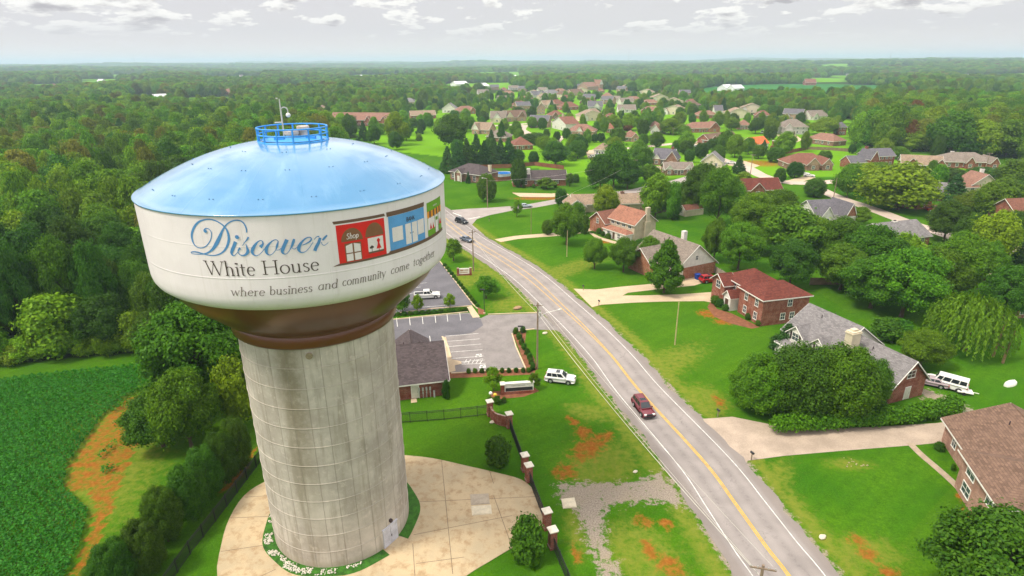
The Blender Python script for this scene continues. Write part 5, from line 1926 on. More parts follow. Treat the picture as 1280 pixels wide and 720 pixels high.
S = simple
S('brick_house', 'brick house with a blue grey roof, brick chimney and white porch across the lawn', (815, 205.5), (840, 207), 12, 3.0, 4.2, 'x', 'brown', 'slate', 3, [(0.05, 0.42, 1.2, 3, 2.0, 'y', 'white'), (0.72, 1.25, 2.0, 3.4, 3.6, 'y', 'brown')], (0.85, 0.5, 8.2, 'red'))
S('gabled_house', 'low brick house with two white gables and a grey green roof', (831, 219), (866, 219), 9, 2.7, 2.4, 'x', 'brown', 'greybrown', 4, [(0.0, 0.26, 1.0, 2.7, 2.0, 'y', 'white'), (0.66, 0.98, 1.0, 2.7, 2.0, 'y', 'white')])
S('gabled_house', 'cream gabled house with a grey roof beside the white parked car', (876, 209), (902, 210.5), 9, 3.0, 3.8, 'y', 'cream', 'grey', 2)
S('brick_house', 'brown roofed brick corner house with two front gables at the street bend', (985, 212), (1037, 212), 13, 2.8, 4.0, 'hip', 'brown', 'rust', 4, [(0.38, 0.68, 3.0, 2.8, 3.0, 'y', 'tan'), (0.76, 1.0, 2.5, 2.8, 2.6, 'y', 'tan')])
S('brick_house', 'two storey red brick house with a slate roof and twin end chimneys', (1086, 209), (1116, 208), 9, 5.2, 2.8, 'x', 'red', 'slate', 5, [(-0.22, 0.10, 4.0, 4.5, 3.6, 'y', 'red'), (-0.9, -0.15, 2.0, 2.8, 2.6, 'x', None)], (0.03, 0.5, 9.2, 'red'), two=True)
S('brick_house', 'brick house with a tan roof and three gables left of the long hip roof', (1126, 212), (1177, 214.5), 10, 2.8, 3.4, 'x', 'brown', 'tan', 4, [(0.08, 0.38, 2.0, 2.8, 3.0, 'y', 'red'), (0.74, 1.06, 3.0, 2.8, 3.0, 'y', 'red')], gable='white')
S('brick_house', 'long brick house under a wide grey tan hip roof before the wood', (1177, 210), (1242, 211), 13, 3.0, 3.6, 'hip', 'red', 'greybrown', 6, [(0.42, 0.58, 1.5, 3.0, 2.4, 'y', 'red'), (0.86, 1.02, 2.5, 3.0, 2.4, 'y', 'red')], (0.3, 0.55, 6.9, 'white'))
S('siding_house', 'cream sided house with an orange brown roof and white chimney right of the spruce', (1213, 242), (1245, 242), 9, 3.6, 3.6, 'y', 'cream', 'salmon', 3, [(-0.3, 0.3, 0.5, 2.6, 2.2, 'x', None)], (0.7, 0.7, 8.3, 'white'))
S('gabled_house', 'grey roofed house with a white gable and a brick gable above the backyard grove', (1018, 281), (1056, 279), 10, 3.2, 3.4, 'x', 'white', 'slate', 3, [(0.1, 0.45, 1.5, 3.2, 2.6, 'y', 'white'), (0.72, 1.06, 3.5, 3.2, 3.8, 'y', 'orange')])
S('ranch_house', 'ranch house with a plain grey roof partly hidden by the backyard grove', (1108, 312), (1160, 306), 11, 2.8, 3.0, 'x', 'orange', 'grey', 4, [], (0.5, 0.5, 6.0, 'white'))
S('brick_house', 'house under a red brown roof glimpsed between the trees left of the street bend', (919, 247), (976, 245), 9, 2.8, 3.3, 'x', 'red', 'red', 4, [(0.3, 0.6, 1.0, 2.8, 2.6, 'y', 'red')])
S('siding_house', 'white house with a bright orange roof beside the brick fence posts', (941, 187), (960, 185), 9, 3.0, 3.2, 'x', 'white', 'orange', 3)
S('siding_house', 'large grey house with a tall grey hip roof on the rise', (976, 168), (1009, 168), 13, 5.0, 4.6, 'hip', 'grey', 'greybrown', 4, [(0.1, 0.4, 1.5, 4.6, 3.0, 'y', 'grey')], two=True)
S('ranch_house', 'brick ranch house with a tan orange roof and white patio cover', (1007, 178.5), (1041, 183), 11, 2.8, 3.6, 'hip', 'brown', 'salmon', 4, [])
S('brick_house', 'narrow tall brick house with a grey roof left of the back lawn trees', (1047, 169), (1057, 169), 7, 5.4, 3.0, 'hip', 'red', 'slate', 2, [], None, two=True)
S('ranch_house', 'low brick house with a long dark brown roof below the salmon roofed one', (886, 181), (921, 177), 9, 2.7, 3.2, 'x', 'red', 'brown', 4, [(0.0, 0.25, 1.0, 2.7, 2.6, 'y', 'red')])
S('brick_house', 'salmon roofed brick house with a gable behind two conifers', (860, 166), (898, 165), 11, 3.0, 3.8, 'hip', 'orange', 'salmon', 4, [(0.66, 1.0, 2.0, 3.2, 4.0, 'y', 'red')])
S('brick_house', 'brown roofed house on the rise between bright trees', (923, 162), (938, 162), 9, 3.2, 3.6, 'hip', 'brown', 'salmon', 3, [])
S('brick_house', 'small salmon roofed brick house right of the clipped tree row', (780, 177), (798, 177), 10, 2.8, 3.8, 'hip', 'tan', 'salmon', 3, [(0.5, 1.0, 2.0, 2.8, 2.6, 'y', 'tan')])
S('siding_house', 'white gabled house standing side on above the clipped tree row', (690, 160), (707, 164), 11, 5.0, 4.2, 'y', 'white', 'rust', 2, [], (0.2, 0.6, 11, 'cream'))
S('brick_house', 'wide salmon roofed house with a white garage gable beside the white gabled house', (708, 169), (742, 170), 13, 3.0, 4.2, 'hip', 'tan', 'salmon', 4, [(0.38, 0.62, 2.5, 3.0, 3.0, 'y', 'white')])
S('brick_house', 'house with a rust red hip roof behind the pines', (642, 188), (666, 187), 12, 2.8, 4.2, 'hip', 'red', 'rust', 3, [])
S('garage', 'tan roofed white garage with two cars before it', (742, 194), (757, 195), 9, 3.2, 3.0, 'hip', 'white', 'tan', 2, [])
S('brick_house', 'cream and tan house with steep gables left of the grey roof', (590, 167), (611, 168), 11, 3.2, 4.4, 'x', 'tan', 'tan', 3, [(0.1, 0.5, 2.5, 3.2, 4.0, 'y', 'white')])
S('brick_house', 'house with a broad grey brown roof above the pines', (608, 176), (632, 177), 12, 3.0, 4.0, 'hip', 'brown', 'greybrown', 3, [(0.5, 1.1, 3.0, 2.8, 2.6, 'hip', None)])
S('gabled_house', 'cream house with a tall gable in the middle of the subdivision', (613, 153), (632, 153), 11, 3.6, 5.2, 'x', 'cream', 'greybrown', 3, [(0.2, 0.7, 2.0, 3.6, 4.2, 'y', 'white')])
S('brick_house', 'tan house with several peaked roofs left of the cul de sac trees', (632, 152), (658, 151), 11, 3.6, 5.2, 'x', 'tan', 'brown', 4, [(0.0, 0.35, 2.0, 3.6, 4.4, 'y', 'cream'), (0.55, 0.95, 2.0, 3.6, 4.6, 'y', 'brown')])
S('brick_house', 'salmon roofed brick house behind the meadow hedge', (572, 143), (596, 142), 12, 3.0, 4.4, 'hip', 'orange', 'salmon', 4, [(0.6, 0.95, 2.0, 3.0, 3.4, 'y', 'orange')])
S('brick_house', 'small brick house right of the salmon roof with a steep gable', (602, 134), (614, 134), 10, 3.2, 4.6, 'y', 'red', 'rust', 2, [])
S('brick_house', 'reddish house tucked between two trees above the cul de sac', (645, 136), (661, 135), 11, 3.2, 4.6, 'hip', 'red', 'rust', 3, [])
S('siding_house', 'tall tan house with a narrow front in the middle of the far subdivision', (671, 143), (681, 143), 10, 6.0, 4.2, 'y', 'tan', 'brown', 2, [], None, two=True)
S('siding_house', 'pale gabled house between the tall tan house and the salmon roof', (680, 136), (694, 135), 10, 4.0, 4.4, 'x', 'cream', 'tan', 2, [(0.2, 0.7, 2.0, 4.0, 3.6, 'y', 'white')])
S('brick_house', 'wide salmon roofed brick house far along the subdivision', (704, 138), (724, 137), 13, 3.2, 4.8, 'hip', 'red', 'rust', 3, [])
S('brick_house', 'house with a rusty roof left of the wide salmon one', (694, 134), (706, 133), 11, 3.2, 4.8, 'hip', 'tan', 'rust', 2, [])
S('siding_house', 'grey roofed house above the big round trees of the subdivision', (735, 138), (753, 138), 12, 4.0, 5.0, 'x', 'grey', 'slate', 3, [(0.4, 0.8, 2.0, 4.0, 4.0, 'y', 'white')])
S('siding_house', 'tan and white house in front of the grey roofed one', (727, 147), (744, 148), 11, 3.4, 4.4, 'y', 'white', 'tan', 2, [])
S('siding_house', 'lilac grey roofed house at the top left of the subdivision', (667, 123), (683, 122), 13, 4.2, 5.0, 'x', 'grey', 'slate', 3, [(0.3, 0.7, 2.0, 4.2, 4.2, 'y', 'cream')])
S('siding_house', 'grey roofed house in the top row of the subdivision', (685, 121), (700, 120), 13, 4.2, 5.0, 'hip', 'cream', 'grey', 3, [])
S('siding_house', 'brown roofed house in the top row of the subdivision', (715, 120), (730, 119), 13, 4.2, 5.0, 'x', 'tan', 'brown', 3, [])
S('brick_house', 'small dark roofed house in the top row of the subdivision', (703, 122), (713, 121), 12, 4.0, 5.0, 'hip', 'cream', 'brown', 2, [])
S('siding_house', 'pinkish roofed house at the right end of the top row', (752, 124), (766, 124), 12, 3.6, 4.6, 'hip', 'tan', 'salmon', 2, [])
S('church', 'pale church like hall with a peaked end far beyond the subdivision', (734, 113), (752, 112), 22, 6.0, 7.0, 'x', 'tan', 'salmon', 4, [(0.75, 1.0, 3.0, 9.0, 8.0, 'y', 'white')])
S('brick_house', 'salmon roofed house behind the orange shrub', (818, 164), (829, 163), 9, 3.0, 3.6, 'hip', 'tan', 'salmon', 2, [])
S('siding_house', 'small grey house with a pale roof left of the bright street tree', (813, 167), (824, 168), 8, 3.0, 3.4, 'y', 'grey', 'salmon', 2, [])
S('brick_house', 'small orange roofed house between two green trees of the subdivision', (758, 166), (768, 166), 9, 2.8, 3.6, 'hip', 'orange', 'pink', 2, [])
S('brick_house', 'brown roofed house far right of the subdivision beyond the street tree', (858, 136), (876, 135), 12, 3.4, 4.4, 'hip', 'brown', 'brown', 3, [])
S('siding_house', 'white house with a dark roof at the far edge of the trees', (893, 143), (903, 143), 10, 3.6, 4.4, 'x', 'white', 'slate', 2, [])
S('siding_house', 'white gabled house with a grey roof at the meadow end', (553, 141), (570, 141), 11, 4.4, 4.8, 'y', 'white', 'grey', 3, [])
S('apartment_row', 'long brick apartment row with a pinkish brown roof and small front gables', (413, 156.5), (486, 157.5), 16, 4.6, 5.0, 'x', 'red', 'salmon', 12, [(0.18, 0.26, 1.5, 4.4, 3.0, 'y', 'red'), (0.38, 0.47, 1.5, 4.4, 3.0, 'y', 'red'), (0.62, 0.70, 1.5, 4.4, 3.0, 'y', 'red'), (0.88, 0.98, 1.5, 4.4, 3.0, 'y', 'red')])
S('apartment_row', 'low tan roofed row beyond the big dark tree', (514, 149), (545, 148), 12, 3.2, 3.6, 'x', 'red', 'tan', 6, [])
S('barn', 'wide low grey roofed building among the trees right of the antenna', (498, 131), (519, 131), 16, 3.6, 4.0, 'hip', 'cream', 'grey', 3, [])
S('barn', 'long building with a lilac grey roof far behind the tank top', (396, 124), (426, 124), 22, 5.0, 6.0, 'x', 'brown', 'slate', 5, [])
S('barn', 'grey roofed hall with a brick end beyond the woods', (499, 113), (520, 112.5), 24, 5.0, 6.0, 'x', 'brown', 'grey', 4, [])
S('barn', 'small white hall beyond the big tree', (533, 106), (542, 105.5), 18, 5.0, 5.0, 'x', 'metal', 'white', 2, [])
S('barn', 'white metal hall beside the far sports field', (571, 109.5), (586, 109), 26, 6.0, 5.0, 'x', 'metal', 'white', 3, [])
S('barn', 'second smaller white metal hall right of the sports field', (603, 111), (612, 110.5), 22, 5.0, 4.5, 'x', 'metal', 'white', 2, [])
S('barn', 'white roofed farm building at the left end of the green field', (908, 114), (917, 113.5), 18, 5.0, 5.0, 'x', 'metal', 'white', 2, [])
S('barn', 'white roofed farm building with a grey end at the field edge', (918, 114.5), (930, 114), 16, 5.0, 5.0, 'x', 'metal', 'white', 2, [])
S('barn', 'red brown barn behind the far hedge of the green field', (1007, 106.5), (1020, 106.5), 24, 5.0, 7.0, 'x', 'red', 'rust', 2, [])
S('siding_house', 'white roofed house among the trees at the left of the far woods', (197, 127), (213, 126), 16, 4.2, 5.0, 'x', 'white', 'white', 3, [])
S('siding_house', 'pink roofed house behind the meadow at left centre', (286, 119), (300, 118), 18, 4.0, 5.0, 'hip', 'tan', 'salmon', 3, [])
S('siding_house', 'orange roofed low house left of the long lilac roof', (322, 120), (336, 119), 18, 4.0, 5.0, 'hip', 'orange', 'pink', 3, [])
S('siding_house', 'tan roofed house right of the orange roofed low one', (346, 118), (363, 117), 18, 4.0, 5.0, 'x', 'tan', 'tan', 3, [])
S('siding_house', 'pale roofed house just behind the mast of the tank', (394, 141), (408, 141), 12, 3.4, 4.0, 'hip', 'orange', 'tan', 3, [])
S('brick_house', 'house with a red brown roof at the right edge of the picture', (1268, 281), (1292, 280), 10, 3.2, 3.8, 'x', 'red', 'rust', 3, [])
S('brick_house', 'grey roofed house cut by the right edge beside the dark tree', (1270, 398), (1300, 396), 9, 3.0, 3.4, 'x', 'brown', 'grey', 3, [])
S('brick_house', 'low brick house half hidden behind the big oval pale tree', (1160, 250), (1182, 252), 8, 3.0, 3.0, 'x', 'brown', 'grey', 3, [])
S('garage', 'small brick garage with an orange wall beside the red truck', (1146, 262), (1164, 257), 7, 2.8, 2.2, 'y', 'orange', 'brown', 1, [])

# small pale buildings dotted through the far woods: three built, the rest copied with their parts
FARB = [(25, 118.5), (62, 112), (122, 107), (160, 116.5), (232, 110), (270, 104.5), (302, 100.5), (422, 104), (452, 100), (470, 110), (560, 101), (640, 98), (662, 104.5), (762, 99), (800, 108), (832, 98.5),
        (852, 101.5), (960, 98), (1062, 96.5), (1130, 99.5), (1180, 103), (1212, 97.5), (1262, 100.5), (1240, 107), (98, 121), (176, 106), (348, 97), (520, 97.5), (598, 97), (718, 97), (904, 97), (1012, 97.5)]
FL = 'small pale building dotted among the far woods'
protos_ = []
for k, (x, y) in enumerate(FARB):
    if k < 3:
        protos_.append(simple('farm_building', FL, (x, y), (x + 6, y), 14, 4.5, 5.0, ('x', 'hip', 'x')[k], ('white', 'tan', 'metal')[k], ('grey', 'salmon', 'white')[k], 2))
        protos_[-1]['group'] = 'buildings in the far woods'
        continue
    src = protos_[k % 3]
    o = src.copy()
    COL.objects.link(o)
    g = G(x, y)
    o.location = (g.x, g.y, float(hgt(g.x, g.y)))
    o.rotation_euler.z = (k * 1.7) % 3.1
    HP.append((g.x, g.y, 18))
    for ch in list(src.children):
        c_ = ch.copy()
        COL.objects.link(c_)
        c_.parent = o
        for gr in list(ch.children):
            d_ = gr.copy()
            COL.objects.link(d_)
            d_.parent = c_
# many more small houses in the far subdivision, again a few built and the rest copied
FS = 'small house packed among the trees of the far subdivision'
spots_ = [(x, y) for y, x0, x1, st_ in ((111.5, 590, 780, 21), (115.5, 626, 800, 25), (119.5, 602, 850, 27), (126.5, 618, 830, 29), (131, 730, 860, 24), (139.5, 640, 670, 30), (142, 766, 850, 28), (147.5, 684, 760, 27), (152, 700, 770, 30), (158, 668, 690, 20), (149, 880, 1040, 33), (141, 880, 960, 40))
          for x in np.arange(x0, x1, st_)]
protos_ = []
for k, (x, y) in enumerate(spots_):
    x += 7 * math.sin(k * 12.9)
    y += 1.1 * math.sin(k * 7.3)
    g = G(x, y)
    if min(math.hypot(g.x - q[0], g.y - q[1]) - q[2] * 0.5 for q in HP) < 12:
        continue
    if len(protos_) < 5:
        i = len(protos_)
        p2 = g + Vector((13 + 2 * i, 2, 0))
        nw_ = 3
        ms_ = [dict(h=(3.0, 5.2, 3.2, 3.0, 4.8)[i], rise=(3.8, 3.6, 4.2, 3.4, 3.8)[i], roof=('hip', 'x', 'x', 'hip', 'y')[i], wall=('brown', 'tan', 'white', 'orange', 'cream')[i], rf=('rust', 'slate', 'greybrown', 'salmon', 'tan')[i], y1=11, win=win_row('f', 3, 1.6, 1.2, 1.4)),
               dict(x0=1.0, x1=6.0, y0=-2, y1=6, h=3.0, rise=2.8, roof='y', wall=('brown', 'tan', 'white', 'orange', 'white')[i], rf=('rust', 'slate', 'greybrown', 'salmon', 'tan')[i], win=[('f', 0.5, 1.5, 1.3, 1.4)])]
        protos_.append(house('house', FS, None, None, 11, ms_, origin=(g, p2)))
        protos_[-1]['group'] = 'houses of the far subdivision'
        continue
    src = protos_[k % 5]
    o = src.copy()
    COL.objects.link(o)
    o.location = (g.x, g.y, float(hgt(g.x, g.y)))
    o.rotation_euler.z = (k * 2.1) % 1.2 - 0.6
    HP.append((g.x, g.y, 15))
    for ch in list(src.children):
        c_ = ch.copy()
        COL.objects.link(c_)
        c_.parent = o
        for gr in list(ch.children):
            d_ = gr.copy()
            COL.objects.link(d_)
            d_.parent = c_
# plumbing vents on the nearer roofs
for ro in [o for o in bpy.data.objects if o.name.startswith('roof') and o.parent and o.parent.location.y < 190 and o.parent.location.length < 230]:
    bb = [Vector(c_) for c_ in ro.bound_box]
    x0, x1 = min(c_.x for c_ in bb), max(c_.x for c_ in bb)
    y0, y1 = min(c_.y for c_ in bb), max(c_.y for c_ in bb)
    zt = max(c_.z for c_ in bb)
    zl = min(c_.z for c_ in bb)
    if (x1 - x0) * (y1 - y0) < 60:
        continue
    for fx0, fy0 in ((0.38, 0.62), (0.62, 0.6)):
        x, y = x0 + (x1 - x0) * fx0, y0 + (y1 - y0) * fy0
        MB().tube([(x, y, zl), (x, y, zl + (zt - zl) * 0.92)], 0.07, 6).build('vent_pipe', SHUT, ro)
# ------------------------------------------------------------------ the water tower
TR = 13.0
tower = empty('water_tower', (TX, TY, 0), 0, 'huge water tower with a pale blue dome, white lettered tank and grey concrete stem', 'water tower')

# stem: concrete rings cast in lifts with narrow form boards
m, nt, b = _new('stem_concrete')
tcn = nt.nodes.new('ShaderNodeTexCoord')
co = tcn.outputs['Object']
sx_ = nt.nodes.new('ShaderNodeSeparateXYZ')
nt.links.new(co, sx_.inputs[0])
ang = math_n(nt, 'ARCTAN2', sx_.outputs[1], sx_.outputs[0])
u = math_n(nt, 'MULTIPLY', ang, 30 / (2 * math.pi))
fu = math_n(nt, 'FRACT', u)
du = math_n(nt, 'ABSOLUTE', math_n(nt, 'SUBTRACT', fu, 0.5))
vline = maprange(nt, du, 0.455, 0.495)
zz = math_n(nt, 'DIVIDE', sx_.outputs[2], 2.07)
fz = math_n(nt, 'FRACT', zz)
hl = maprange(nt, math_n(nt, 'ABSOLUTE', math_n(nt, 'SUBTRACT', fz, 0.5)), 0.478, 0.494)
cid = nt.nodes.new('ShaderNodeCombineXYZ')
nt.links.new(math_n(nt, 'FLOOR', u), cid.inputs[0])
nt.links.new(math_n(nt, 'FLOOR', zz), cid.inputs[1])
wn = nt.nodes.new('ShaderNodeTexWhiteNoise')
nt.links.new(cid.outputs[0], wn.inputs[0])
n1 = noise_n(nt, co, 0.22, 5, 0.65)
n2 = noise_n(nt, co, 1.4, 6, 0.7)
mp = nt.nodes.new('ShaderNodeMapping')
mp.inputs['Scale'].default_value = (1.3, 1.3, 0.13)
nt.links.new(co, mp.inputs[0])
n3 = noise_n(nt, mp.outputs[0], 0.9, 5, 0.65)
c = mix_rgb(nt, maprange(nt, n1.outputs[0], 0.33, 0.68), (0.36, 0.32, 0.28), (0.56, 0.505, 0.445))
c = mix_rgb(nt, math_n(nt, 'MULTIPLY', wn.outputs[0], 0.34), c, (0.33, 0.285, 0.23))
c = mix_rgb(nt, maprange(nt, n3.outputs[0], 0.46, 0.70, 0, 0.65), c, (0.24, 0.205, 0.155))
c = mix_rgb(nt, maprange(nt, n2.outputs[0], 0.52, 0.72, 0, 0.55), c, (0.64, 0.56, 0.49))
# long rusty run-off below the overflow port
sa = math.atan2(G(371, 560).y - TY, G(371, 560).x - TX)
sa = R(-94)
dA = math_n(nt, 'ABSOLUTE', math_n(nt, 'SUBTRACT', ang, math_n(nt, 'ADD', sa, math_n(nt, 'MULTIPLY', math_n(nt, 'SUBTRACT', n3.outputs[0], 0.5), 0.14))))
st = math_n(nt, 'MULTIPLY', maprange(nt, dA, 0.05, 0.26, 1, 0), maprange(nt, sx_.outputs[2], 3.0, 20.0, 0.15, 0.8))
st = math_n(nt, 'MULTIPLY', st, maprange(nt, n2.outputs[0], 0.25, 0.6, 0.35, 1.0))
c = mix_rgb(nt, st, c, (0.175, 0.145, 0.09))
c = mix_rgb(nt, math_n(nt, 'MULTIPLY', vline, 0.55), c, (0.22, 0.19, 0.15))
c = mix_rgb(nt, math_n(nt, 'MULTIPLY', hl, 0.55), c, (0.52, 0.47, 0.40))  # lift lips drawn paler: their highlight is put into the colour
c = mix_rgb(nt, maprange(nt, sx_.outputs[2], 0.0, 1.3, 0.5, 0.0), c, (0.36, 0.29, 0.19))
nt.links.new(c, b.inputs['Base Color'])
b.inputs['Roughness'].default_value = 0.9
b.inputs['Specular IOR Level'].default_value = 0.25
hh = math_n(nt, 'SUBTRACT', math_n(nt, 'ADD', math_n(nt, 'MULTIPLY', n2.outputs[0], 0.4), hl), vline)
bump(nt, b, hh, 0.45, 0.05)
MSTEM = m
prof = []
lift = 2.07
for i in range(12):
    z0, z1 = i * lift, min((i + 1) * lift, 24.8)
    prof += [(7.30, z0), (7.30, z1 - 0.05), (7.335, z1 - 0.035), (7.335, z1)]
mb = MB()
mb.lathe([(p[0], p[1]) for p in prof] + [(6.0, 24.8)], 120, smooth=False)
stem = mb.build('stem', MSTEM, tower)

m, nt, b = _new('tank_brown')
co = obj_coord(nt)
mp = nt.nodes.new('ShaderNodeMapping')
mp.inputs['Scale'].default_value = (0.5, 0.5, 0.1)
nt.links.new(co, mp.inputs[0])
n1 = noise_n(nt, mp.outputs[0], 0.8, 4)
nt.links.new(mix_rgb(nt, n1.outputs[0], (0.095, 0.026, 0.010), (0.150, 0.046, 0.018)), b.inputs['Base Color'])
b.inputs['Roughness'].default_value = 0.32
b.inputs['Specular IOR Level'].default_value = 0.4
b.inputs['Coat Weight'].default_value = 0.2
b.inputs['Coat Roughness'].default_value = 0.15
MBROWN = m

m, nt, b = _new('tank_white')
co = obj_coord(nt)
sx_ = nt.nodes.new('ShaderNodeSeparateXYZ')
nt.links.new(co, sx_.inputs[0])
n1 = noise_n(nt, co, 0.25, 5, 0.6)
mp = nt.nodes.new('ShaderNodeMapping')
mp.inputs['Scale'].default_value = (2.5, 2.5, 0.08)
nt.links.new(co, mp.inputs[0])
n2 = noise_n(nt, mp.outputs[0], 0.9, 5, 0.7)
c = mix_rgb(nt, maprange(nt, n1.outputs[0], 0.35, 0.7), (0.70, 0.63, 0.655), (0.76, 0.69, 0.715))
c = mix_rgb(nt, maprange(nt, n2.outputs[0], 0.50, 0.8, 0, 0.42), c, (0.52, 0.45, 0.42))
nt.links.new(c, b.inputs['Base Color'])
b.inputs['Roughness'].default_value = 0.5
b.inputs['Specular IOR Level'].default_value = 0.3
b.inputs['Coat Weight'].default_value = 0.06
b.inputs['Coat Roughness'].default_value = 0.2
# welded ring seams
s1 = maprange(nt, math_n(nt, 'ABSOLUTE', math_n(nt, 'SUBTRACT', sx_.outputs[2], 33.25)), 0.0, 0.09, 1, 0)
s2 = maprange(nt, math_n(nt, 'ABSOLUTE', math_n(nt, 'SUBTRACT', sx_.outputs[2], 35.7)), 0.0, 0.07, 1, 0)
ag = math_n(nt, 'FRACT', math_n(nt, 'MULTIPLY', math_n(nt, 'ARCTAN2', sx_.outputs[1], sx_.outputs[0]), 14 / (2 * math.pi)))
s3 = maprange(nt, math_n(nt, 'ABSOLUTE', math_n(nt, 'SUBTRACT', ag, 0.5)), 0.0, 0.010, 0.6, 0)
bump(nt, b, math_n(nt, 'ADD', math_n(nt, 'ADD', s1, math_n(nt, 'MULTIPLY', s2, 0.5)), s3), 0.35, 0.05)
MWHITE = m

m, nt, b = _new('dome_blue')
co = obj_coord(nt)
sx_ = nt.nodes.new('ShaderNodeSeparateXYZ')
nt.links.new(co, sx_.inputs[0])
ag = math_n(nt, 'MULTIPLY', math_n(nt, 'ARCTAN2', sx_.outputs[1], sx_.outputs[0]), 18 / (2 * math.pi))
cid = nt.nodes.new('ShaderNodeCombineXYZ')
nt.links.new(math_n(nt, 'FLOOR', ag), cid.inputs[0])
wn = nt.nodes.new('ShaderNodeTexWhiteNoise')
nt.links.new(cid.outputs[0], wn.inputs[0])
rad = math_n(nt, 'SQRT', math_n(nt, 'ADD', math_n(nt, 'MULTIPLY', sx_.outputs[0], sx_.outputs[0]), math_n(nt, 'MULTIPLY', sx_.outputs[1], sx_.outputs[1])))
pol = nt.nodes.new('ShaderNodeCombineXYZ')
nt.links.new(math_n(nt, 'MULTIPLY', ag, 1.1), pol.inputs[0])
nt.links.new(math_n(nt, 'MULTIPLY', rad, 0.10), pol.inputs[1])
n1 = noise_n(nt, pol.outputs[0], 1.6, 5, 0.65)
n2 = noise_n(nt, co, 0.16, 4, 0.6)
c = mix_rgb(nt, math_n(nt, 'MULTIPLY', wn.outputs[0], 0.35), (0.062, 0.230, 0.435), (0.085, 0.262, 0.46))
c = mix_rgb(nt, maprange(nt, n1.outputs[0], 0.5, 0.78, 0, 0.6), c, (0.17, 0.36, 0.54))  # paler streaks, then blotches: whitish sheen painted into the dome colour
c = mix_rgb(nt, maprange(nt, n2.outputs[0], 0.5, 0.7, 0, 0.35), c, (0.15, 0.34, 0.52))
nt.links.new(c, b.inputs['Base Color'])
b.inputs['Roughness'].default_value = 0.32
b.inputs['Coat Weight'].default_value = 1.0
b.inputs['Coat IOR'].default_value = 1.5
b.inputs['Coat Roughness'].default_value = 0.14
seam = maprange(nt, math_n(nt, 'ABSOLUTE', math_n(nt, 'SUBTRACT', math_n(nt, 'FRACT', ag), 0.5)), 0.0, 0.02, 1, 0)
bump(nt, b, math_n(nt, 'ADD', seam, math_n(nt, 'MULTIPLY', n2.outputs[0], 2.0)), 0.2, 0.06)
MDOME = m
RAILB = mat('rail_blue', (0.045, 0.30, 0.72), 0.45, 0.15, 2, 9)
STEEL = mat('galvanised', (0.55, 0.53, 0.48), 0.45, 0.15, 2, 9, metal=0.3)

RBOT = [(8.35, 26.4), (9.3, 27.3), (10.3, 28.2), (11.3, 29.25), (11.95, 30.35)]
mb = MB()
mb.lathe([(6.6, 24.8), (7.62, 24.8), (7.72, 24.95), (7.72, 25.75), (7.62, 25.9)], 128)
mb.lathe([(7.62, 25.9), (7.62, 26.02), (7.78, 26.04), (7.78, 26.2), (7.9, 26.22)] + RBOT, 128)
mb.build('lower_bowl', MBROWN, tower)
mb = MB()
WP = [(11.95, 30.35), (12.4, 30.62), (12.72, 30.92), (12.90, 31.25), (12.98, 31.65), (13.0, 32.3), (13.0, 38.0)]
mb.lathe(WP, 160)
tank_o = mb.build('tank', MWHITE, tower)
# dome
dp = []
for i in range(24):
    t = i / 23
    r = 13.06 * (1 - t)
    z = 38.02 + 3.75 * (1 - (1 - t) ** 2.2)
    dp.append((max(r, 0.02), z))
mb = MB()
mb.lathe([(12.9, 37.9), (13.10, 37.92), (13.10, 38.02)] + dp, 144)
dome = mb.build('dome', MDOME, tower)


def dome_z(r):
    q = r / 13.06
    return 38.02 + 3.75 * (1 - q ** 2.2)


# little rigging couplings dotted over the dome in rings
LUG = mat('coupling_dark', (0.06, 0.15, 0.28), 0.6)
for (r, n_, ph) in ((11.7, 20, 0.1), (8.4, 16, 0.25), (5.2, 9, 0.0)):
    for k in range(n_):
        a = 2 * math.pi * k / n_ + ph
        mb = MB()
        for s in (-0.16, 0.16):
            x, y = r * math.cos(a) - s * math.sin(a), r * math.sin(a) + s * math.cos(a)
            mb.tube([(x, y, dome_z(r) - 0.05), (x, y, dome_z(r) + 0.05)], 0.038, 6)
        mb.build('rigging_coupling', LUG, tower)

# platform railing at the crown
RR = 2.95
zp = dome_z(RR)
mb = MB()
mb.lathe([(RR - 0.06, zp - 0.12), (RR + 0.06, zp - 0.12), (RR + 0.06, zp + 0.10), (RR - 0.06, zp + 0.10), (RR - 0.06, zp - 0.12)], 64)
mb.lathe([(0.02, zp + 0.34), (RR - 0.3, zp + 0.12)], 48)
for zz_ in (0.62, 1.15):
    mb.tube([(RR * math.cos(2 * math.pi * k / 48), RR * math.sin(2 * math.pi * k / 48), zp + zz_) for k in range(49)], 0.065, 6)
n_ = 14
for k in range(n_):
    a = 2 * math.pi * k / n_ + 0.1
    mb.tube([(RR * math.cos(a), RR * math.sin(a), zp), (RR * math.cos(a), RR * math.sin(a), zp + 1.15)], 0.085, 6)
rail = mb.build('railing', RAILB, tower)
ca = math.atan2(-TY, -TX)
f_ = Vector((math.cos(ca), math.sin(ca), 0))
s_ = Vector((-f_.y, f_.x, 0))      # to the right as seen from the camera
VENT = mat('vent_tan', (0.50, 0.43, 0.36), 0.6)
for (o_r, o_f, rad_, hh_) in ((-0.1, 0.1, 0.62, 0.72), (0.9, -0.5, 0.55, 1.0)):
    c0 = s_ * o_r + f_ * o_f
    mb = MB()
    mb.lathe([(rad_ * 0.85, zp + 0.1), (rad_ * 0.85, zp + hh_ * 0.75), (rad_, zp + hh_ * 0.75), (rad_, zp + hh_ + 0.1), (rad_ * 0.9, zp + hh_ + 0.16), (0.01, zp + hh_ + 0.2)], 24, 0, c0.x, c0.y, smooth=False)
    mb.build('roof_vent', VENT, tower)
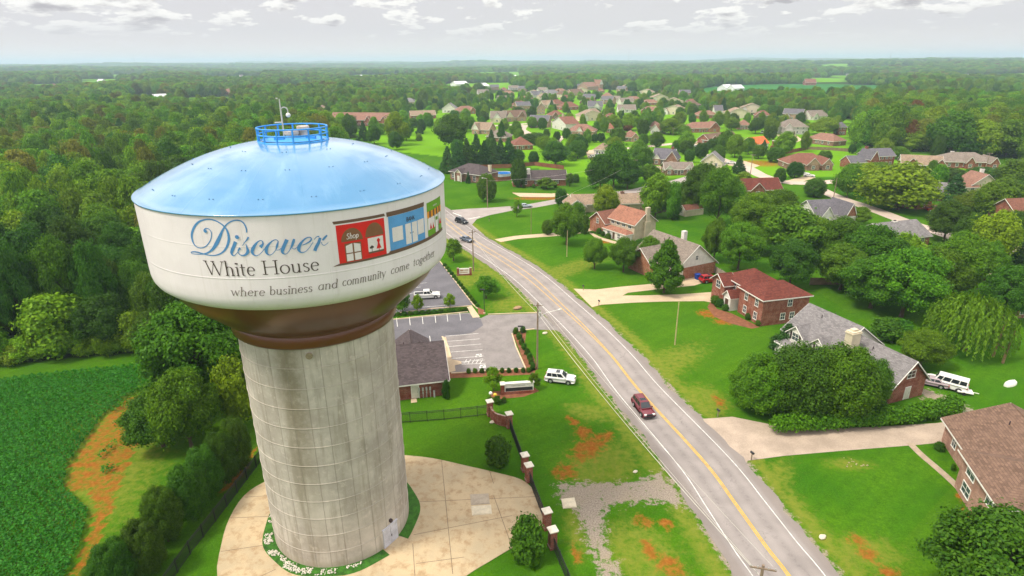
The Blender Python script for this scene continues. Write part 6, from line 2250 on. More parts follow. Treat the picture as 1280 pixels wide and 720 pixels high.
for o_r, o_f in ((-1.15, 0.9), (1.45, 0.9)):
    c0 = s_ * o_r + f_ * o_f
    mb = MB()
    mb.box(c0.x - 0.4, c0.x + 0.4, c0.y - 0.22, c0.y + 0.22, zp + 0.05, zp + 0.4)
    mb.build('hatch', RAILB, tower)
c0 = s_ * -0.75 + f_ * 0.0
mast = MB()
mast.tube([(c0.x, c0.y, zp), (c0.x, c0.y, zp + 2.5), (c0.x, c0.y, zp + 3.5)], [0.08, 0.07, 0.05], 8)
ar = [Vector((c0.x, c0.y, zp + 2.55)) + s_ * (0.28 - 0.28 * math.cos(math.pi * k / 8)) + Vector((0, 0, 0.26 * math.sin(math.pi * k / 8))) for k in range(9)]
mast.tube(ar + [ar[-1] - Vector((0, 0, 0.25))], 0.055, 6)
mast.tube([Vector((c0.x, c0.y, zp + 1.55)), Vector((c0.x, c0.y, zp + 1.55)) - s_ * 0.62], 0.06, 6)
mast.tube([Vector((c0.x, c0.y, zp + 3.5)) - s_ * 0.2, Vector((c0.x, c0.y, zp + 3.6)) - s_ * 0.2], 0.09, 6)
am = mast.build('antenna_mast', STEEL, tower)
mb = MB()
e = ar[-1] - Vector((0, 0, 0.4))
mb.sphere(e, 0.2, 8)
mb.build('beacon_ball', TRIM, am)

# overflow port, door
pa = R(-79)
mb = MB()
cen = Vector((7.3 * math.cos(pa), 7.3 * math.sin(pa), 24.0))
nn = Vector((math.cos(pa), math.sin(pa), 0))
mb.tube([cen - nn * 0.1, cen + nn * 0.12], 0.30, 16)
mb.build('overflow_port', mat('port_brown', (0.24, 0.19, 0.12), 0.7), tower)
mb = MB()
nn = Vector((math.cos(door_a), math.sin(door_a), 0))
tt = Vector((-nn.y, nn.x, 0))
for s in (-1, 1):
    wall_box(mb, nn * 7.24 + tt * s * 0.52 + Vector((0, 0, 1.22)), tt, nn, 1.0, 2.3, 0, 0.14)
wall_box(mb, nn * 7.24 + Vector((0, 0, 2.42)), tt, nn, 2.2, 0.1, 0, 0.17)
dd_ = mb.build('door', mat('door_lilac_grey', (0.50, 0.50, 0.56), 0.5), tower)
mb = MB()
wall_box(mb, nn * 7.24 + tt * 0.08 + Vector((0, 0, 1.1)), tt, nn, 0.05, 0.25, 0.14, 0.2)
mb.build('handle', SHUT, dd_)
mb = MB()
wall_box(mb, nn * 7.24 + tt * 0.1 + Vector((0, 0, 3.0)), tt, nn, 0.3, 0.3, 0.0, 0.35)
mb.build('door_lamp', SHUT, tower)


# ------------------------------------------------------------------ painted lettering on the tank
def on_tank(s, z, lay):
    """paint sits in thin coats on the curved shell"""
    # below z 33 the shell turns in
    r = TR
    if z < 32.3:
        for (r0, z0), (r1, z1) in zip(WP, WP[1:]):
            if z0 <= z <= z1:
                r = r0 + (r1 - r0) * (z - z0) / (z1 - z0)
    r += lay
    a = s / TR
    return (r * math.cos(a), r * math.sin(a), z)


def inv_tank(px, py):
    d = ray(px, py)
    ox, oy = -TX, -TY
    rad_ = TR
    for _ in range(3):
        A_ = d.x ** 2 + d.y ** 2
        B_ = 2 * (d.x * ox + d.y * oy)
        C_ = ox * ox + oy * oy - rad_ * rad_
        t = (-B_ - math.sqrt(max(B_ * B_ - 4 * A_ * C_, 0))) / (2 * A_)
        z = CAMH + t * d.z
        if z < 32.3:
            for (r0, z0), (r1, z1) in zip(WP, WP[1:]):
                if z0 <= z <= z1:
                    rad_ = r0 + (r1 - r0) * (z - z0) / (z1 - z0)
    return (math.atan2(t * d.y - TY, t * d.x - TX) * TR, z)


class Paint:
    def __init__(s):
        s.mb = MB()
        s.lay = 0.012

    def stroke(s, pts, w, mi=0):
        """pts (s, z); w list of full widths"""
        n = len(pts)
        L_, R_ = [], []
        for i in range(n):
            a = pts[max(i - 1, 0)]
            c = pts[min(i + 1, n - 1)]
            dx, dz = c[0] - a[0], c[1] - a[1]
            q = math.hypot(dx, dz) + 1e-9
            nx_, nz_ = -dz / q, dx / q
            lay = s.lay + 0.004 * i / max(n, 1)
            L_.append(on_tank(pts[i][0] + nx_ * w[i] / 2, pts[i][1] + nz_ * w[i] / 2, lay))
            R_.append(on_tank(pts[i][0] - nx_ * w[i] / 2, pts[i][1] - nz_ * w[i] / 2, lay))
        s.mb.add(L_ + R_, [(i, i + 1, n + i + 1, n + i) for i in range(n - 1)], mi)
        s.lay += 0.0045 if s.lay < 0.05 else -0.036

    def quad(s, p00, p10, p11, p01, mi=0, lay=None):
        """bilinear patch, split finely along s so that it follows the shell"""
        k = max(2, int(abs(p10[0] - p00[0]) / 0.3) + 1)
        lay = lay if lay is not None else s.lay
        lo = [on_tank(p00[0] + (p10[0] - p00[0]) * i / k, p00[1] + (p10[1] - p00[1]) * i / k, lay) for i in range(k + 1)]
        hi = [on_tank(p01[0] + (p11[0] - p01[0]) * i / k, p01[1] + (p11[1] - p01[1]) * i / k, lay) for i in range(k + 1)]
        s.mb.add(lo + hi, [(i, i + 1, k + 2 + i, k + 1 + i) for i in range(k)], mi)

    def rect(s, s0, s1, z0, z1, mi=0, lay=None):
        s.quad((s0, z0), (s1, z0), (s1, z1), (s0, z1), mi, lay)

    def blob(s, c, rx, rz, mi=0, lay=None, n=18, a0=0, a1=2 * math.pi):
        lay = lay if lay is not None else s.lay
        pts = [on_tank(c[0] + rx * math.cos(a0 + (a1 - a0) * k / n), c[1] + rz * math.sin(a0 + (a1 - a0) * k / n), lay) for k in range(n if a1 - a0 > 6.2 else n + 1)]
        s.mb.add([on_tank(c[0], c[1], lay)] + pts, [(0, 1 + k, 1 + (k + 1) % len(pts)) for k in range(len(pts) if a1 - a0 > 6.2 else len(pts) - 1)], mi)

    def poly(s, pts, mi=0, lay=None):
        lay = lay if lay is not None else s.lay
        cs_ = sum(p[0] for p in pts) / len(pts)
        cz_ = sum(p[1] for p in pts) / len(pts)
        s.mb.add([on_tank(cs_, cz_, lay)] + [on_tank(p[0], p[1], lay) for p in pts], [(0, 1 + k, 1 + (k + 1) % len(pts)) for k in range(len(pts))], mi)


def paint_mat(name, col):
    return mat(name, col, 0.4, 0.08, 1.2, 8, coat=0.2)


BLUEP = paint_mat('paint_blue', (0.075, 0.225, 0.475))
DARKP = paint_mat('paint_brown_black', (0.055, 0.032, 0.030))
GREYP = paint_mat('paint_brown_grey', (0.15, 0.115, 0.105))
REDP = paint_mat('paint_red', (0.62, 0.012, 0.016))
BROWNP = paint_mat('paint_brown', (0.135, 0.072, 0.055))
ARCHP = paint_mat('paint_arch_brown', (0.20, 0.085, 0.045))
WHITEP = paint_mat('paint_white', (0.70, 0.63, 0.64))
SKYP = paint_mat('paint_shop_blue', (0.10, 0.30, 0.62))
GREENP = paint_mat('paint_green', (0.14, 0.32, 0.02))
ORANGEP = paint_mat('paint_orange', (0.72, 0.27, 0.02))

C1 = [  # traced pen strokes: x, y in 12.8x enlargement pixels, width
    [(330, 262, 14), (325, 240, 14), (355, 222, 12), (400, 235, 12), (438, 285, 14), (440, 350, 14), (420, 420, 14), (380, 480, 14), (330, 522, 14), (270, 535, 14), (210, 522, 15), (165, 480, 20), (138, 420, 28), (125, 340, 34), (140, 260, 36), (180, 180, 34), (240, 118, 28), (320, 86, 20), (410, 78, 18), (500, 98, 18), (580, 140, 19), (650, 198, 22), (695, 270, 29), (718, 370, 35), (710, 450, 35), (680, 530, 30), (630, 595, 24), (560, 638, 19), (480, 655, 15), (400, 652, 15), (320, 632, 17), (230, 606, 19), (160, 597, 18), (116, 606, 13), (135, 626, 10), (200, 634, 11), (280, 634, 15), (345, 626, 20), (420, 590, 28), (478, 535, 44), (530, 450, 54), (572, 360, 46), (610, 272, 32), (650, 200, 21), (700, 145, 18), (770, 106, 18), (850, 92, 18), (920, 110, 18), (970, 160, 20), (998, 230, 20), (1003, 290, 15)],
    [(826, 436, 50), (803, 500, 46), (772, 575, 46), (763, 622, 34), (790, 660, 15), (830, 638, 9), (885, 570, 7)],
    [(1034, 360, 24), (1008, 404, 20), (970, 450, 10), (935, 500, 6)],
    [(992, 475, 10), (1010, 535, 26), (1024, 585, 42), (1000, 633, 34), (950, 656, 20), (900, 645, 12), (868, 605, 12), (875, 562, 20), (905, 540, 36)],
    [(1222, 522, 52), (1262, 476, 26), (1258, 432, 15), (1225, 416, 12), (1180, 440, 20), (1130, 500, 38), (1096, 570, 46), (1100, 620, 34), (1140, 655, 16), (1190, 650, 9), (1250, 600, 6), (1290, 545, 5)],
]
C2 = [
    [(357, 430, 12), (335, 408, 11), (300, 405, 12), (245, 438, 20), (190, 500, 36), (165, 560, 46), (175, 620, 30), (220, 648, 12), (272, 622, 8), (318, 565, 10), (335, 510, 30), (345, 478, 26), (357, 430, 12)],
    [(330, 572, 8), (380, 560, 8), (402, 538, 6)],
    [(497, 400, 50), (460, 480, 48), (428, 560, 48), (425, 605, 34), (460, 632, 13), (500, 620, 8), (545, 560, 11), (575, 500, 30), (600, 430, 38), (610, 390, 26)],
    [(578, 540, 6), (622, 550, 8), (665, 512, 6)],
    [(742, 490, 9), (800, 465, 15), (860, 430, 20), (886, 390, 18), (860, 362, 13), (800, 378, 18), (740, 430, 28), (700, 490, 42), (685, 550, 46), (700, 590, 28), (740, 608, 13), (800, 585, 8), (860, 520, 6), (915, 435, 5)],
    [(928, 402, 6), (975, 355, 12), (1012, 352, 18)],
    [(1026, 372, 36), (1002, 450, 44), (965, 520, 46), (940, 582, 48)],
    [(1064, 412, 26), (1100, 370, 32), (1137, 332, 22)],
    [(1046, 440, 6), (1060, 480, 8), (1100, 490, 9), (1155, 448, 7)],
]
pt = Paint()
PXM = 0.0648 / 12.8 * 1.0       # metres of tank per enlargement pixel
for strokes, (ox_, oy_) in ((C1, (230, 268)), (C2, (320, 268))):
    for st_ in strokes:
        pts3 = [np.array([x, y, w_], float) for x, y, w_ in st_]
        sm = catmull([tuple(p) for p in pts3], 5)
        P2 = [inv_tank(ox_ + p[0] / 12.8, oy_ + p[1] / 12.8) for p in sm]
        pt.stroke(P2, [max(p[2], 8) * PXM for p in sm])
for (x, y, r_, o_) in ((345, 262, 27, (230, 268)), (852, 360, 29, (230, 268))):
    pt.blob(inv_tank(o_[0] + x / 12.8, o_[1] + y / 12.8), r_ * PXM, r_ * PXM, lay=0.05)
o = pt.mb.build('lettering', BLUEP, tower)
o['label'] = 'flowing blue script word'

# serif letters: strokes as (weight, points); weight 1 = normal contrast
def arc(cx, cy, rx, ry, a0, a1, n=9):
    return [(cx + rx * math.cos(R(a0 + (a1 - a0) * i / n)), cy + ry * math.sin(R(a0 + (a1 - a0) * i / n))) for i in range(n + 1)]


def sf(x, y, w_=0.11):
    return (9, [(x - w_, y), (x + w_, y)])


X = 0.64
GL = {
    'W': (1.36, [(1, [(0.08, 1), (0.40, 0.0)]), (0.4, [(0.40, 0.0), (0.66, 0.92)]), (1, [(0.60, 1.0), (0.94, 0.0)]), (0.4, [(0.94, 0), (1.26, 1)]), sf(0.08, 0.985, 0.14), sf(0.60, 0.985, 0.13), sf(1.26, 0.985, 0.12)]),
    'H': (1.02, [(1, [(0.17, 0), (0.17, 1)]), (1, [(0.83, 0), (0.83, 1)]), (9, [(0.17, 0.53), (0.83, 0.53)]), sf(0.17, 0.015, 0.15), sf(0.17, 0.985, 0.15), sf(0.83, 0.015, 0.15), sf(0.83, 0.985, 0.15)]),
    'h': (0.66, [(1, [(0.13, 0), (0.13, 1.06)]), (1, [(0.13, 0.5)] + arc(0.31, 0.44, 0.18, 0.2, 150, 0, 8) + [(0.49, 0.0)]), sf(0.13, 0.015), sf(0.49, 0.015), (9, [(0.02, 1.04), (0.13, 1.05)])]),
    'i': (0.31, [(1, [(0.15, 0), (0.15, X)]), sf(0.15, 0.015), (9, [(0.04, 0.61), (0.15, 0.63)]), (2.2, [(0.145, 0.82), (0.155, 0.92)])]),
    't': (0.40, [(1, [(0.16, 0.84), (0.16, 0.14)] + arc(0.27, 0.12, 0.11, 0.1, 180, 290, 5)), (9, [(0.02, 0.615), (0.36, 0.615)])]),
    'e': (0.56, [(9, [(0.08, 0.37), (0.48, 0.37)]), (1, arc(0.28, 0.33, 0.21, 0.31, 8, 318, 16))]),
    'o': (0.66, [(1, arc(0.32, 0.32, 0.25, 0.31, 90, 455, 22))]),
    'u': (0.68, [(1, [(0.13, X), (0.13, 0.2)] + arc(0.29, 0.18, 0.16, 0.17, 190, 330, 7) + [(0.49, 0.2)]), (1, [(0.49, X), (0.49, 0.0)]), (9, [(0.03, 0.625), (0.13, 0.625)]), (9, [(0.39, 0.625), (0.49, 0.625)]), (9, [(0.49, 0.015), (0.60, 0.03)])]),
    's': (0.46, [(1, [(0.36, 0.53), (0.27, 0.62), (0.16, 0.62), (0.09, 0.53), (0.11, 0.43), (0.22, 0.35), (0.33, 0.27), (0.37, 0.16), (0.30, 0.04), (0.18, 0.01), (0.07, 0.10)])]),
    'w': (0.86, [(1, [(0.05, X), (0.24, 0.0)]), (0.5, [(0.24, 0), (0.42, 0.6)]), (1, [(0.40, X), (0.58, 0)]), (0.5, [(0.58, 0), (0.76, X)]), sf(0.05, 0.625, 0.07), sf(0.76, 0.625, 0.06)]),
    'r': (0.46, [(1, [(0.13, 0), (0.13, X)]), sf(0.13, 0.015), (9, [(0.03, 0.61), (0.13, 0.63)]), (1, [(0.13, 0.46), (0.22, 0.58), (0.32, 0.62), (0.40, 0.56)])]),
    'b': (0.64, [(1, [(0.12, 0.02), (0.12, 1.05)]), (1, arc(0.31, 0.32, 0.22, 0.31, 160, -160, 16)), (9, [(0.02, 1.03), (0.12, 1.05)])]),
    'n': (0.66, [(1, [(0.13, 0), (0.13, X)]), (1, [(0.13, 0.48)] + arc(0.31, 0.44, 0.18, 0.19, 150, 0, 8) + [(0.49, 0.0)]), sf(0.13, 0.015, 0.08), sf(0.49, 0.015, 0.08), (9, [(0.03, 0.61), (0.13, 0.63)])]),
    'a': (0.62, [(1, arc(0.28, 0.31, 0.21, 0.31, 50, 330, 15)), (1, [(0.48, X), (0.48, 0.0)]), (9, [(0.48, 0.02), (0.57, 0.08)])]),
    'd': (0.66, [(1, arc(0.29, 0.31, 0.22, 0.31, 40, 325, 15)), (1, [(0.50, 1.05), (0.50, 0.0)]), (9, [(0.40, 1.03), (0.50, 1.05)]), (9, [(0.50, 0.02), (0.60, 0.06)])]),
    'c': (0.54, [(1, arc(0.29, 0.32, 0.22, 0.31, 40, 322, 15))]),
    'm': (0.98, [(1, [(0.12, 0), (0.12, X)]), (1, [(0.12, 0.48)] + arc(0.28, 0.44, 0.16, 0.19, 150, 0, 7) + [(0.44, 0.0)]), (1, [(0.44, 0.48)] + arc(0.60, 0.44, 0.16, 0.19, 150, 0, 7) + [(0.76, 0.0)]), sf(0.12, 0.015, 0.07), sf(0.44, 0.015, 0.07), sf(0.78, 0.015, 0.08)]),
    'y': (0.58, [(1, [(0.06, X), (0.27, 0.02)]), (0.5, [(0.50, X), (0.27, 0.02), (0.16, -0.26), (0.04, -0.30)]), sf(0.06, 0.625, 0.07), sf(0.50, 0.625, 0.06)]),
    'g': (0.60, [(1, arc(0.27, 0.38, 0.19, 0.25, 40, 400, 16)), (1, [(0.20, 0.14), (0.14, 0.06), (0.30, 0.02), (0.46, -0.06), (0.44, -0.22), (0.24, -0.30), (0.06, -0.22), (0.10, -0.06), (0.2, 0.02)]), (9, [(0.42, 0.56), (0.55, 0.6)])]),
    'k': (0.6, [(1, [(0.12, 0), (0.12, 1.05)]), (0.6, [(0.46, X), (0.13, 0.3)]), (1, [(0.24, 0.38), (0.5, 0)])]),
    'S': (0.62, [(1, [(0.50, 0.84), (0.40, 0.98), (0.22, 0.98), (0.10, 0.82), (0.15, 0.64), (0.32, 0.52), (0.48, 0.38), (0.50, 0.16), (0.36, 0.01), (0.18, 0.01), (0.06, 0.16)])]),
    'p': (0.64, [(1, [(0.13, -0.32), (0.13, X)]), (1, arc(0.31, 0.32, 0.2, 0.31, 160, -160, 14))]),
    'A': (0.86, [(0.5, [(0.06, 0), (0.42, 1)]), (1, [(0.42, 1), (0.78, 0)]), (9, [(0.2, 0.36), (0.64, 0.36)])]),
    'B': (0.74, [(1, [(0.14, 0), (0.14, 1)]), (1, [(0.14, 0.98)] + arc(0.36, 0.76, 0.22, 0.22, 90, -90, 7) + [(0.14, 0.54)]), (1, [(0.14, 0.54)] + arc(0.40, 0.28, 0.24, 0.26, 90, -90, 7) + [(0.14, 0.02)])]),
    'N': (0.9, [(0.5, [(0.12, 0), (0.12, 1)]), (1, [(0.12, 1), (0.72, 0)]), (0.5, [(0.72, 0), (0.72, 1)])]),
    'K': (0.84, [(1, [(0.14, 0), (0.14, 1)]), (0.5, [(0.70, 1), (0.15, 0.45)]), (1, [(0.30, 0.58), (0.74, 0)])]),
    ' ': (0.34, []),
}


def text_width(txt, sp=0.0):
    return sum(GL[c][0] + sp for c in txt)


def letters(p, txt, s0, s1, zb, cap, thick, thin, shear=0.0, mi=0, z_end=None, flip=False):
    """set txt from s0 to s1 on the tank, baseline zb"""
    k = (s1 - s0) / text_width(txt)
    x = 0.0
    for ch in txt:
        adv, sts = GL[ch]
        for wt, pts in sts:
            if len(pts) == 2:
                q = [(pts[0][0] + (pts[1][0] - pts[0][0]) * i / 4, pts[0][1] + (pts[1][1] - pts[0][1]) * i / 4) for i in range(5)]
            else:
                q = [tuple(v) for v in catmull(pts, 2)]
            P2, W_ = [], []
            for i, (gx_, gy_) in enumerate(q):
                f = (x + gx_ + shear * gy_) * k
                base = zb if z_end is None else zb + (z_end - zb) * f / (s1 - s0)
                P2.append((s0 + f, base + gy_ * cap))
                a = q[max(i - 1, 0)]
                c = q[min(i + 1, len(q) - 1)]
                dx, dy = (c[0] - a[0]) * k, (c[1] - a[1]) * cap
                v = abs(dy) / (math.hypot(dx, dy) + 1e-9)
                if wt == 9:
                    W_.append(thin * 1.15)
                else:
                    W_.append((thin + (thick - thin) * v ** 1.6) * wt if wt < 1 else (thin + (thick - thin) * v ** 1.6) * wt)
            p.stroke(P2, [max(w_, thin * 0.9) for w_ in W_], mi)
        x += adv


WORDS = [('White', -23.72, -19.85, 33.50, 1.08, 0.10, 0.042, 0, DARKP), ('House', -19.38, -15.35, 33.58, 1.06, 0.10, 0.042, 0, DARKP)]
for wd, a, c, zb in (('where', -22.02, -19.45, 31.93), ('business', -19.16, -16.08, 31.97), ('and', -15.70, -14.22, 32.02), ('community', -13.90, -10.28, 32.05), ('come', -9.80, -7.85, 32.10), ('together', -7.35, -4.0, 32.1)):
    WORDS.append((wd, a, c, zb, 0.66, 0.068, 0.034, 0.16, GREYP))
for wd, a, c, zb, cap_, tk, tn, shr, mm_ in WORDS:
    pt = Paint()
    letters(pt, wd, a, c, zb, cap_, tk, tn, shr)
    pt.mb.build('lettering', mm_, tower)

# ---- the three painted shop fronts
MM = [REDP, BROWNP, ARCHP, WHITEP, SKYP, GREENP, ORANGEP, DARKP]
pt = Paint()
s0, s1, z0, z1 = -13.9, -10.0, 33.86, 36.80
fx_ = lambda f: s0 + (s1 - s0) * f
fz_ = lambda f: z0 + (z1 - z0) * f
A1, A2, A3, A4 = 0.014, 0.022, 0.030, 0.038
pt.rect(s0, s1, z0, z1, 0, A1)
pt.quad((s0 - 0.12, 36.90), (s1 + 0.12, 36.90), (s1 + 0.05, 37.12), (s0 - 0.2, 37.12), 1, A1)
pt.blob((fx_(0.29), fz_(0.55)), (s1 - s0) * 0.215, 1.0, 2, A2, 20, 0, math.pi)
pt.blob((fx_(0.76), fz_(0.57)), (s1 - s0) * 0.20, 1.06, 2, A2, 20, 0, math.pi)
pt.rect(fx_(0.13), fx_(0.46), fz_(0.02), fz_(0.50), 2, A2)
for a, c in ((0.15, 0.28), (0.31, 0.44)):
    pt.rect(fx_(a), fx_(c), fz_(0.03), fz_(0.22), 3, A3)
    pt.rect(fx_(a), fx_(c), fz_(0.25), fz_(0.42), 3, A3)
pt.poly([(fx_(0.15), fz_(0.42)), (fx_(0.28), fz_(0.42)), (fx_(0.28), fz_(0.49)), (fx_(0.15), fz_(0.44))], 3, A3)
pt.poly([(fx_(0.31), fz_(0.42)), (fx_(0.44), fz_(0.42)), (fx_(0.44), fz_(0.44)), (fx_(0.31), fz_(0.49))], 3, A3)
pt.rect(fx_(0.60), fx_(0.94), fz_(0.12), fz_(0.17), 1, A2)
pt.rect(fx_(0.60), fx_(0.94), fz_(0.17), fz_(0.54), 3, A2)
# dress on a stand and a pot plant in the window
dx_, dz_ = fx_(0.83), fz_(0.20)
pt.poly([(dx_ - 0.22, dz_ + 0.05), (dx_ + 0.22, dz_ + 0.05), (dx_ + 0.10, dz_ + 0.38), (dx_ + 0.06, dz_ + 0.52), (dx_ - 0.06, dz_ + 0.52), (dx_ - 0.10, dz_ + 0.38)], 0, A3)
pt.poly([(dx_ - 0.06, dz_ + 0.50), (dx_ + 0.06, dz_ + 0.50), (dx_ + 0.15, dz_ + 0.72), (dx_ + 0.05, dz_ + 0.86), (dx_ - 0.05, dz_ + 0.86), (dx_ - 0.15, dz_ + 0.72)], 0, A4)
pt.rect(dx_ - 0.03, dx_ + 0.03, dz_ - 0.08, dz_ + 0.05, 0, A4)
for ddx, ddz, rr_ in ((-0.09, 0.28, 0.10), (0.08, 0.30, 0.10), (0.0, 0.36, 0.10), (0.0, 0.26, 0.09)):
    pt.blob((fx_(0.675) + ddx, dz_ + ddz - 0.05), rr_, rr_ * 0.8, 7, A3 + 0.002 * ddx)
pt.rect(fx_(0.675) - 0.02, fx_(0.675) + 0.02, dz_ - 0.08, dz_ + 0.2, 7, A4)
pt.lay = 0.045
letters(pt, 'Shop', fx_(0.175), fx_(0.42), fz_(0.615), 0.42, 0.055, 0.035, 0.2, 3)
o = pt.mb.build('storefront_painting', MM, tower)
o['label'] = 'painted red shop front with two brown arches'

pt = Paint()
s0, s1, z0, z1 = -9.62, -5.42, 34.02, 36.78
pt.rect(s0, s1, z0, z1, 4, A1)
pt.quad((s0 - 0.12, 36.80), (s1 + 0.04, 36.80), (s1 + 0.08, 37.16), (s0 - 0.14, 37.16), 1, A2)
for a, c, d0, d1 in ((0.07, 0.33, 0.24, 0.66), (0.76, 0.97, 0.22, 0.66), (0.40, 0.555, 0.05, 0.66), (0.585, 0.74, 0.05, 0.66)):
    pt.rect(fx_(a), fx_(c), fz_(d0), fz_(d1), 3, A2)
for a in (0.53, 0.605):
    pt.blob((fx_(a), fz_(0.36)), 0.07, 0.045, 7, A3)
pt.lay = 0.03
letters(pt, 'BANK', fx_(0.44), fx_(0.68), fz_(0.73), 0.34, 0.055, 0.04, 0, 7)
o = pt.mb.build('storefront_painting', MM, tower)
o['label'] = 'painted blue shop front with white doors'

pt = Paint()
s0, s1, z0, z1 = -4.92, -1.78, 34.0, 36.95
pt.rect(s0, s1, fz_(0.74), z1, 5, A1)
ns_ = 9
for k in range(ns_):
    pt.rect(fx_(k / ns_), fx_((k + 1) / ns_), fz_(0.58), fz_(0.74), 6 if k % 2 == 0 else 1, A1)
    pt.blob((fx_((k + 0.5) / ns_), fz_(0.58)), (s1 - s0) / ns_ / 2, 0.12, 6 if k % 2 == 0 else 1, A1, 8, math.pi, 2 * math.pi)
pt.rect(s0, fx_(0.46), z0, fz_(0.20), 5, A1)
pt.rect(fx_(0.72), s1, z0, fz_(0.20), 5, A1)
pt.rect(s0, s0 + 0.06, fz_(0.2), fz_(0.58), 5, A1)
pt.rect(s1 - 0.06, s1, fz_(0.2), fz_(0.58), 5, A1)
for f in (0.46, 0.72):
    pt.rect(fx_(f) - 0.04, fx_(f) + 0.04, z0, fz_(0.55), 5, A2)
pt.rect(fx_(0.52), fx_(0.66), fz_(0.38), fz_(0.48), 5, A2)
for cxx, czz in ((0.18, 0.28), (0.33, 0.26), (0.82, 0.27), (0.92, 0.25)):
    pt.poly([(fx_(cxx) - 0.17, fz_(czz) - 0.2), (fx_(cxx) + 0.17, fz_(czz) - 0.2), (fx_(cxx) + 0.06, fz_(czz) + 0.1), (fx_(cxx), fz_(czz) + 0.35), (fx_(cxx) - 0.08, fz_(czz) + 0.1)], 0, A2)
for q in range(5):
    x_ = fx_(0.34 + 0.06 * q)
    pt.stroke([(x_, fz_(0.82)), (x_ + 0.05, fz_(0.88)), (x_ + 0.1, fz_(0.83)), (x_ + 0.16, fz_(0.86))], [0.04] * 4, 3)
o = pt.mb.build('storefront_painting', MM, tower)
o['label'] = 'painted green shop front with an orange awning'
pt = Paint()
pt.quad((-14.42, 33.70), (-1.5, 33.78), (-1.6, 33.98), (-13.95, 33.86), 1, 0.026)
pt.quad((-9.9, 33.82), (-1.55, 33.96), (-1.6, 34.06), (-9.7, 34.03), 1, 0.034)
pt.mb.build('painted_pavement', MM, tower)
# ------------------------------------------------------------------ vehicles
TYRE = mat('tyre', (0.02, 0.02, 0.022), 0.9, 0.3)
RIM = mat('wheel_rim', (0.5, 0.5, 0.5), 0.35, 0.1, metal=0.6)
AUTOG = glass_mat('car_glass', (0.018, 0.022, 0.028), 0.06)
LAMP = mat('headlamp', (0.75, 0.75, 0.72), 0.2, 0.05)
TAIL = mat('tail_lamp', (0.42, 0.02, 0.02), 0.3, 0.1)
BLACKT = mat('black_trim', (0.025, 0.025, 0.028), 0.6, 0.2)


def paint_car(name, col):
    return mat(name, col, 0.28, 0.06, 0.8, 5, coat=0.6)


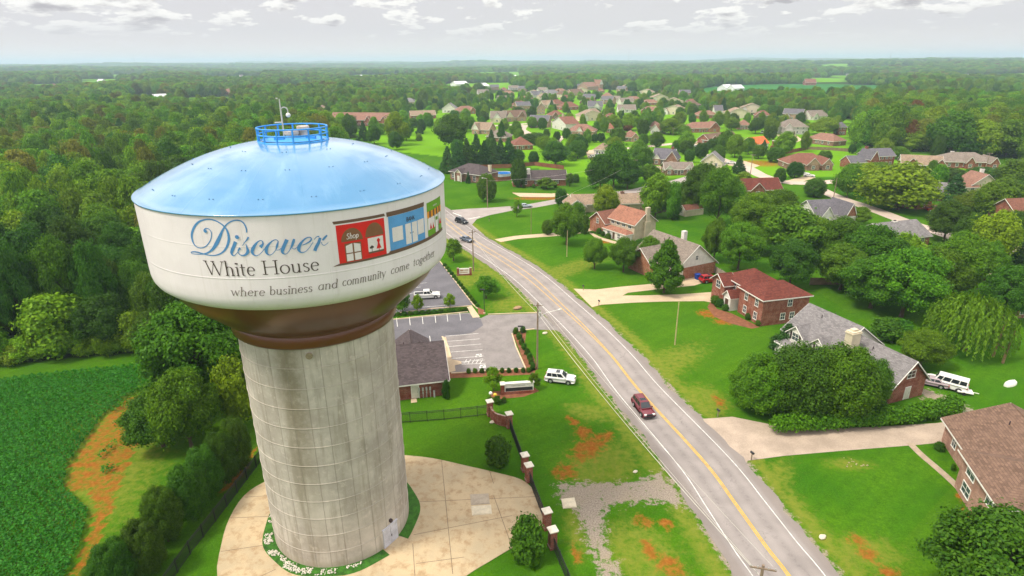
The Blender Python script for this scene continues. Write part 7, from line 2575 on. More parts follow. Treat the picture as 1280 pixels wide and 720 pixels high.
def car(label, name, cat_, px, head, kind, paint, group=None, lowpaint=None):
    g = G(*px)
    root = empty(name, (g.x, g.y, 0.05 if kind else 0.05), R(head), label, cat_, group)
    spec = {   # length, width, belt z, roof z, hood z, hood end x, cabin rear x, roof front x, roof rear x
        'suv': (4.8, 1.9, 1.08, 1.80, 1.05, 1.15, -2.30, 0.35, -2.05),
        'sedan': (4.7, 1.8, 0.92, 1.44, 0.90, 1.0, -1.75, 0.25, -1.05),
        'pickup': (5.6, 1.95, 1.12, 1.85, 1.10, 1.25, -0.85, 0.55, -0.70),
        'van': (5.4, 2.0, 1.25, 2.12, 1.18, 1.75, -2.68, 1.2, -2.62),
    }[kind]
    L, W, zb, zr, zh, xh, xr, xrf, xrr = spec
    hl, hw = L / 2, W / 2
    # lower hull: side outline swept across with a tucked sill and rounded shoulder
    out = [(hl, 0.42), (hl + 0.03, 0.62), (hl - 0.06, zh - 0.16), (hl - 0.35, zh - 0.02), (xh, zh + 0.04), (xh - 0.5, zb), (xr, zb), (-hl + 0.06, zb - 0.04), (-hl - 0.01, 0.70), (-hl + 0.04, 0.40), (-hl + 0.5, 0.28), (hl - 0.5, 0.28)]
    if kind == 'sedan':
        out[7] = (-hl + 0.12, zb - 0.02)
    rings = []
    for wy, ins in ((-hw + 0.10, 0.05), (-hw, 0.0), (hw, 0.0), (hw - 0.10, 0.05)):
        rings.append([(x, wy, z - (0.05 if ins and z > 0.6 else 0) * 1.0 + (0 if ins else -0.06 if z > 0.6 else 0)) for x, z in out])
    mb = MB()
    ys = [-hw + 0.14, -hw + 0.03, -hw, -hw + 0.02]
    # build as loft of five side sections for a rounded shoulder
    sec = [(-hw + 0.16, 0.0, 0.0), (-hw + 0.03, -0.05, 0.0), (-hw, -0.16, 0.03), (hw, -0.16, 0.03), (hw - 0.03, -0.05, 0.0), (hw - 0.16, 0.0, 0.0)]
    n = len(out)
    V_ = []
    for (y, dz, _) in sec:
        for x, z in out:
            k = (z - 0.28) / (zb - 0.28)
            V_.append((x * (1 - 0.012 * (abs(y) > hw - 0.1)), y, z + dz * max(0, k - 0.55) / 0.45 if k > 0.55 else z))
    Fs = []
    for s in range(len(sec) - 1):
        for i in range(n):
            j = (i + 1) % n
            Fs.append((s * n + i, s * n + j, (s + 1) * n + j, (s + 1) * n + i))
    mb.add(V_, Fs + [list(range(n))[::-1], list(range(5 * n, 6 * n))], 0, False)
    # cabin
    wb, wt = hw - 0.10, hw - 0.27
    if kind == 'van':
        wt = hw - 0.2
    zb2 = zb - 0.03
    cab = [(xh - 0.1, -wb, zb2), (xh - 0.1, wb, zb2), (xr + 0.05, wb, zb2), (xr + 0.05, -wb, zb2), (xrf, -wt, zr - 0.05), (xrf, wt, zr - 0.05), (xrr, wt, zr - 0.05), (xrr, -wt, zr - 0.05)]
    top = [(xrf - 0.12, -wt + 0.12, zr), (xrf - 0.12, wt - 0.12, zr), (xrr + 0.10, wt - 0.12, zr), (xrr + 0.10, -wt + 0.12, zr)]
    mb.add(cab + top, [(0, 1, 5, 4), (1, 2, 6, 5), (2, 3, 7, 6), (3, 0, 4, 7), (4, 5, 9, 8), (5, 6, 10, 9), (6, 7, 11, 10), (7, 4, 8, 11), (8, 9, 10, 11)], 0)
    if kind == 'pickup':
        # bed: dark floor sunk between the sides
        mb.box(-hl + 0.12, xr - 0.02, -hw + 0.2, hw - 0.2, zb - 0.02, zb + 0.01, 1)
        for sy in (-1, 1):
            mb.box(-hl + 0.05, xr, sy * (hw - 0.11) - 0.09, sy * (hw - 0.11) + 0.09, zb - 0.15, zb + 0.10, 0)
        mb.box(-hl + 0.03, -hl + 0.13, -hw + 0.1, hw - 0.1, zb - 0.15, zb + 0.10, 0)
    # wheel-arch shade is painted: flat black half discs on the body sides, no recess
    body = mb.build('body', [paint, BLACKT], root)

    def face(p, fr0, fr1, fz0, fz1, off):
        """window inset on a cabin face given by its 4 corners (b0, b1, t1, t0)"""
        b0, b1, t1, t0 = [Vector(q) for q in p]
        nrm = (b1 - b0).cross(t0 - b0).normalized()
        cen = (b0 + b1 + t0 + t1) / 4
        if nrm.dot(cen - Vector((0, 0, 1.0))) < 0:
            nrm = -nrm
        f = lambda u, v: (b0.lerp(b1, u)).lerp(t0.lerp(t1, u), v) + nrm * off
        return [f(fr0, fz0), f(fr1, fz0), f(fr1, fz1), f(fr0, fz1)]
    gm = MB()
    gm.add(face((cab[0], cab[1], cab[5], cab[4]), 0.06, 0.94, 0.08, 0.95, 0.012), [(0, 1, 2, 3)])
    gm.build('windscreen', AUTOG, root)
    gm = MB()
    gm.add(face((cab[2], cab[3], cab[7], cab[6]), 0.08, 0.92, 0.2, 0.9, 0.012), [(0, 1, 2, 3)])
    gm.build('rear_window', AUTOG, root)
    splits = {'suv': [(0.08, 0.36), (0.39, 0.66), (0.69, 0.94)], 'sedan': [(0.1, 0.48), (0.52, 0.88)], 'pickup': [(0.1, 0.5), (0.54, 0.92)], 'van': [(0.05, 0.2), (0.23, 0.46), (0.49, 0.72), (0.75, 0.96)]}[kind]
    for side in ((cab[0], cab[3], cab[7], cab[4]), (cab[1], cab[2], cab[6], cab[5])):
        for a, c in splits:
            gm = MB()
            gm.add(face(side, a, c, 0.16, 0.9, 0.012), [(0, 1, 2, 3)])
            gm.build('side_window', AUTOG, root)
    wr = 0.36 if kind in ('suv', 'pickup', 'van') else 0.32
    for wx in (hl - 0.95, -hl + 1.0):
        for sy in (-1, 1):
            y0, y1 = sy * (hw - 0.22), sy * (hw + 0.01)
            gm = MB()
            gm.tube([(wx, y0, wr), (wx, y1 - sy * 0.04, wr), (wx, y1, wr)], [wr, wr, wr * 0.9], 18)
            wo = gm.build('wheel', TYRE, root)
            gm = MB()
            gm.tube([(wx, y1 - sy * 0.02, wr), (wx, y1 + sy * 0.012, wr)], wr * 0.6, 12)
            gm.build('rim', RIM, wo)
            gm = MB()
            n_ = 10
            arcp = [(wx + (wr + 0.09) * math.cos(math.pi * k / n_), wr + (wr + 0.09) * math.sin(math.pi * k / n_)) for k in range(n_ + 1)]
            yy = sy * (hw + 0.004)
            gm.add([(wx, yy, wr)] + [(x, yy, z) for x, z in arcp], [(0, 1 + k, 2 + k) for k in range(n_)])  # flat black half disc standing in for the shade of the arch
            gm.build('wheel_arch_shade', BLACKT, root)
    for sy in (-1, 1):
        gm = MB()
        gm.box(hl - 0.2, hl + 0.025, sy * (hw - 0.32) - 0.2, sy * (hw - 0.32) + 0.2, zh - 0.32, zh - 0.15)
        gm.build('headlight', LAMP, root)
        gm = MB()
        gm.box(-hl - 0.03, -hl + 0.15, sy * (hw - 0.17) - 0.11, sy * (hw - 0.17) + 0.11, zb - 0.35, zb - 0.1)
        gm.build('tail_light', TAIL, root)
        gm = MB()
        gm.box(xh - 0.35, xh - 0.2, sy * (hw + 0.02) - 0.10, sy * (hw + 0.02) + 0.10, zb, zb + 0.16)
        gm.build('mirror', paint, root)
    gm = MB()
    gm.box(hl - 0.1, hl + 0.03, -hw * 0.5, hw * 0.5, zh - 0.38, zh - 0.16)
    gm.build('grille', BLACKT, root)
    for sx_, nm in ((1, 'bumper'), (-1, 'bumper')):
        gm = MB()
        gm.box(sx_ * (hl + 0.01) - 0.07, sx_ * (hl + 0.01) + 0.07, -hw + 0.12, hw - 0.12, 0.36, 0.54)
        gm.build(nm, lowpaint or BLACKT, root)
    if kind in ('suv', 'van'):
        gm = MB()
        for sy in (-1, 1):
            gm.tube([(xrf - 0.3, sy * (wt - 0.1), zr + 0.05), (xrr + 0.2, sy * (wt - 0.1), zr + 0.05)], 0.025, 6)
        if kind == 'suv':
            gm.build('roof_rail', BLACKT, root)
            gm = MB()
            gm.box(xrf - 1.0, xrf - 0.35, -0.42, 0.42, zr, zr + 0.012)
            gm.build('sunroof', AUTOG, root)
    return root


WHITE_C = paint_car('car_white', (0.78, 0.77, 0.74))
ra = G(789, 489)
rb = G(812, 520)
hd = math.degrees(math.atan2(rb.y - ra.y, rb.x - ra.x))
v = car('dark red sport utility car driving down the main road towards the viewer', 'suv', 'car', (803.5, 514), hd, 'suv', paint_car('car_maroon', (0.16, 0.018, 0.03)))
car('white sport utility car parked on the grass beside the entrance sign', 'suv', 'car', (700, 477), -14, 'suv', WHITE_C, lowpaint=mat('bumper_beige', (0.6, 0.55, 0.45), 0.5))
car('white pickup truck parked in the upper car park', 'pickup_truck', 'pickup truck', (534, 372.5), 8, 'pickup', WHITE_C)
car('black pickup like sport utility car at the junction on the main road', 'suv', 'car', (577, 279), -47, 'suv', paint_car('car_black', (0.02, 0.022, 0.03)))
car('blue grey car following behind the black one on the main road', 'sedan', 'car', (583.5, 301.5), -50, 'sedan', paint_car('car_slate', (0.12, 0.15, 0.2)))
car('silver car driving along the side road', 'sedan', 'car', (656.5, 259.5), 12, 'sedan', paint_car('car_silver', (0.42, 0.47, 0.52)))
car('red sport utility car parked on the grass beside the wooden fence', 'suv', 'car', (887, 352.5), 14, 'suv', paint_car('car_red', (0.42, 0.012, 0.02)))
car('long white passenger van parked beside the brick gable end', 'van', 'van', (1182, 484), 138, 'van', WHITE_C, lowpaint=WHITE_C)
car('faded pinkish car parked behind the white van', 'sedan', 'car', (1162, 481), 150, 'sedan', paint_car('car_faded', (0.40, 0.32, 0.34)))
car('bright red pickup truck on the drive above the far right trees', 'pickup_truck', 'pickup truck', (1167, 264), 0, 'pickup', paint_car('car_red', (0.42, 0.012, 0.02)))
car('white car parked at the kerb of the pale street by the conifer', 'sedan', 'car', (914, 205), 165, 'sedan', WHITE_C)
car('white car parked nose out below the brown roofed corner house', 'sedan', 'car', (1011, 221), -25, 'sedan', WHITE_C)
car('white car beside the brown roofed corner house nearer its wall', 'sedan', 'car', (1004, 218.5), -25, 'sedan', WHITE_C)
car('white car parked left before the tan garage', 'sedan', 'car', (741, 197), 20, 'sedan', WHITE_C)
car('silver car parked right before the tan garage', 'sedan', 'car', (748, 195.5), 20, 'sedan', paint_car('car_silver', (0.42, 0.47, 0.52)))
car('white van parked beyond the bright orange roof', 'van', 'van', (953, 167), 60, 'van', WHITE_C)
car('white car on the street left of the orange roofed house', 'sedan', 'car', (869, 184), 30, 'sedan', WHITE_C)

# ------------------------------------------------------------------ poles, wires, lamps
WOODP = mat('pole_wood', (0.235, 0.17, 0.12), 0.9, 0.25, 2, 14)
WOODL = mat('pole_pale_wood', (0.42, 0.33, 0.17), 0.9, 0.2, 2, 14)
CABLE = mat('cable_pale', (0.55, 0.52, 0.46), 0.6, 0.1)
CABLED = mat('cable_dark', (0.12, 0.11, 0.10), 0.6, 0.1)
INSUL = mat('insulator', (0.42, 0.40, 0.38), 0.4, 0.1)


def pole(label, bx, by, ty, r=0.15, arms=(), m_=None, lean=(0, 0), rz=0.0, transformer=False):
    g = G(bx, by)
    h = up(bx, by, ty)
    root = empty('utility_pole', (g.x, g.y, 0), rz, label, 'utility pole')
    mb = MB()
    mb.tube([(0, 0, -0.3), (lean[0] * 0.5, lean[1] * 0.5, h * 0.5), (lean[0], lean[1], h)], [r, r * 0.9, r * 0.7], 10)
    mb.build('pole', m_ or WOODP, root)
    for (dz, half) in arms:
        mb = MB()
        z = h - dz
        mb.box(-half + lean[0], half + lean[0], -0.16 + lean[1], -0.04 + lean[1], z - 0.07, z + 0.07)
        mb.box(-0.05 + lean[0], 0.05 + lean[0], -0.2, -0.03, z - 0.5, z - 0.07)
        ar_ = mb.build('crossarm', m_ or WOODP, root)
        for s in (-0.92, -0.4, 0.4, 0.92):
            mb = MB()
            mb.tube([(s * half + lean[0], -0.1 + lean[1], z + 0.07), (s * half + lean[0], -0.1 + lean[1], z + 0.28)], [0.06, 0.04], 6)
            mb.build('insulator', INSUL, ar_)
    if transformer:
        mb = MB()
        mb.tube([(0.33, 0, h - 2.6), (0.33, 0, h - 1.7)], 0.24, 12)
        mb.build('transformer', INSUL, root)
    return root, g, h


def pole_lamp(root, pts, head_r=0.16):
    mb = MB()
    mb.tube(pts, 0.05, 6)
    a_ = mb.build('lamp_arm', TRIM, root)
    mb = MB()
    e_ = Vector(pts[-1])
    d_ = (e_ - Vector(pts[-2])).normalized()
    mb.tube([e_, e_ + d_ * 0.35, e_ + d_ * 0.7], [0.07, head_r, 0.06], 8)
    mb.build('lamp_head', TRIM, a_)


P1, g1, h1 = pole('tall wooden pole with a street lamp arm at the car park entrance', 671.5, 461, 378, 0.17, [(0.5, 0.75)], transformer=True)
top = G(671.5, 461)
# lamp arm over the road
tgt = G(709, 391)
zlamp = h1 * 0.83
dirv = Vector((0.93, 0.36, 0))
pole_lamp(P1, [(0, 0, zlamp - 0.5), tuple(dirv * 1.6 + Vector((0, 0, zlamp))), tuple(dirv * 3.6 + Vector((0, 0, zlamp + 0.15)))])
mb = MB()
mb.lathe([(0.17, 1.5), (0.3, 1.55), (0.3, 2.3), (0.17, 2.35)], 10)
P2, g2, h2 = pole('wooden pole with a crossarm on the verge beyond the small brick sign', 592, 339, 287, 0.16, [(0.6, 1.0)], rz=0.6)
P3, g3, h3 = pole('pole top with a crossarm rising at the bottom edge beside the road', 945, 757, 703, 0.18, [(0.35, 1.15)], rz=-0.25)
P4, g4, h4 = pole('slim pale pole without arms on the lawn left of the red roofed brick house', 843.5, 431, 377, 0.12, [], WOODL)
P5, g5, h5 = pole('slim pole on the lawn left of the pair of lawn trees', 708.5, 321, 288, 0.11, [], WOODL)
P6, g6, h6 = pole('tall wooden pole with a lamp before the egg shaped tree', 609.5, 260, 222.5, 0.17, [])
pole_lamp(P6, [(0, 0, h6 - 0.3), (-0.5, -0.3, h6), (-1.2, -0.6, h6 + 0.1)])
P7, g7, h7 = pole('thin dark pole on the corner lawn by the side road', 663.8, 293, 258, 0.09, [])
P8, g8, h8 = pole('weathered leaning pole top showing above the tree at the lower right', 1205, 735, 680, 0.2, [], WOODL, (0.5, 0.2))
P9, g9, h9 = pole('pole in front of the dense clump across the side road', 792, 230, 199, 0.15, [(0.4, 1.1)])
P10, g10, h10 = pole('pole with a flat cross piece before the grey tan hip roof', 1231, 215, 190.5, 0.15, [(0.4, 1.3)])
P11, g11, h11 = pole('tall pole standing over the street bend', 937, 225, 192.5, 0.15, [(0.4, 1.0)])
P12, g12, h12 = pole('pole left of the bright orange roof', 926, 194, 171, 0.14, [(0.4, 1.0)])
P13, g13, h13 = pole('pole beside the pale street above the white gable roof', 1041, 252, 222, 0.15, [])
P14, g14, h14 = pole('pole by the clipped row of round trees', 730.5, 181, 169, 0.14, [(0.4, 1.0)])
P15, g15, h15 = pole('pole at the pale cul de sac among round trees', 688, 170, 150, 0.14, [])
P16, g16, h16 = pole('pole among the bright trees left of the brick salmon house', 841, 170, 160, 0.14, [(0.4, 1.0)])
P17, g17, h17 = pole('pole standing before the big dark tree of the apartment meadow', 478, 143, 125, 0.18, [])


def wire(label, a, c, sag, r=0.022, m_=None, name='power_line'):
    a, c = Vector(a), Vector(c)
    pts = []
    for i in range(25):
        t = i / 24
        p = a.lerp(c, t)
        p.z -= sag * 4 * t * (1 - t)
        pts.append(p - a)
    mb = MB()
    mb.tube(pts, r, 5)
    o = mb.build(name, m_ or CABLE, None, a)
    return tag(o, label, 'power line')


wire('pale overhead cable from the lamp pole down to the pole at the bottom edge', (g1.x, g1.y, h1 - 1.9), (g3.x - 0.2, g3.y, h3 - 1.2), 0.9, 0.038)
wire('thin upper wire over the road verge to the pole at the bottom edge', (g1.x - 0.5, g1.y, h1 - 0.4), (g3.x - 0.9, g3.y, h3 - 0.2), 0.7, 0.02)
wire('thin wire beside the crossarm above the left lane of the main road', (g1.x + 0.5, g1.y, h1 - 0.4), (g3.x + 0.9, g3.y, h3 - 0.2), 0.7, 0.02)
wire('overhead cable between the lamp pole and the pole near the small brick sign', (g1.x, g1.y, h1 - 1.9), (g2.x, g2.y, h2 - 1.6), 0.9, 0.026)
wire('thin wire between the crossarms above the grass triangle', (g1.x - 0.4, g1.y, h1 - 0.4), (g2.x - 0.5, g2.y, h2 - 0.5), 0.8, 0.014)
wire('wire crossing the sky side of the dense clump to the tall lamp pole', (g9.x, g9.y, h9 - 0.5), (g6.x, g6.y, h6 - 1.0), 1.6, 0.025)
wire('wire from the clump pole over the lawns to the thin corner pole', (g9.x, g9.y, h9 - 1.0), (g7.x, g7.y, h7 - 0.3), 1.3, 0.022)
wire('wire from the leaning pole top running left over the lawn', (g8.x, g8.y, h8 - 0.6), (g3.x + 12, g3.y - 8, h3 - 1), 0.8, 0.014)
for (bx, by, ty, lb) in ((652.5, 432, 407.5, 'slim dark lamp post at the right edge of the lower car park'), (605.5, 392, 361.5, 'slim dark lamp post at the corner of the upper car park')):
    g = G(bx, by)
    h = up(bx, by, ty)
    root = empty('lamp_post', (g.x, g.y, 0), 0, lb, 'lamp post')
    mb = MB()
    mb.box(-0.18, 0.18, -0.18, 0.18, -0.1, 0.25)
    mb.build('base', KERB, root)
    mb = MB()
    mb.tube([(0, 0, 0.25), (0, 0, h - 0.1)], 0.07, 8)
    mb.build('post', BLACKT, root)
    mb = MB()
    mb.box(-0.75, 0.15, -0.16, 0.16, h - 0.12, h + 0.04)
    mb.build('lamp_head', BLACKT, root)
for (bx, by, ty, lb) in ((171, 86, 68, 'faint tall lattice mast far away on the left horizon'), (785, 84, 61, 'faint tall mast standing on the horizon right of centre'), (1110, 82, 66, 'thin mast on the horizon above the green field')):
    g = G(bx, by + 4.0)
    g.z = float(hgt(g.x, g.y))
    s_far = 1.0
    d_ = ray(bx, ty)
    t_ = math.hypot(g.x, g.y) / math.hypot(d_.x, d_.y)
    h = min(CAMH + d_.z * t_ - g.z, 128 - g.z)
    root = empty('radio_mast', g, 0, lb, 'mast')
    mb = MB()
    rs_ = 0.9
    for k in range(3):
        a = 2 * math.pi * k / 3
        mb.tube([(rs_ * math.cos(a), rs_ * math.sin(a), -2), (rs_ * 0.4 * math.cos(a), rs_ * 0.4 * math.sin(a), h)], 0.22, 4)
    nseg = 26
    for q in range(nseg):
        z0, z1 = h * q / nseg, h * (q + 1) / nseg
        for k in range(3):
            a, c = 2 * math.pi * k / 3, 2 * math.pi * (k + 1) / 3
            r0 = rs_ * (1 - 0.6 * q / nseg)
            r1 = rs_ * (1 - 0.6 * (q + 1) / nseg)
            mb.tube([(r0 * math.cos(a), r0 * math.sin(a), z0), (r1 * math.cos(c), r1 * math.sin(c), z1)], 0.12, 3)
    mb.build('lattice', INSUL, root)

# ------------------------------------------------------------------ entrance wall, pillars, fences, signs
CAP = mat('pillar_cap', (0.72, 0.66, 0.55), 0.8, 0.1, 2, 9)
FENCEM = mat('fence_black', (0.018, 0.018, 0.02), 0.5, 0.2)
WOODF = mat('fence_wood', (0.20, 0.13, 0.085), 0.9, 0.3, 0.7, 9)


def pillar(label, px, h=2.3, w=0.75):
    g = G(*px)
    root = empty('brick_pillar', (g.x, g.y, 0), 0.35, label, 'pillar')
    mb = MB()
    mb.box(-w / 2, w / 2, -w / 2, w / 2, -0.2, h)
    mb.box(-w / 2 - 0.05, w / 2 + 0.05, -w / 2 - 0.05, w / 2 + 0.05, 0.0, 0.3)
    mb.build('shaft', BR['office'], root)
    mb = MB()
    mb.box(-w / 2 - 0.12, w / 2 + 0.12, -w / 2 - 0.12, w / 2 + 0.12, h, h + 0.12)
    mb.taper(-w / 2 - 0.05, w / 2 + 0.05, -w / 2 - 0.05, w / 2 + 0.05, h + 0.12, h + 0.28, 0.4)
    mb.build('cap', CAP, root)
    return g


pg = [pillar('brick pillar with a pale cap at the far end of the curved wall', (612.5, 519)),
      pillar('brick pillar with a pale cap at the near end of the curved wall', (636.5, 534), 2.2),
      pillar('far pillar of the pair in the middle of the black fence', (656, 588)),
      pillar('near pillar of the pair in the middle of the black fence', (661, 601)),
      pillar('brick pillar on the far side of the gate beside the gravel', (683.5, 660)),
      pillar('brick pillar on the near side of the gate beside the gravel', (690.5, 684))]
a, c = pg[0], pg[1]
mid = (a + c) / 2 + Vector((-0.55, -0.5, 0))
wl = [tuple(p) for p in catmull([(a.x, a.y), (mid.x, mid.y), (c.x, c.y)], 6)]
mb = MB()
l0, l1 = offset_line(wl, -0.14), offset_line(wl, 0.14)
for i in range(len(wl) - 1):
    mb.prism([l0[i], l1[i], l1[i + 1], l0[i + 1]], -0.2, 1.7)
o = mb.build('brick_wall', BR['office'], None)
tag(o, 'low curved brick wall joining the first two pillars', 'wall')


def rail_fence(name, label, pts, h=1.7, spacing=0.16, post=2.4, m_=None, cat_='fence'):
    root = empty(name, (pts[0][0], pts[0][1], 0), 0, label, cat_)
    o0_ = Vector((pts[0][0], pts[0][1], 0))
    mb = MB()
    pk = MB()
    for p in resample(pts, spacing):
        q = Vector((p[0], p[1], 0)) - o0_
        pk.box(q.x - 0.018, q.x + 0.018, q.y - 0.018, q.y + 0.018, 0.05, h)
    for z in (0.2, h - 0.28, h - 0.05):
        mb.tube([Vector((p[0], p[1], z)) - o0_ for p in pts], 0.035, 4)
    mb.build('rail', m_ or FENCEM, root)
    pk.build('pickets', m_ or FENCEM, root)
    for p in resample(pts, post):
        q = Vector((p[0], p[1], 0)) - o0_
        MB().box(q.x - 0.045, q.x + 0.045, q.y - 0.045, q.y + 0.045, -0.2, h + 0.08).build('post', m_ or FENCEM, root)
    return root


def xy(v):
    return (v.x, v.y)


rail_fence('metal_fence', 'black picket fence on the grass between the office and the curved wall', [G2((470, 532)), G2((500, 529)), G2((556, 525)), xy(pg[0] + Vector((-0.4, 0, 0)))])
rail_fence('metal_fence', 'black picket fence between the curved wall and the middle pillar pair', [xy(pg[1]), xy(pg[2])], m_=FENCEM)
rail_fence('metal_gate', 'black gate between the middle pillars and the gravel side pillar', [xy(pg[3]), xy(pg[4])], cat_='gate')
rail_fence('metal_fence', 'black picket fence leaving the last pillar towards the bottom edge', [xy(pg[5]), G2((712, 735)), G2((730, 790))])
rail_fence('metal_fence', 'black picket fence along the row of rounded trees at lower left', [G2((205, 740)), G2((240, 690)), G2((275, 645)), G2((305, 605)), G2((335, 565))])


def board_fence(label, pxs, h=1.8, m_=None):
    pts = [G2(p) for p in pxs]
    o0_ = Vector((pts[0][0], pts[0][1], 0))
    root = empty('wooden_fence', o0_, 0, label, 'fence')
    mb = MB()
    rs_ = random.Random(3)
    q = resample(pts, 0.3)
    for i in range(len(q) - 1):
        a_, c_ = Vector((*q[i], 0)) - o0_, Vector((*q[i + 1], 0)) - o0_
        t = (c_ - a_).normalized()
        n_ = Vector((-t.y, t.x, 0)) * 0.025
        hh_ = h + rs_.uniform(-0.04, 0.04)
        mb.prism([(a_ + n_)[:2], (a_ - n_)[:2], (c_ - n_ - t * 0.03)[:2], (c_ + n_ - t * 0.03)[:2]], 0.03, hh_)
    mb.build('boards', m_ or WOODF, root)
    for p in resample(pts, 2.4):
        qv = Vector((p[0], p[1], 0)) - o0_
        MB().box(qv.x - 0.06, qv.x + 0.06, qv.y - 0.06, qv.y + 0.06, -0.2, h + 0.12).build('post', m_ or WOODF, root)
    return root


FRED = mat('fence_red_brown', (0.21, 0.075, 0.04), 0.9, 0.3, 0.7, 9)
board_fence('wooden fence behind the brick ranch house and the pool', [(560, 209), (600, 211), (640, 210), (668, 207), (705, 212)], 1.9, FRED)
board_fence('short wooden fence below the pool towards the ranch house', [(606, 226), (622, 227), (641, 225)], 1.8, FRED)
board_fence('wooden fence from the beige ranch house to the barn shed', [(800, 266), (822, 267), (842, 262), (862, 258)], 1.8)
board_fence('grey wooden fence beside the red parked car', [(893, 341), (903, 347), (913, 354)], 1.7, mat('fence_grey', (0.30, 0.25, 0.2), 0.9, 0.3, 0.7, 9))
board_fence('wooden fence at the back of the red roofed house lawn', [(1012, 356), (1040, 356), (1072, 356)], 1.7)
board_fence('red brown fence round the yard below the bright orange roof', [(962, 193), (985, 192), (1010, 187)], 1.9, FRED)
board_fence('dark fence behind the low tan orange roofed ranch', [(1010, 187), (1040, 188), (1075, 191)], 1.7)

# brick columns by the orange roof
for (x, y, ty, lb) in ((965.5, 191, 176, 'tall brick chimney stack between the orange roof and the bright tree'),):
    g = G(x, y)
    root = empty('brick_stack', g, 0, lb, 'chimney')
    mb = MB()
    hh_ = up(x, y, ty)
    mb.box(-1.3, 1.3, -0.8, 0.8, -0.2, hh_ * 0.6)
    mb.box(-0.7, 0.7, -0.7, 0.7, hh_ * 0.6, hh_)
    mb.build('shaft', BR['red'], root)
    mb = MB()
    mb.box(-0.85, 0.85, -0.85, 0.85, hh_, hh_ + 0.2)
    mb.build('cap', CAP, root)

# the entrance sign near the wall
g = G(648, 491)
root = empty('entrance_sign', g, 0.12, 'low brick entrance sign with a white board and dark message panel on the lawn', 'sign')
mb = MB()
mb.box(-2.6, 2.6, -0.35, 0.35, -0.1, 0.45)
mb.box(-2.75, -2.2, -0.42, 0.42, -0.1, 1.75)
mb.build('brick_base', BR['office'], root)
mb = MB()
mb.box(-2.85, -2.1, -0.52, 0.52, 1.75, 1.9)
mb.build('cap', CAP, root)
mb = MB()
mb.box(-2.15, 2.35, -0.22, 0.22, 0.45, 1.75)
mb.box(-2.2, 2.45, -0.30, 0.30, 1.75, 1.88)
mb.build('board', TRIM, root)
mb = MB()
mb.box(-2.0, 2.2, -0.26, -0.225, 0.52, 1.1)
mb.build('message_panel', BLACKT, root)
mb = MB()
for k in range(11):
    x = -1.1 + k * 0.2
    mb.box(x, x + 0.13, -0.245, -0.224, 1.36, 1.5)
mb.build('sign_text', mat('sign_grey', (0.35, 0.33, 0.33), 0.6), root)

g = G(580.5, 344)
root = empty('brick_sign', g, 0.1, 'small brick sign with a white panel on the verge above the car park', 'sign')
mb = MB()
for x in (-1.5, 1.5):
    mb.box(x - 0.28, x + 0.28, -0.3, 0.3, -0.1, 1.9)
mb.box(-1.22, 1.22, -0.2, 0.2, -0.1, 0.4)
mb.build('brick_base', BR['office'], root)
mb = MB()
mb.box(-1.22, 1.22, -0.12, 0.12, 0.4, 1.75)
mb.build('board', TRIM, root)
mb = MB()
mb.box(-0.95, -0.15, -0.14, -0.122, 1.1, 1.5)
mb.box(0.0, 0.95, -0.14, -0.122, 1.2, 1.45)
mb.box(-0.95, 0.8, -0.14, -0.122, 0.7, 0.9)
mb.build('sign_text', mat('sign_tan', (0.42, 0.26, 0.18), 0.6), root)

# two stone lanterns / flags by the wall: round white and yellow balls
for (x, y, m_, lb) in ((613.5, 499, TRIM, 'white round marker ball on a stake by the brick wall'), (619, 501, mat('ball_yellow', (0.75, 0.5, 0.05), 0.5), 'yellow round marker ball on a stake by the brick wall')):
    g = G(x, y)
    root = empty('marker_ball', g, 0, lb, 'marker')
    mb = MB()
    mb.tube([(0, 0, -0.1), (0, 0, 0.8)], 0.04, 6)
    mb.build('stake', WOODP, root)
    mb = MB()
    mb.sphere((0, 0, 1.05), 0.28, 8)
    mb.build('ball', m_, root)

# hatches in the apron, pad on the grass
HAT = mat('hatch_pale', (0.60, 0.52, 0.38), 0.8, 0.15, 2, 9)
for px_, lb, m_ in (([(589.5, 619.5), (609, 618.5), (610.5, 629.5), (590.5, 631)], 'grey vault hatch set in the concrete apron', mat('hatch_grey', (0.40, 0.33, 0.25), 0.8, 0.15, 2, 9)),
                    ([(591, 634), (612, 632.5), (613, 642), (592, 644)], 'pale vault hatch below the grey one in the apron', HAT),
                    ([(703, 625), (717, 623.5), (719.5, 633.5), (705, 635)], 'pale square concrete pad on the grass beside the gravel', HAT)):
    p = [G2(q) for q in px_]
    c0 = Vector((sum(q[0] for q in p) / 4, sum(q[1] for q in p) / 4, 0))
    root = empty('vault_hatch', c0, 0, lb, 'hatch')
    mb = MB()
    loc = [(q[0] - c0.x, q[1] - c0.y) for q in p]
    big = [(x * 1.18, y * 1.18) for x, y in loc]
    mb.prism(big, -0.05, 0.085)
    mb.build('frame', m_, root)
    mb = MB()
    mb.prism(loc, 0.085, 0.12)
    mb.build('lid', m_, root)

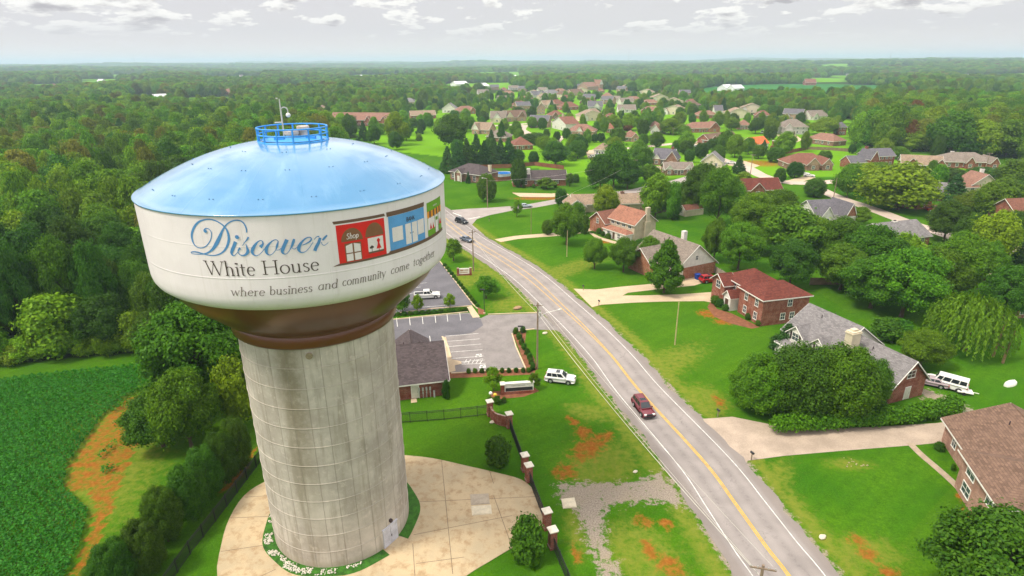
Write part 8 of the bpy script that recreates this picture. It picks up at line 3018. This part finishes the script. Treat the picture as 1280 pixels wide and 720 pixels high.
# mailboxes
for i, (x, y, lb) in enumerate(((729, 363, 'mailbox at the left of the wide concrete driveway mouth'), (748.5, 382, 'mailbox at the right of the wide concrete driveway mouth'), (939, 575, 'mailbox at the corner of the right hand gravelly driveway'),
                                (611.5, 277, 'mailbox on the corner of the side road lawn'), (897, 521, 'mailbox on the lawn above the right hand gravelly driveway'), (1113, 281, 'dark bin like mailbox beside the pale street'))):
    g = G(x, y)
    root = empty('mailbox', g, 0.4, lb, 'mailbox')
    mb = MB()
    mb.box(-0.05, 0.05, -0.05, 0.05, -0.1, 1.0)
    mb.box(-0.05, 0.05, -0.3, 0.3, 0.95, 1.02)
    mb.build('post', WOODP, root)
    mb = MB()
    pr = [(-0.12, 0.0), (0.12, 0.0)] + [(0.12 * math.cos(R(180 * k / 6)), 0.14 + 0.11 * math.sin(R(180 * k / 6))) for k in range(7)]
    vs = [(x_, -0.26, 1.02 + z_) for x_, z_ in pr] + [(x_, 0.26, 1.02 + z_) for x_, z_ in pr]
    n_ = len(pr)
    mb.add(vs, [list(range(n_)), list(range(n_, 2 * n_))] + [(k, (k + 1) % n_, n_ + (k + 1) % n_, n_ + k) for k in range(n_)])
    mb.build('box', BLACKT, root)

# blue pool
g = G(630, 219.5)
root = empty('swimming_pool', g, 0, 'round blue above ground pool behind the brick ranch house', 'pool')
mb = MB()
rp = 3.9
mb.lathe([(rp, -0.1), (rp, 1.2), (rp + 0.14, 1.22), (rp + 0.14, 1.3), (rp - 0.1, 1.3), (rp - 0.1, 0.9)], 48, smooth=False)
mb.build('pool_wall', mat('pool_wall', (0.45, 0.5, 0.55), 0.5), root)
mb = MB()
mb.disc(0, 0, 1.08, rp - 0.1, 40)
mm, nt, b = _new('pool_water')
n1 = noise_n(nt, obj_coord(nt), 0.8, 3)
nt.links.new(mix_rgb(nt, n1.outputs[0], (0.01, 0.12, 0.45), (0.02, 0.22, 0.62)), b.inputs['Base Color'])
b.inputs['Roughness'].default_value = 0.08
mb.build('water', mm, root)
mb = MB()
mb.box(-7.0, -3.6, -1.6, 1.4, 0.9, 1.1)
for x in (-6.9, -3.9):
    for y in (-1.5, 1.3):
        mb.box(x - 0.08, x + 0.08, y - 0.08, y + 0.08, -0.1, 2.0)
mb.build('deck', mat('deck_wood', (0.33, 0.26, 0.2), 0.9), root)

# blue bin at the white gable house
g = G(871.5, 339)
root = empty('wheelie_bin', (G(872, 349).x, G(872, 349).y, 0), 0.3, 'blue wheeled bin against the white gable house', 'bin')
mb = MB()
mb.taper(-0.5, 0.5, -0.5, 0.5, 0.05, 1.2, 1.15)
mb.build('body', mat('bin_blue', (0.01, 0.05, 0.30), 0.5), root)
mb = MB()
mb.box(-0.62, 0.62, -0.62, 0.62, 1.2, 1.3)
mb.build('lid', mat('bin_blue', (0.01, 0.05, 0.30), 0.5), root)

# overturned white boat, leaning dead posts, trailer tongue
g = G(1262, 481)
root = empty('rowing_boat', (g.x, g.y, 0), 0.5, 'small white boat lying upside down on the lawn at the right edge', 'boat')
mb = MB()
secs = []
for i in range(9):
    t = i / 8
    x = -1.35 + 2.7 * t
    hw_ = 0.62 * (math.sin(math.pi * (0.18 + 0.76 * (1 - t))) ** 0.6)
    hh_ = 0.62 * (0.75 + 0.25 * math.sin(math.pi * t))
    secs.append([(x, hw_ * math.cos(R(180 * k / 8)), 0.02 + hh_ * math.sin(R(180 * k / 8)) ** 0.8) for k in range(9)])
vs = [p for s_ in secs for p in s_]
mb.add(vs, [(i * 9 + k, i * 9 + k + 1, (i + 1) * 9 + k + 1, (i + 1) * 9 + k) for i in range(8) for k in range(8)], 0, True)
mb.add(secs[0], [list(range(9))])
mb.add(secs[-1], [list(range(9))])
mb.build('hull', TRIM, root)
mb = MB()
mb.tube([(-1.25, 0, 0.60), (0, 0, 0.66), (1.3, 0, 0.56)], 0.04, 6)
mb.build('keel', TRIM, root)
g = G(1205, 492)
root = empty('trailer', (g.x, g.y, 0), R(-25), 'low white flat trailer end behind the long white van', 'trailer')
mb = MB()
mb.box(-1.0, 1.0, -0.7, 0.7, 0.42, 0.55)
mb.tube([(1.0, 0, 0.45), (1.8, 0, 0.42)], 0.06, 6)
mb.build('bed', TRIM, root)
for sy in (-1, 1):
    mb = MB()
    mb.tube([(-0.2, sy * 0.78, 0.26), (-0.2, sy * 0.62, 0.26)], 0.26, 14)
    mb.build('wheel', TYRE, root)
ga, gb = G(1241, 446), G(1253, 454)
root = empty('dead_posts', (ga.x, ga.y, 0), 0, 'two leaning bare vine covered posts joined by a cross rail right of the willow', 'posts')
dv = gb - ga
VINE = mat('post_vine', (0.20, 0.13, 0.06), 0.95, 0.45, 1.5, 6)
for base, hh_ in ((Vector((0, 0, 0)), 6.5), (dv, 5.6)):
    mb = MB()
    mb.tube([base + Vector((0, 0, -0.2)), base + Vector((0.5, 0.4, hh_ * 0.5)), base + Vector((1.3, 0.9, hh_))], [0.22, 0.2, 0.1], 8)
    mb.build('post', VINE, root)
mb = MB()
mb.tube([Vector((0.35, 0.3, 2.4)), dv + Vector((0.35, 0.3, 2.3))], 0.11, 6)
mb.build('cross_rail', VINE, root)
g = G(1246, 346)
# bare stub trunk near the right
for px_, h_, lb in (((1226, 396), 7.0, 'bare vine wrapped trunk stub beside the dark tree right of the willow'),):
    g = G(*px_)
    mb = MB()
    mb.tube([(0, 0, -0.2), (0.15, 0.1, h_ * 0.5), (0.7, 0.2, h_)], [0.3, 0.25, 0.12], 8)
    o = mb.build('tree_stub', VINE, None, (g.x, g.y, 0))
    tag(o, lb, 'tree stub')

# planter ring in the lawn at the lower right, boulders by the road
g = G(1066, 579)
mb = MB()
rs_ = random.Random(4)
for k in range(16):
    a = rs_.uniform(0, 6.28)
    r_ = rs_.uniform(0.2, 1.3)
    mb.sphere((r_ * 1.6 * math.cos(a), r_ * math.sin(a), 0.06), rs_.uniform(0.06, 0.13), 5, 0, 0.6)
o = mb.build('rubble_heap', mat('rubble', (0.30, 0.25, 0.15), 0.95, 0.4, 2, 6), None, (g.x, g.y, 0))
tag(o, 'patch of pale broken stone in the lawn by the right hand driveway', 'rubble', kind='stuff')


def boulder(label, px_, s, m_):
    g = G(*px_)
    mb = MB()
    mb.sphere((0, 0, s * 0.35), s, 8, 0, 0.55)
    rs2 = random.Random(int(px_[0]))
    mb.v = [(x * (1.5 + 0.3 * rs2.random()), y * (0.85 + 0.3 * rs2.random()), z * (0.85 + 0.3 * rs2.random())) for x, y, z in mb.v]
    o = mb.build('boulder', m_, None, (g.x, g.y, 0), 0.6)
    return tag(o, label, 'boulder')


STONE = mat('boulder_pale', (0.62, 0.55, 0.42), 0.9, 0.2, 2, 8)
boulder('flat pale boulder at the road edge below the right lawn', (1028, 672), 0.30, STONE)
boulder('small white stone at the end of the grass beside the gravel mouth', (794, 590), 0.22, STONE)
boulder('pale stone at the foot of the curved brick wall', (616, 528), 0.32, STONE)
boulder('pale stone on the verge near the lamp pole', (681, 417), 0.35, STONE)
boulder('brown stone heap on the verge by the lot entry', (647, 386), 0.6, mat('boulder_brown', (0.35, 0.22, 0.12), 0.9, 0.3, 2, 8))
# ------------------------------------------------------------------ the woods and yards too many to count
rng = np.random.default_rng(41)
hx = np.array([h[0] for h in HP])
hy = np.array([h[1] for h in HP])
hL = np.array([h[2] for h in HP])


def clear_of_houses(x, y, front=30.0, pad=4.0):
    ok = np.ones(len(x), bool)
    for a, b_, L in zip(hx, hy, hL):
        r = math.hypot(a, b_)
        ux, uy = -a / r, -b_ / r
        fr = front if r < 420 else front * 1.6
        dx, dy = x - a, y - b_
        al = dx * ux + dy * uy
        ac = np.abs(dx * uy - dy * ux)
        ok &= ~((al > -16) & (al < fr) & (ac < L / 2 + pad))
    return ok


rd = [road_pts, side_pts, sub1_pts, sub2_pts, sub3_pts, sub4_pts, sub5_pts]


def clear_of_roads(x, y, d=7.0):
    ok = np.ones(len(x), bool)
    for p in rd:
        ok &= dist_line(x, y, p) > d
    return ok


tp = np.array(TREE_POS)


def clear_of_trees(x, y, k=0.42):
    ok = np.ones(len(x), bool)
    for (a, b_, w_) in tp:
        ok &= (x - a) ** 2 + (y - b_) ** 2 > (w_ * k) ** 2
    return ok


# subdivision yards
sx1, sy1 = jitter_grid(-260, 480, 215, 900, 11.5, rng, 0.5)
k = in_poly(sx1, sy1, SUBDIV) & visible(sx1, sy1)
sx1, sy1 = sx1[k], sy1[k]
d1 = np.hypot(sx1, sy1)
keepp = np.where(d1 < 330, 0.10, np.where(d1 < 450, 0.30, 0.52))
k = (rng.random(len(sx1)) < keepp) & clear_of_houses(sx1, sy1) & clear_of_roads(sx1, sy1) & clear_of_trees(sx1, sy1, 0.7)
# keep the meadow right of the tank and the pool lawns open
for lawn in ([(553, 262), (553, 226), (600, 232), (720, 236), (745, 240), (690, 252), (600, 262)], [(500, 196), (505, 176), (520, 168), (548, 170), (552, 200)], [(700, 232), (706, 214), (735, 196), (745, 200), (735, 240)]):
    k &= ~in_poly(sx1, sy1, [G2(p) for p in lawn])
sx1, sy1 = sx1[k], sy1[k]
n = len(sx1)
scat(sx1, sy1, rng.uniform(5.5, 10.5, n), rng.uniform(6, 12.5, n), np.array([.08, .08, .08, .08, .08, .28, .2, .05, .16, .0, 0, 0]))

# gardens behind the right hand grove and along the pale streets
sx1, sy1 = jitter_grid(70, 420, 110, 300, 9.5, rng, 0.5)
k = in_poly(sx1, sy1, [G2(p) for p in [(1250, 420), (1290, 470), (1400, 470), (1500, 215), (1290, 208), (1200, 246), (1206, 262), (1276, 300), (1240, 330)]]) & visible(sx1, sy1)
k &= clear_of_houses(sx1, sy1, 16) & clear_of_roads(sx1, sy1, 6) & clear_of_trees(sx1, sy1, 0.6) & (rng.random(len(sx1)) < 0.55)
k &= ~in_poly(sx1, sy1, [G2(p) for p in [(1225, 440), (1300, 500), (1320, 420), (1262, 380)]])
sx1, sy1 = sx1[k], sy1[k]
n = len(sx1)
scat(sx1, sy1, rng.uniform(7, 11, n), rng.uniform(7, 12, n), np.array([.1, .1, .1, .1, .15, .2, .2, .05, 0, 0, 0, 0]))

near = np.concatenate(SC)
SC.clear()


def wooded(x, y):
    f = vnoise(x, y * 0.4, 240, 2) * 0.6 + vnoise(x, y * 0.4, 90, 4) * 0.4
    return f


def ring(y0, y1, s, wmin, wmax, hmin, hmax, thr):
    xm = 0.9 * y1 + 40
    x, y = jitter_grid(-xm, xm, y0, y1, s, rng, 0.45)
    r = np.hypot(x, y)
    k = visible(x, y) & (r > 430) & ~in_poly(x, y, SUBDIV) & ~in_poly(x, y, WOODS) & ~in_poly(x, y, RIGHTWOODS) & ~in_poly(x, y, FARFIELD)
    k &= (wooded(x, y) < thr) & ((wooded(x, y) < thr - 0.09) | (rng.random(len(x)) < 0.45))
    x, y = x[k], y[k]
    k = clear_of_houses(x, y, 40, 6)
    for op in OPEN_DEEP:
        k &= ~in_poly(x, y, op)
    x, y = x[k], y[k]
    n = len(x)
    big = 0.8 + 0.5 * vnoise(x, y, 130, 7)
    return x, y, rng.uniform(wmin, wmax, n) * big, rng.uniform(hmin, hmax, n) * big


for a in ((230, 900, 8.6, 9, 14, 9, 17, 0.63), (900, 1700, 11.5, 12, 19, 11, 18, 0.645), (1700, 3200, 19, 20, 30, 12, 18, 0.66), (3200, 6500, 38, 38, 56, 13, 19, 0.70), (6500, 12500, 80, 85, 120, 15, 22, 0.84)):
    x, y, w_, h_ = ring(*a)
    scat(x, y, w_, h_)
far = np.concatenate(SC)
print('near scatter', len(near), 'far scatter', len(far))


def instanced_wood(name, label, data):
    n = len(data)
    me = bpy.data.meshes.new(name)
    me.vertices.add(n)
    z = hgt(data[:, 0], data[:, 1])
    me.vertices.foreach_set('co', np.stack([data[:, 0], data[:, 1], z - 0.1], 1).astype(np.float32).ravel())
    a = me.attributes.new('size', 'FLOAT_VECTOR', 'POINT')
    a.data.foreach_set('vector', np.stack([data[:, 2], data[:, 2], data[:, 3]], 1).astype(np.float32).ravel())
    a = me.attributes.new('turn', 'FLOAT_VECTOR', 'POINT')
    a.data.foreach_set('vector', np.stack([np.zeros(n), np.zeros(n), rng.uniform(0, 6.28, n)], 1).astype(np.float32).ravel())
    a = me.attributes.new('pick', 'INT', 'POINT')
    a.data.foreach_set('value', data[:, 4].astype(np.int32))
    o = bpy.data.objects.new(name, me)
    COL.objects.link(o)
    ng = bpy.data.node_groups.new(name + '_nodes', 'GeometryNodeTree')
    ng.interface.new_socket('Geometry', in_out='INPUT', socket_type='NodeSocketGeometry')
    ng.interface.new_socket('Geometry', in_out='OUTPUT', socket_type='NodeSocketGeometry')
    gi = ng.nodes.new('NodeGroupInput')
    go = ng.nodes.new('NodeGroupOutput')
    ip = ng.nodes.new('GeometryNodeInstanceOnPoints')
    jn = ng.nodes.new('GeometryNodeJoinGeometry')
    for ob in WOOD_PROTO[::-1]:
        oi = ng.nodes.new('GeometryNodeObjectInfo')
        oi.inputs['Object'].default_value = ob
        oi.inputs['As Instance'].default_value = True
        ng.links.new(oi.outputs['Geometry'], jn.inputs[0])

    def attr(nm, t):
        q = ng.nodes.new('GeometryNodeInputNamedAttribute')
        q.data_type = t
        q.inputs['Name'].default_value = nm
        return q.outputs['Attribute']
    ng.links.new(gi.outputs[0], ip.inputs['Points'])
    ng.links.new(jn.outputs[0], ip.inputs['Instance'])
    ip.inputs['Pick Instance'].default_value = True
    ng.links.new(attr('pick', 'INT'), ip.inputs['Instance Index'])
    ng.links.new(attr('turn', 'FLOAT_VECTOR'), ip.inputs['Rotation'])
    ng.links.new(attr('size', 'FLOAT_VECTOR'), ip.inputs['Scale'])
    ng.links.new(ip.outputs[0], go.inputs[0])
    md = o.modifiers.new('scatter', 'NODES')
    md.node_group = ng
    return tag(o, label, 'woods', kind='stuff')


WOOD_PROTO = [bpy.data.objects.new('crown', m_) for m_ in scat_meshes]
instanced_wood('woodland', 'deeper woodland and scattered garden trees behind the nearest ones', near)
instanced_wood('far_woods', 'endless hazy green woods stretching to the horizon', far)
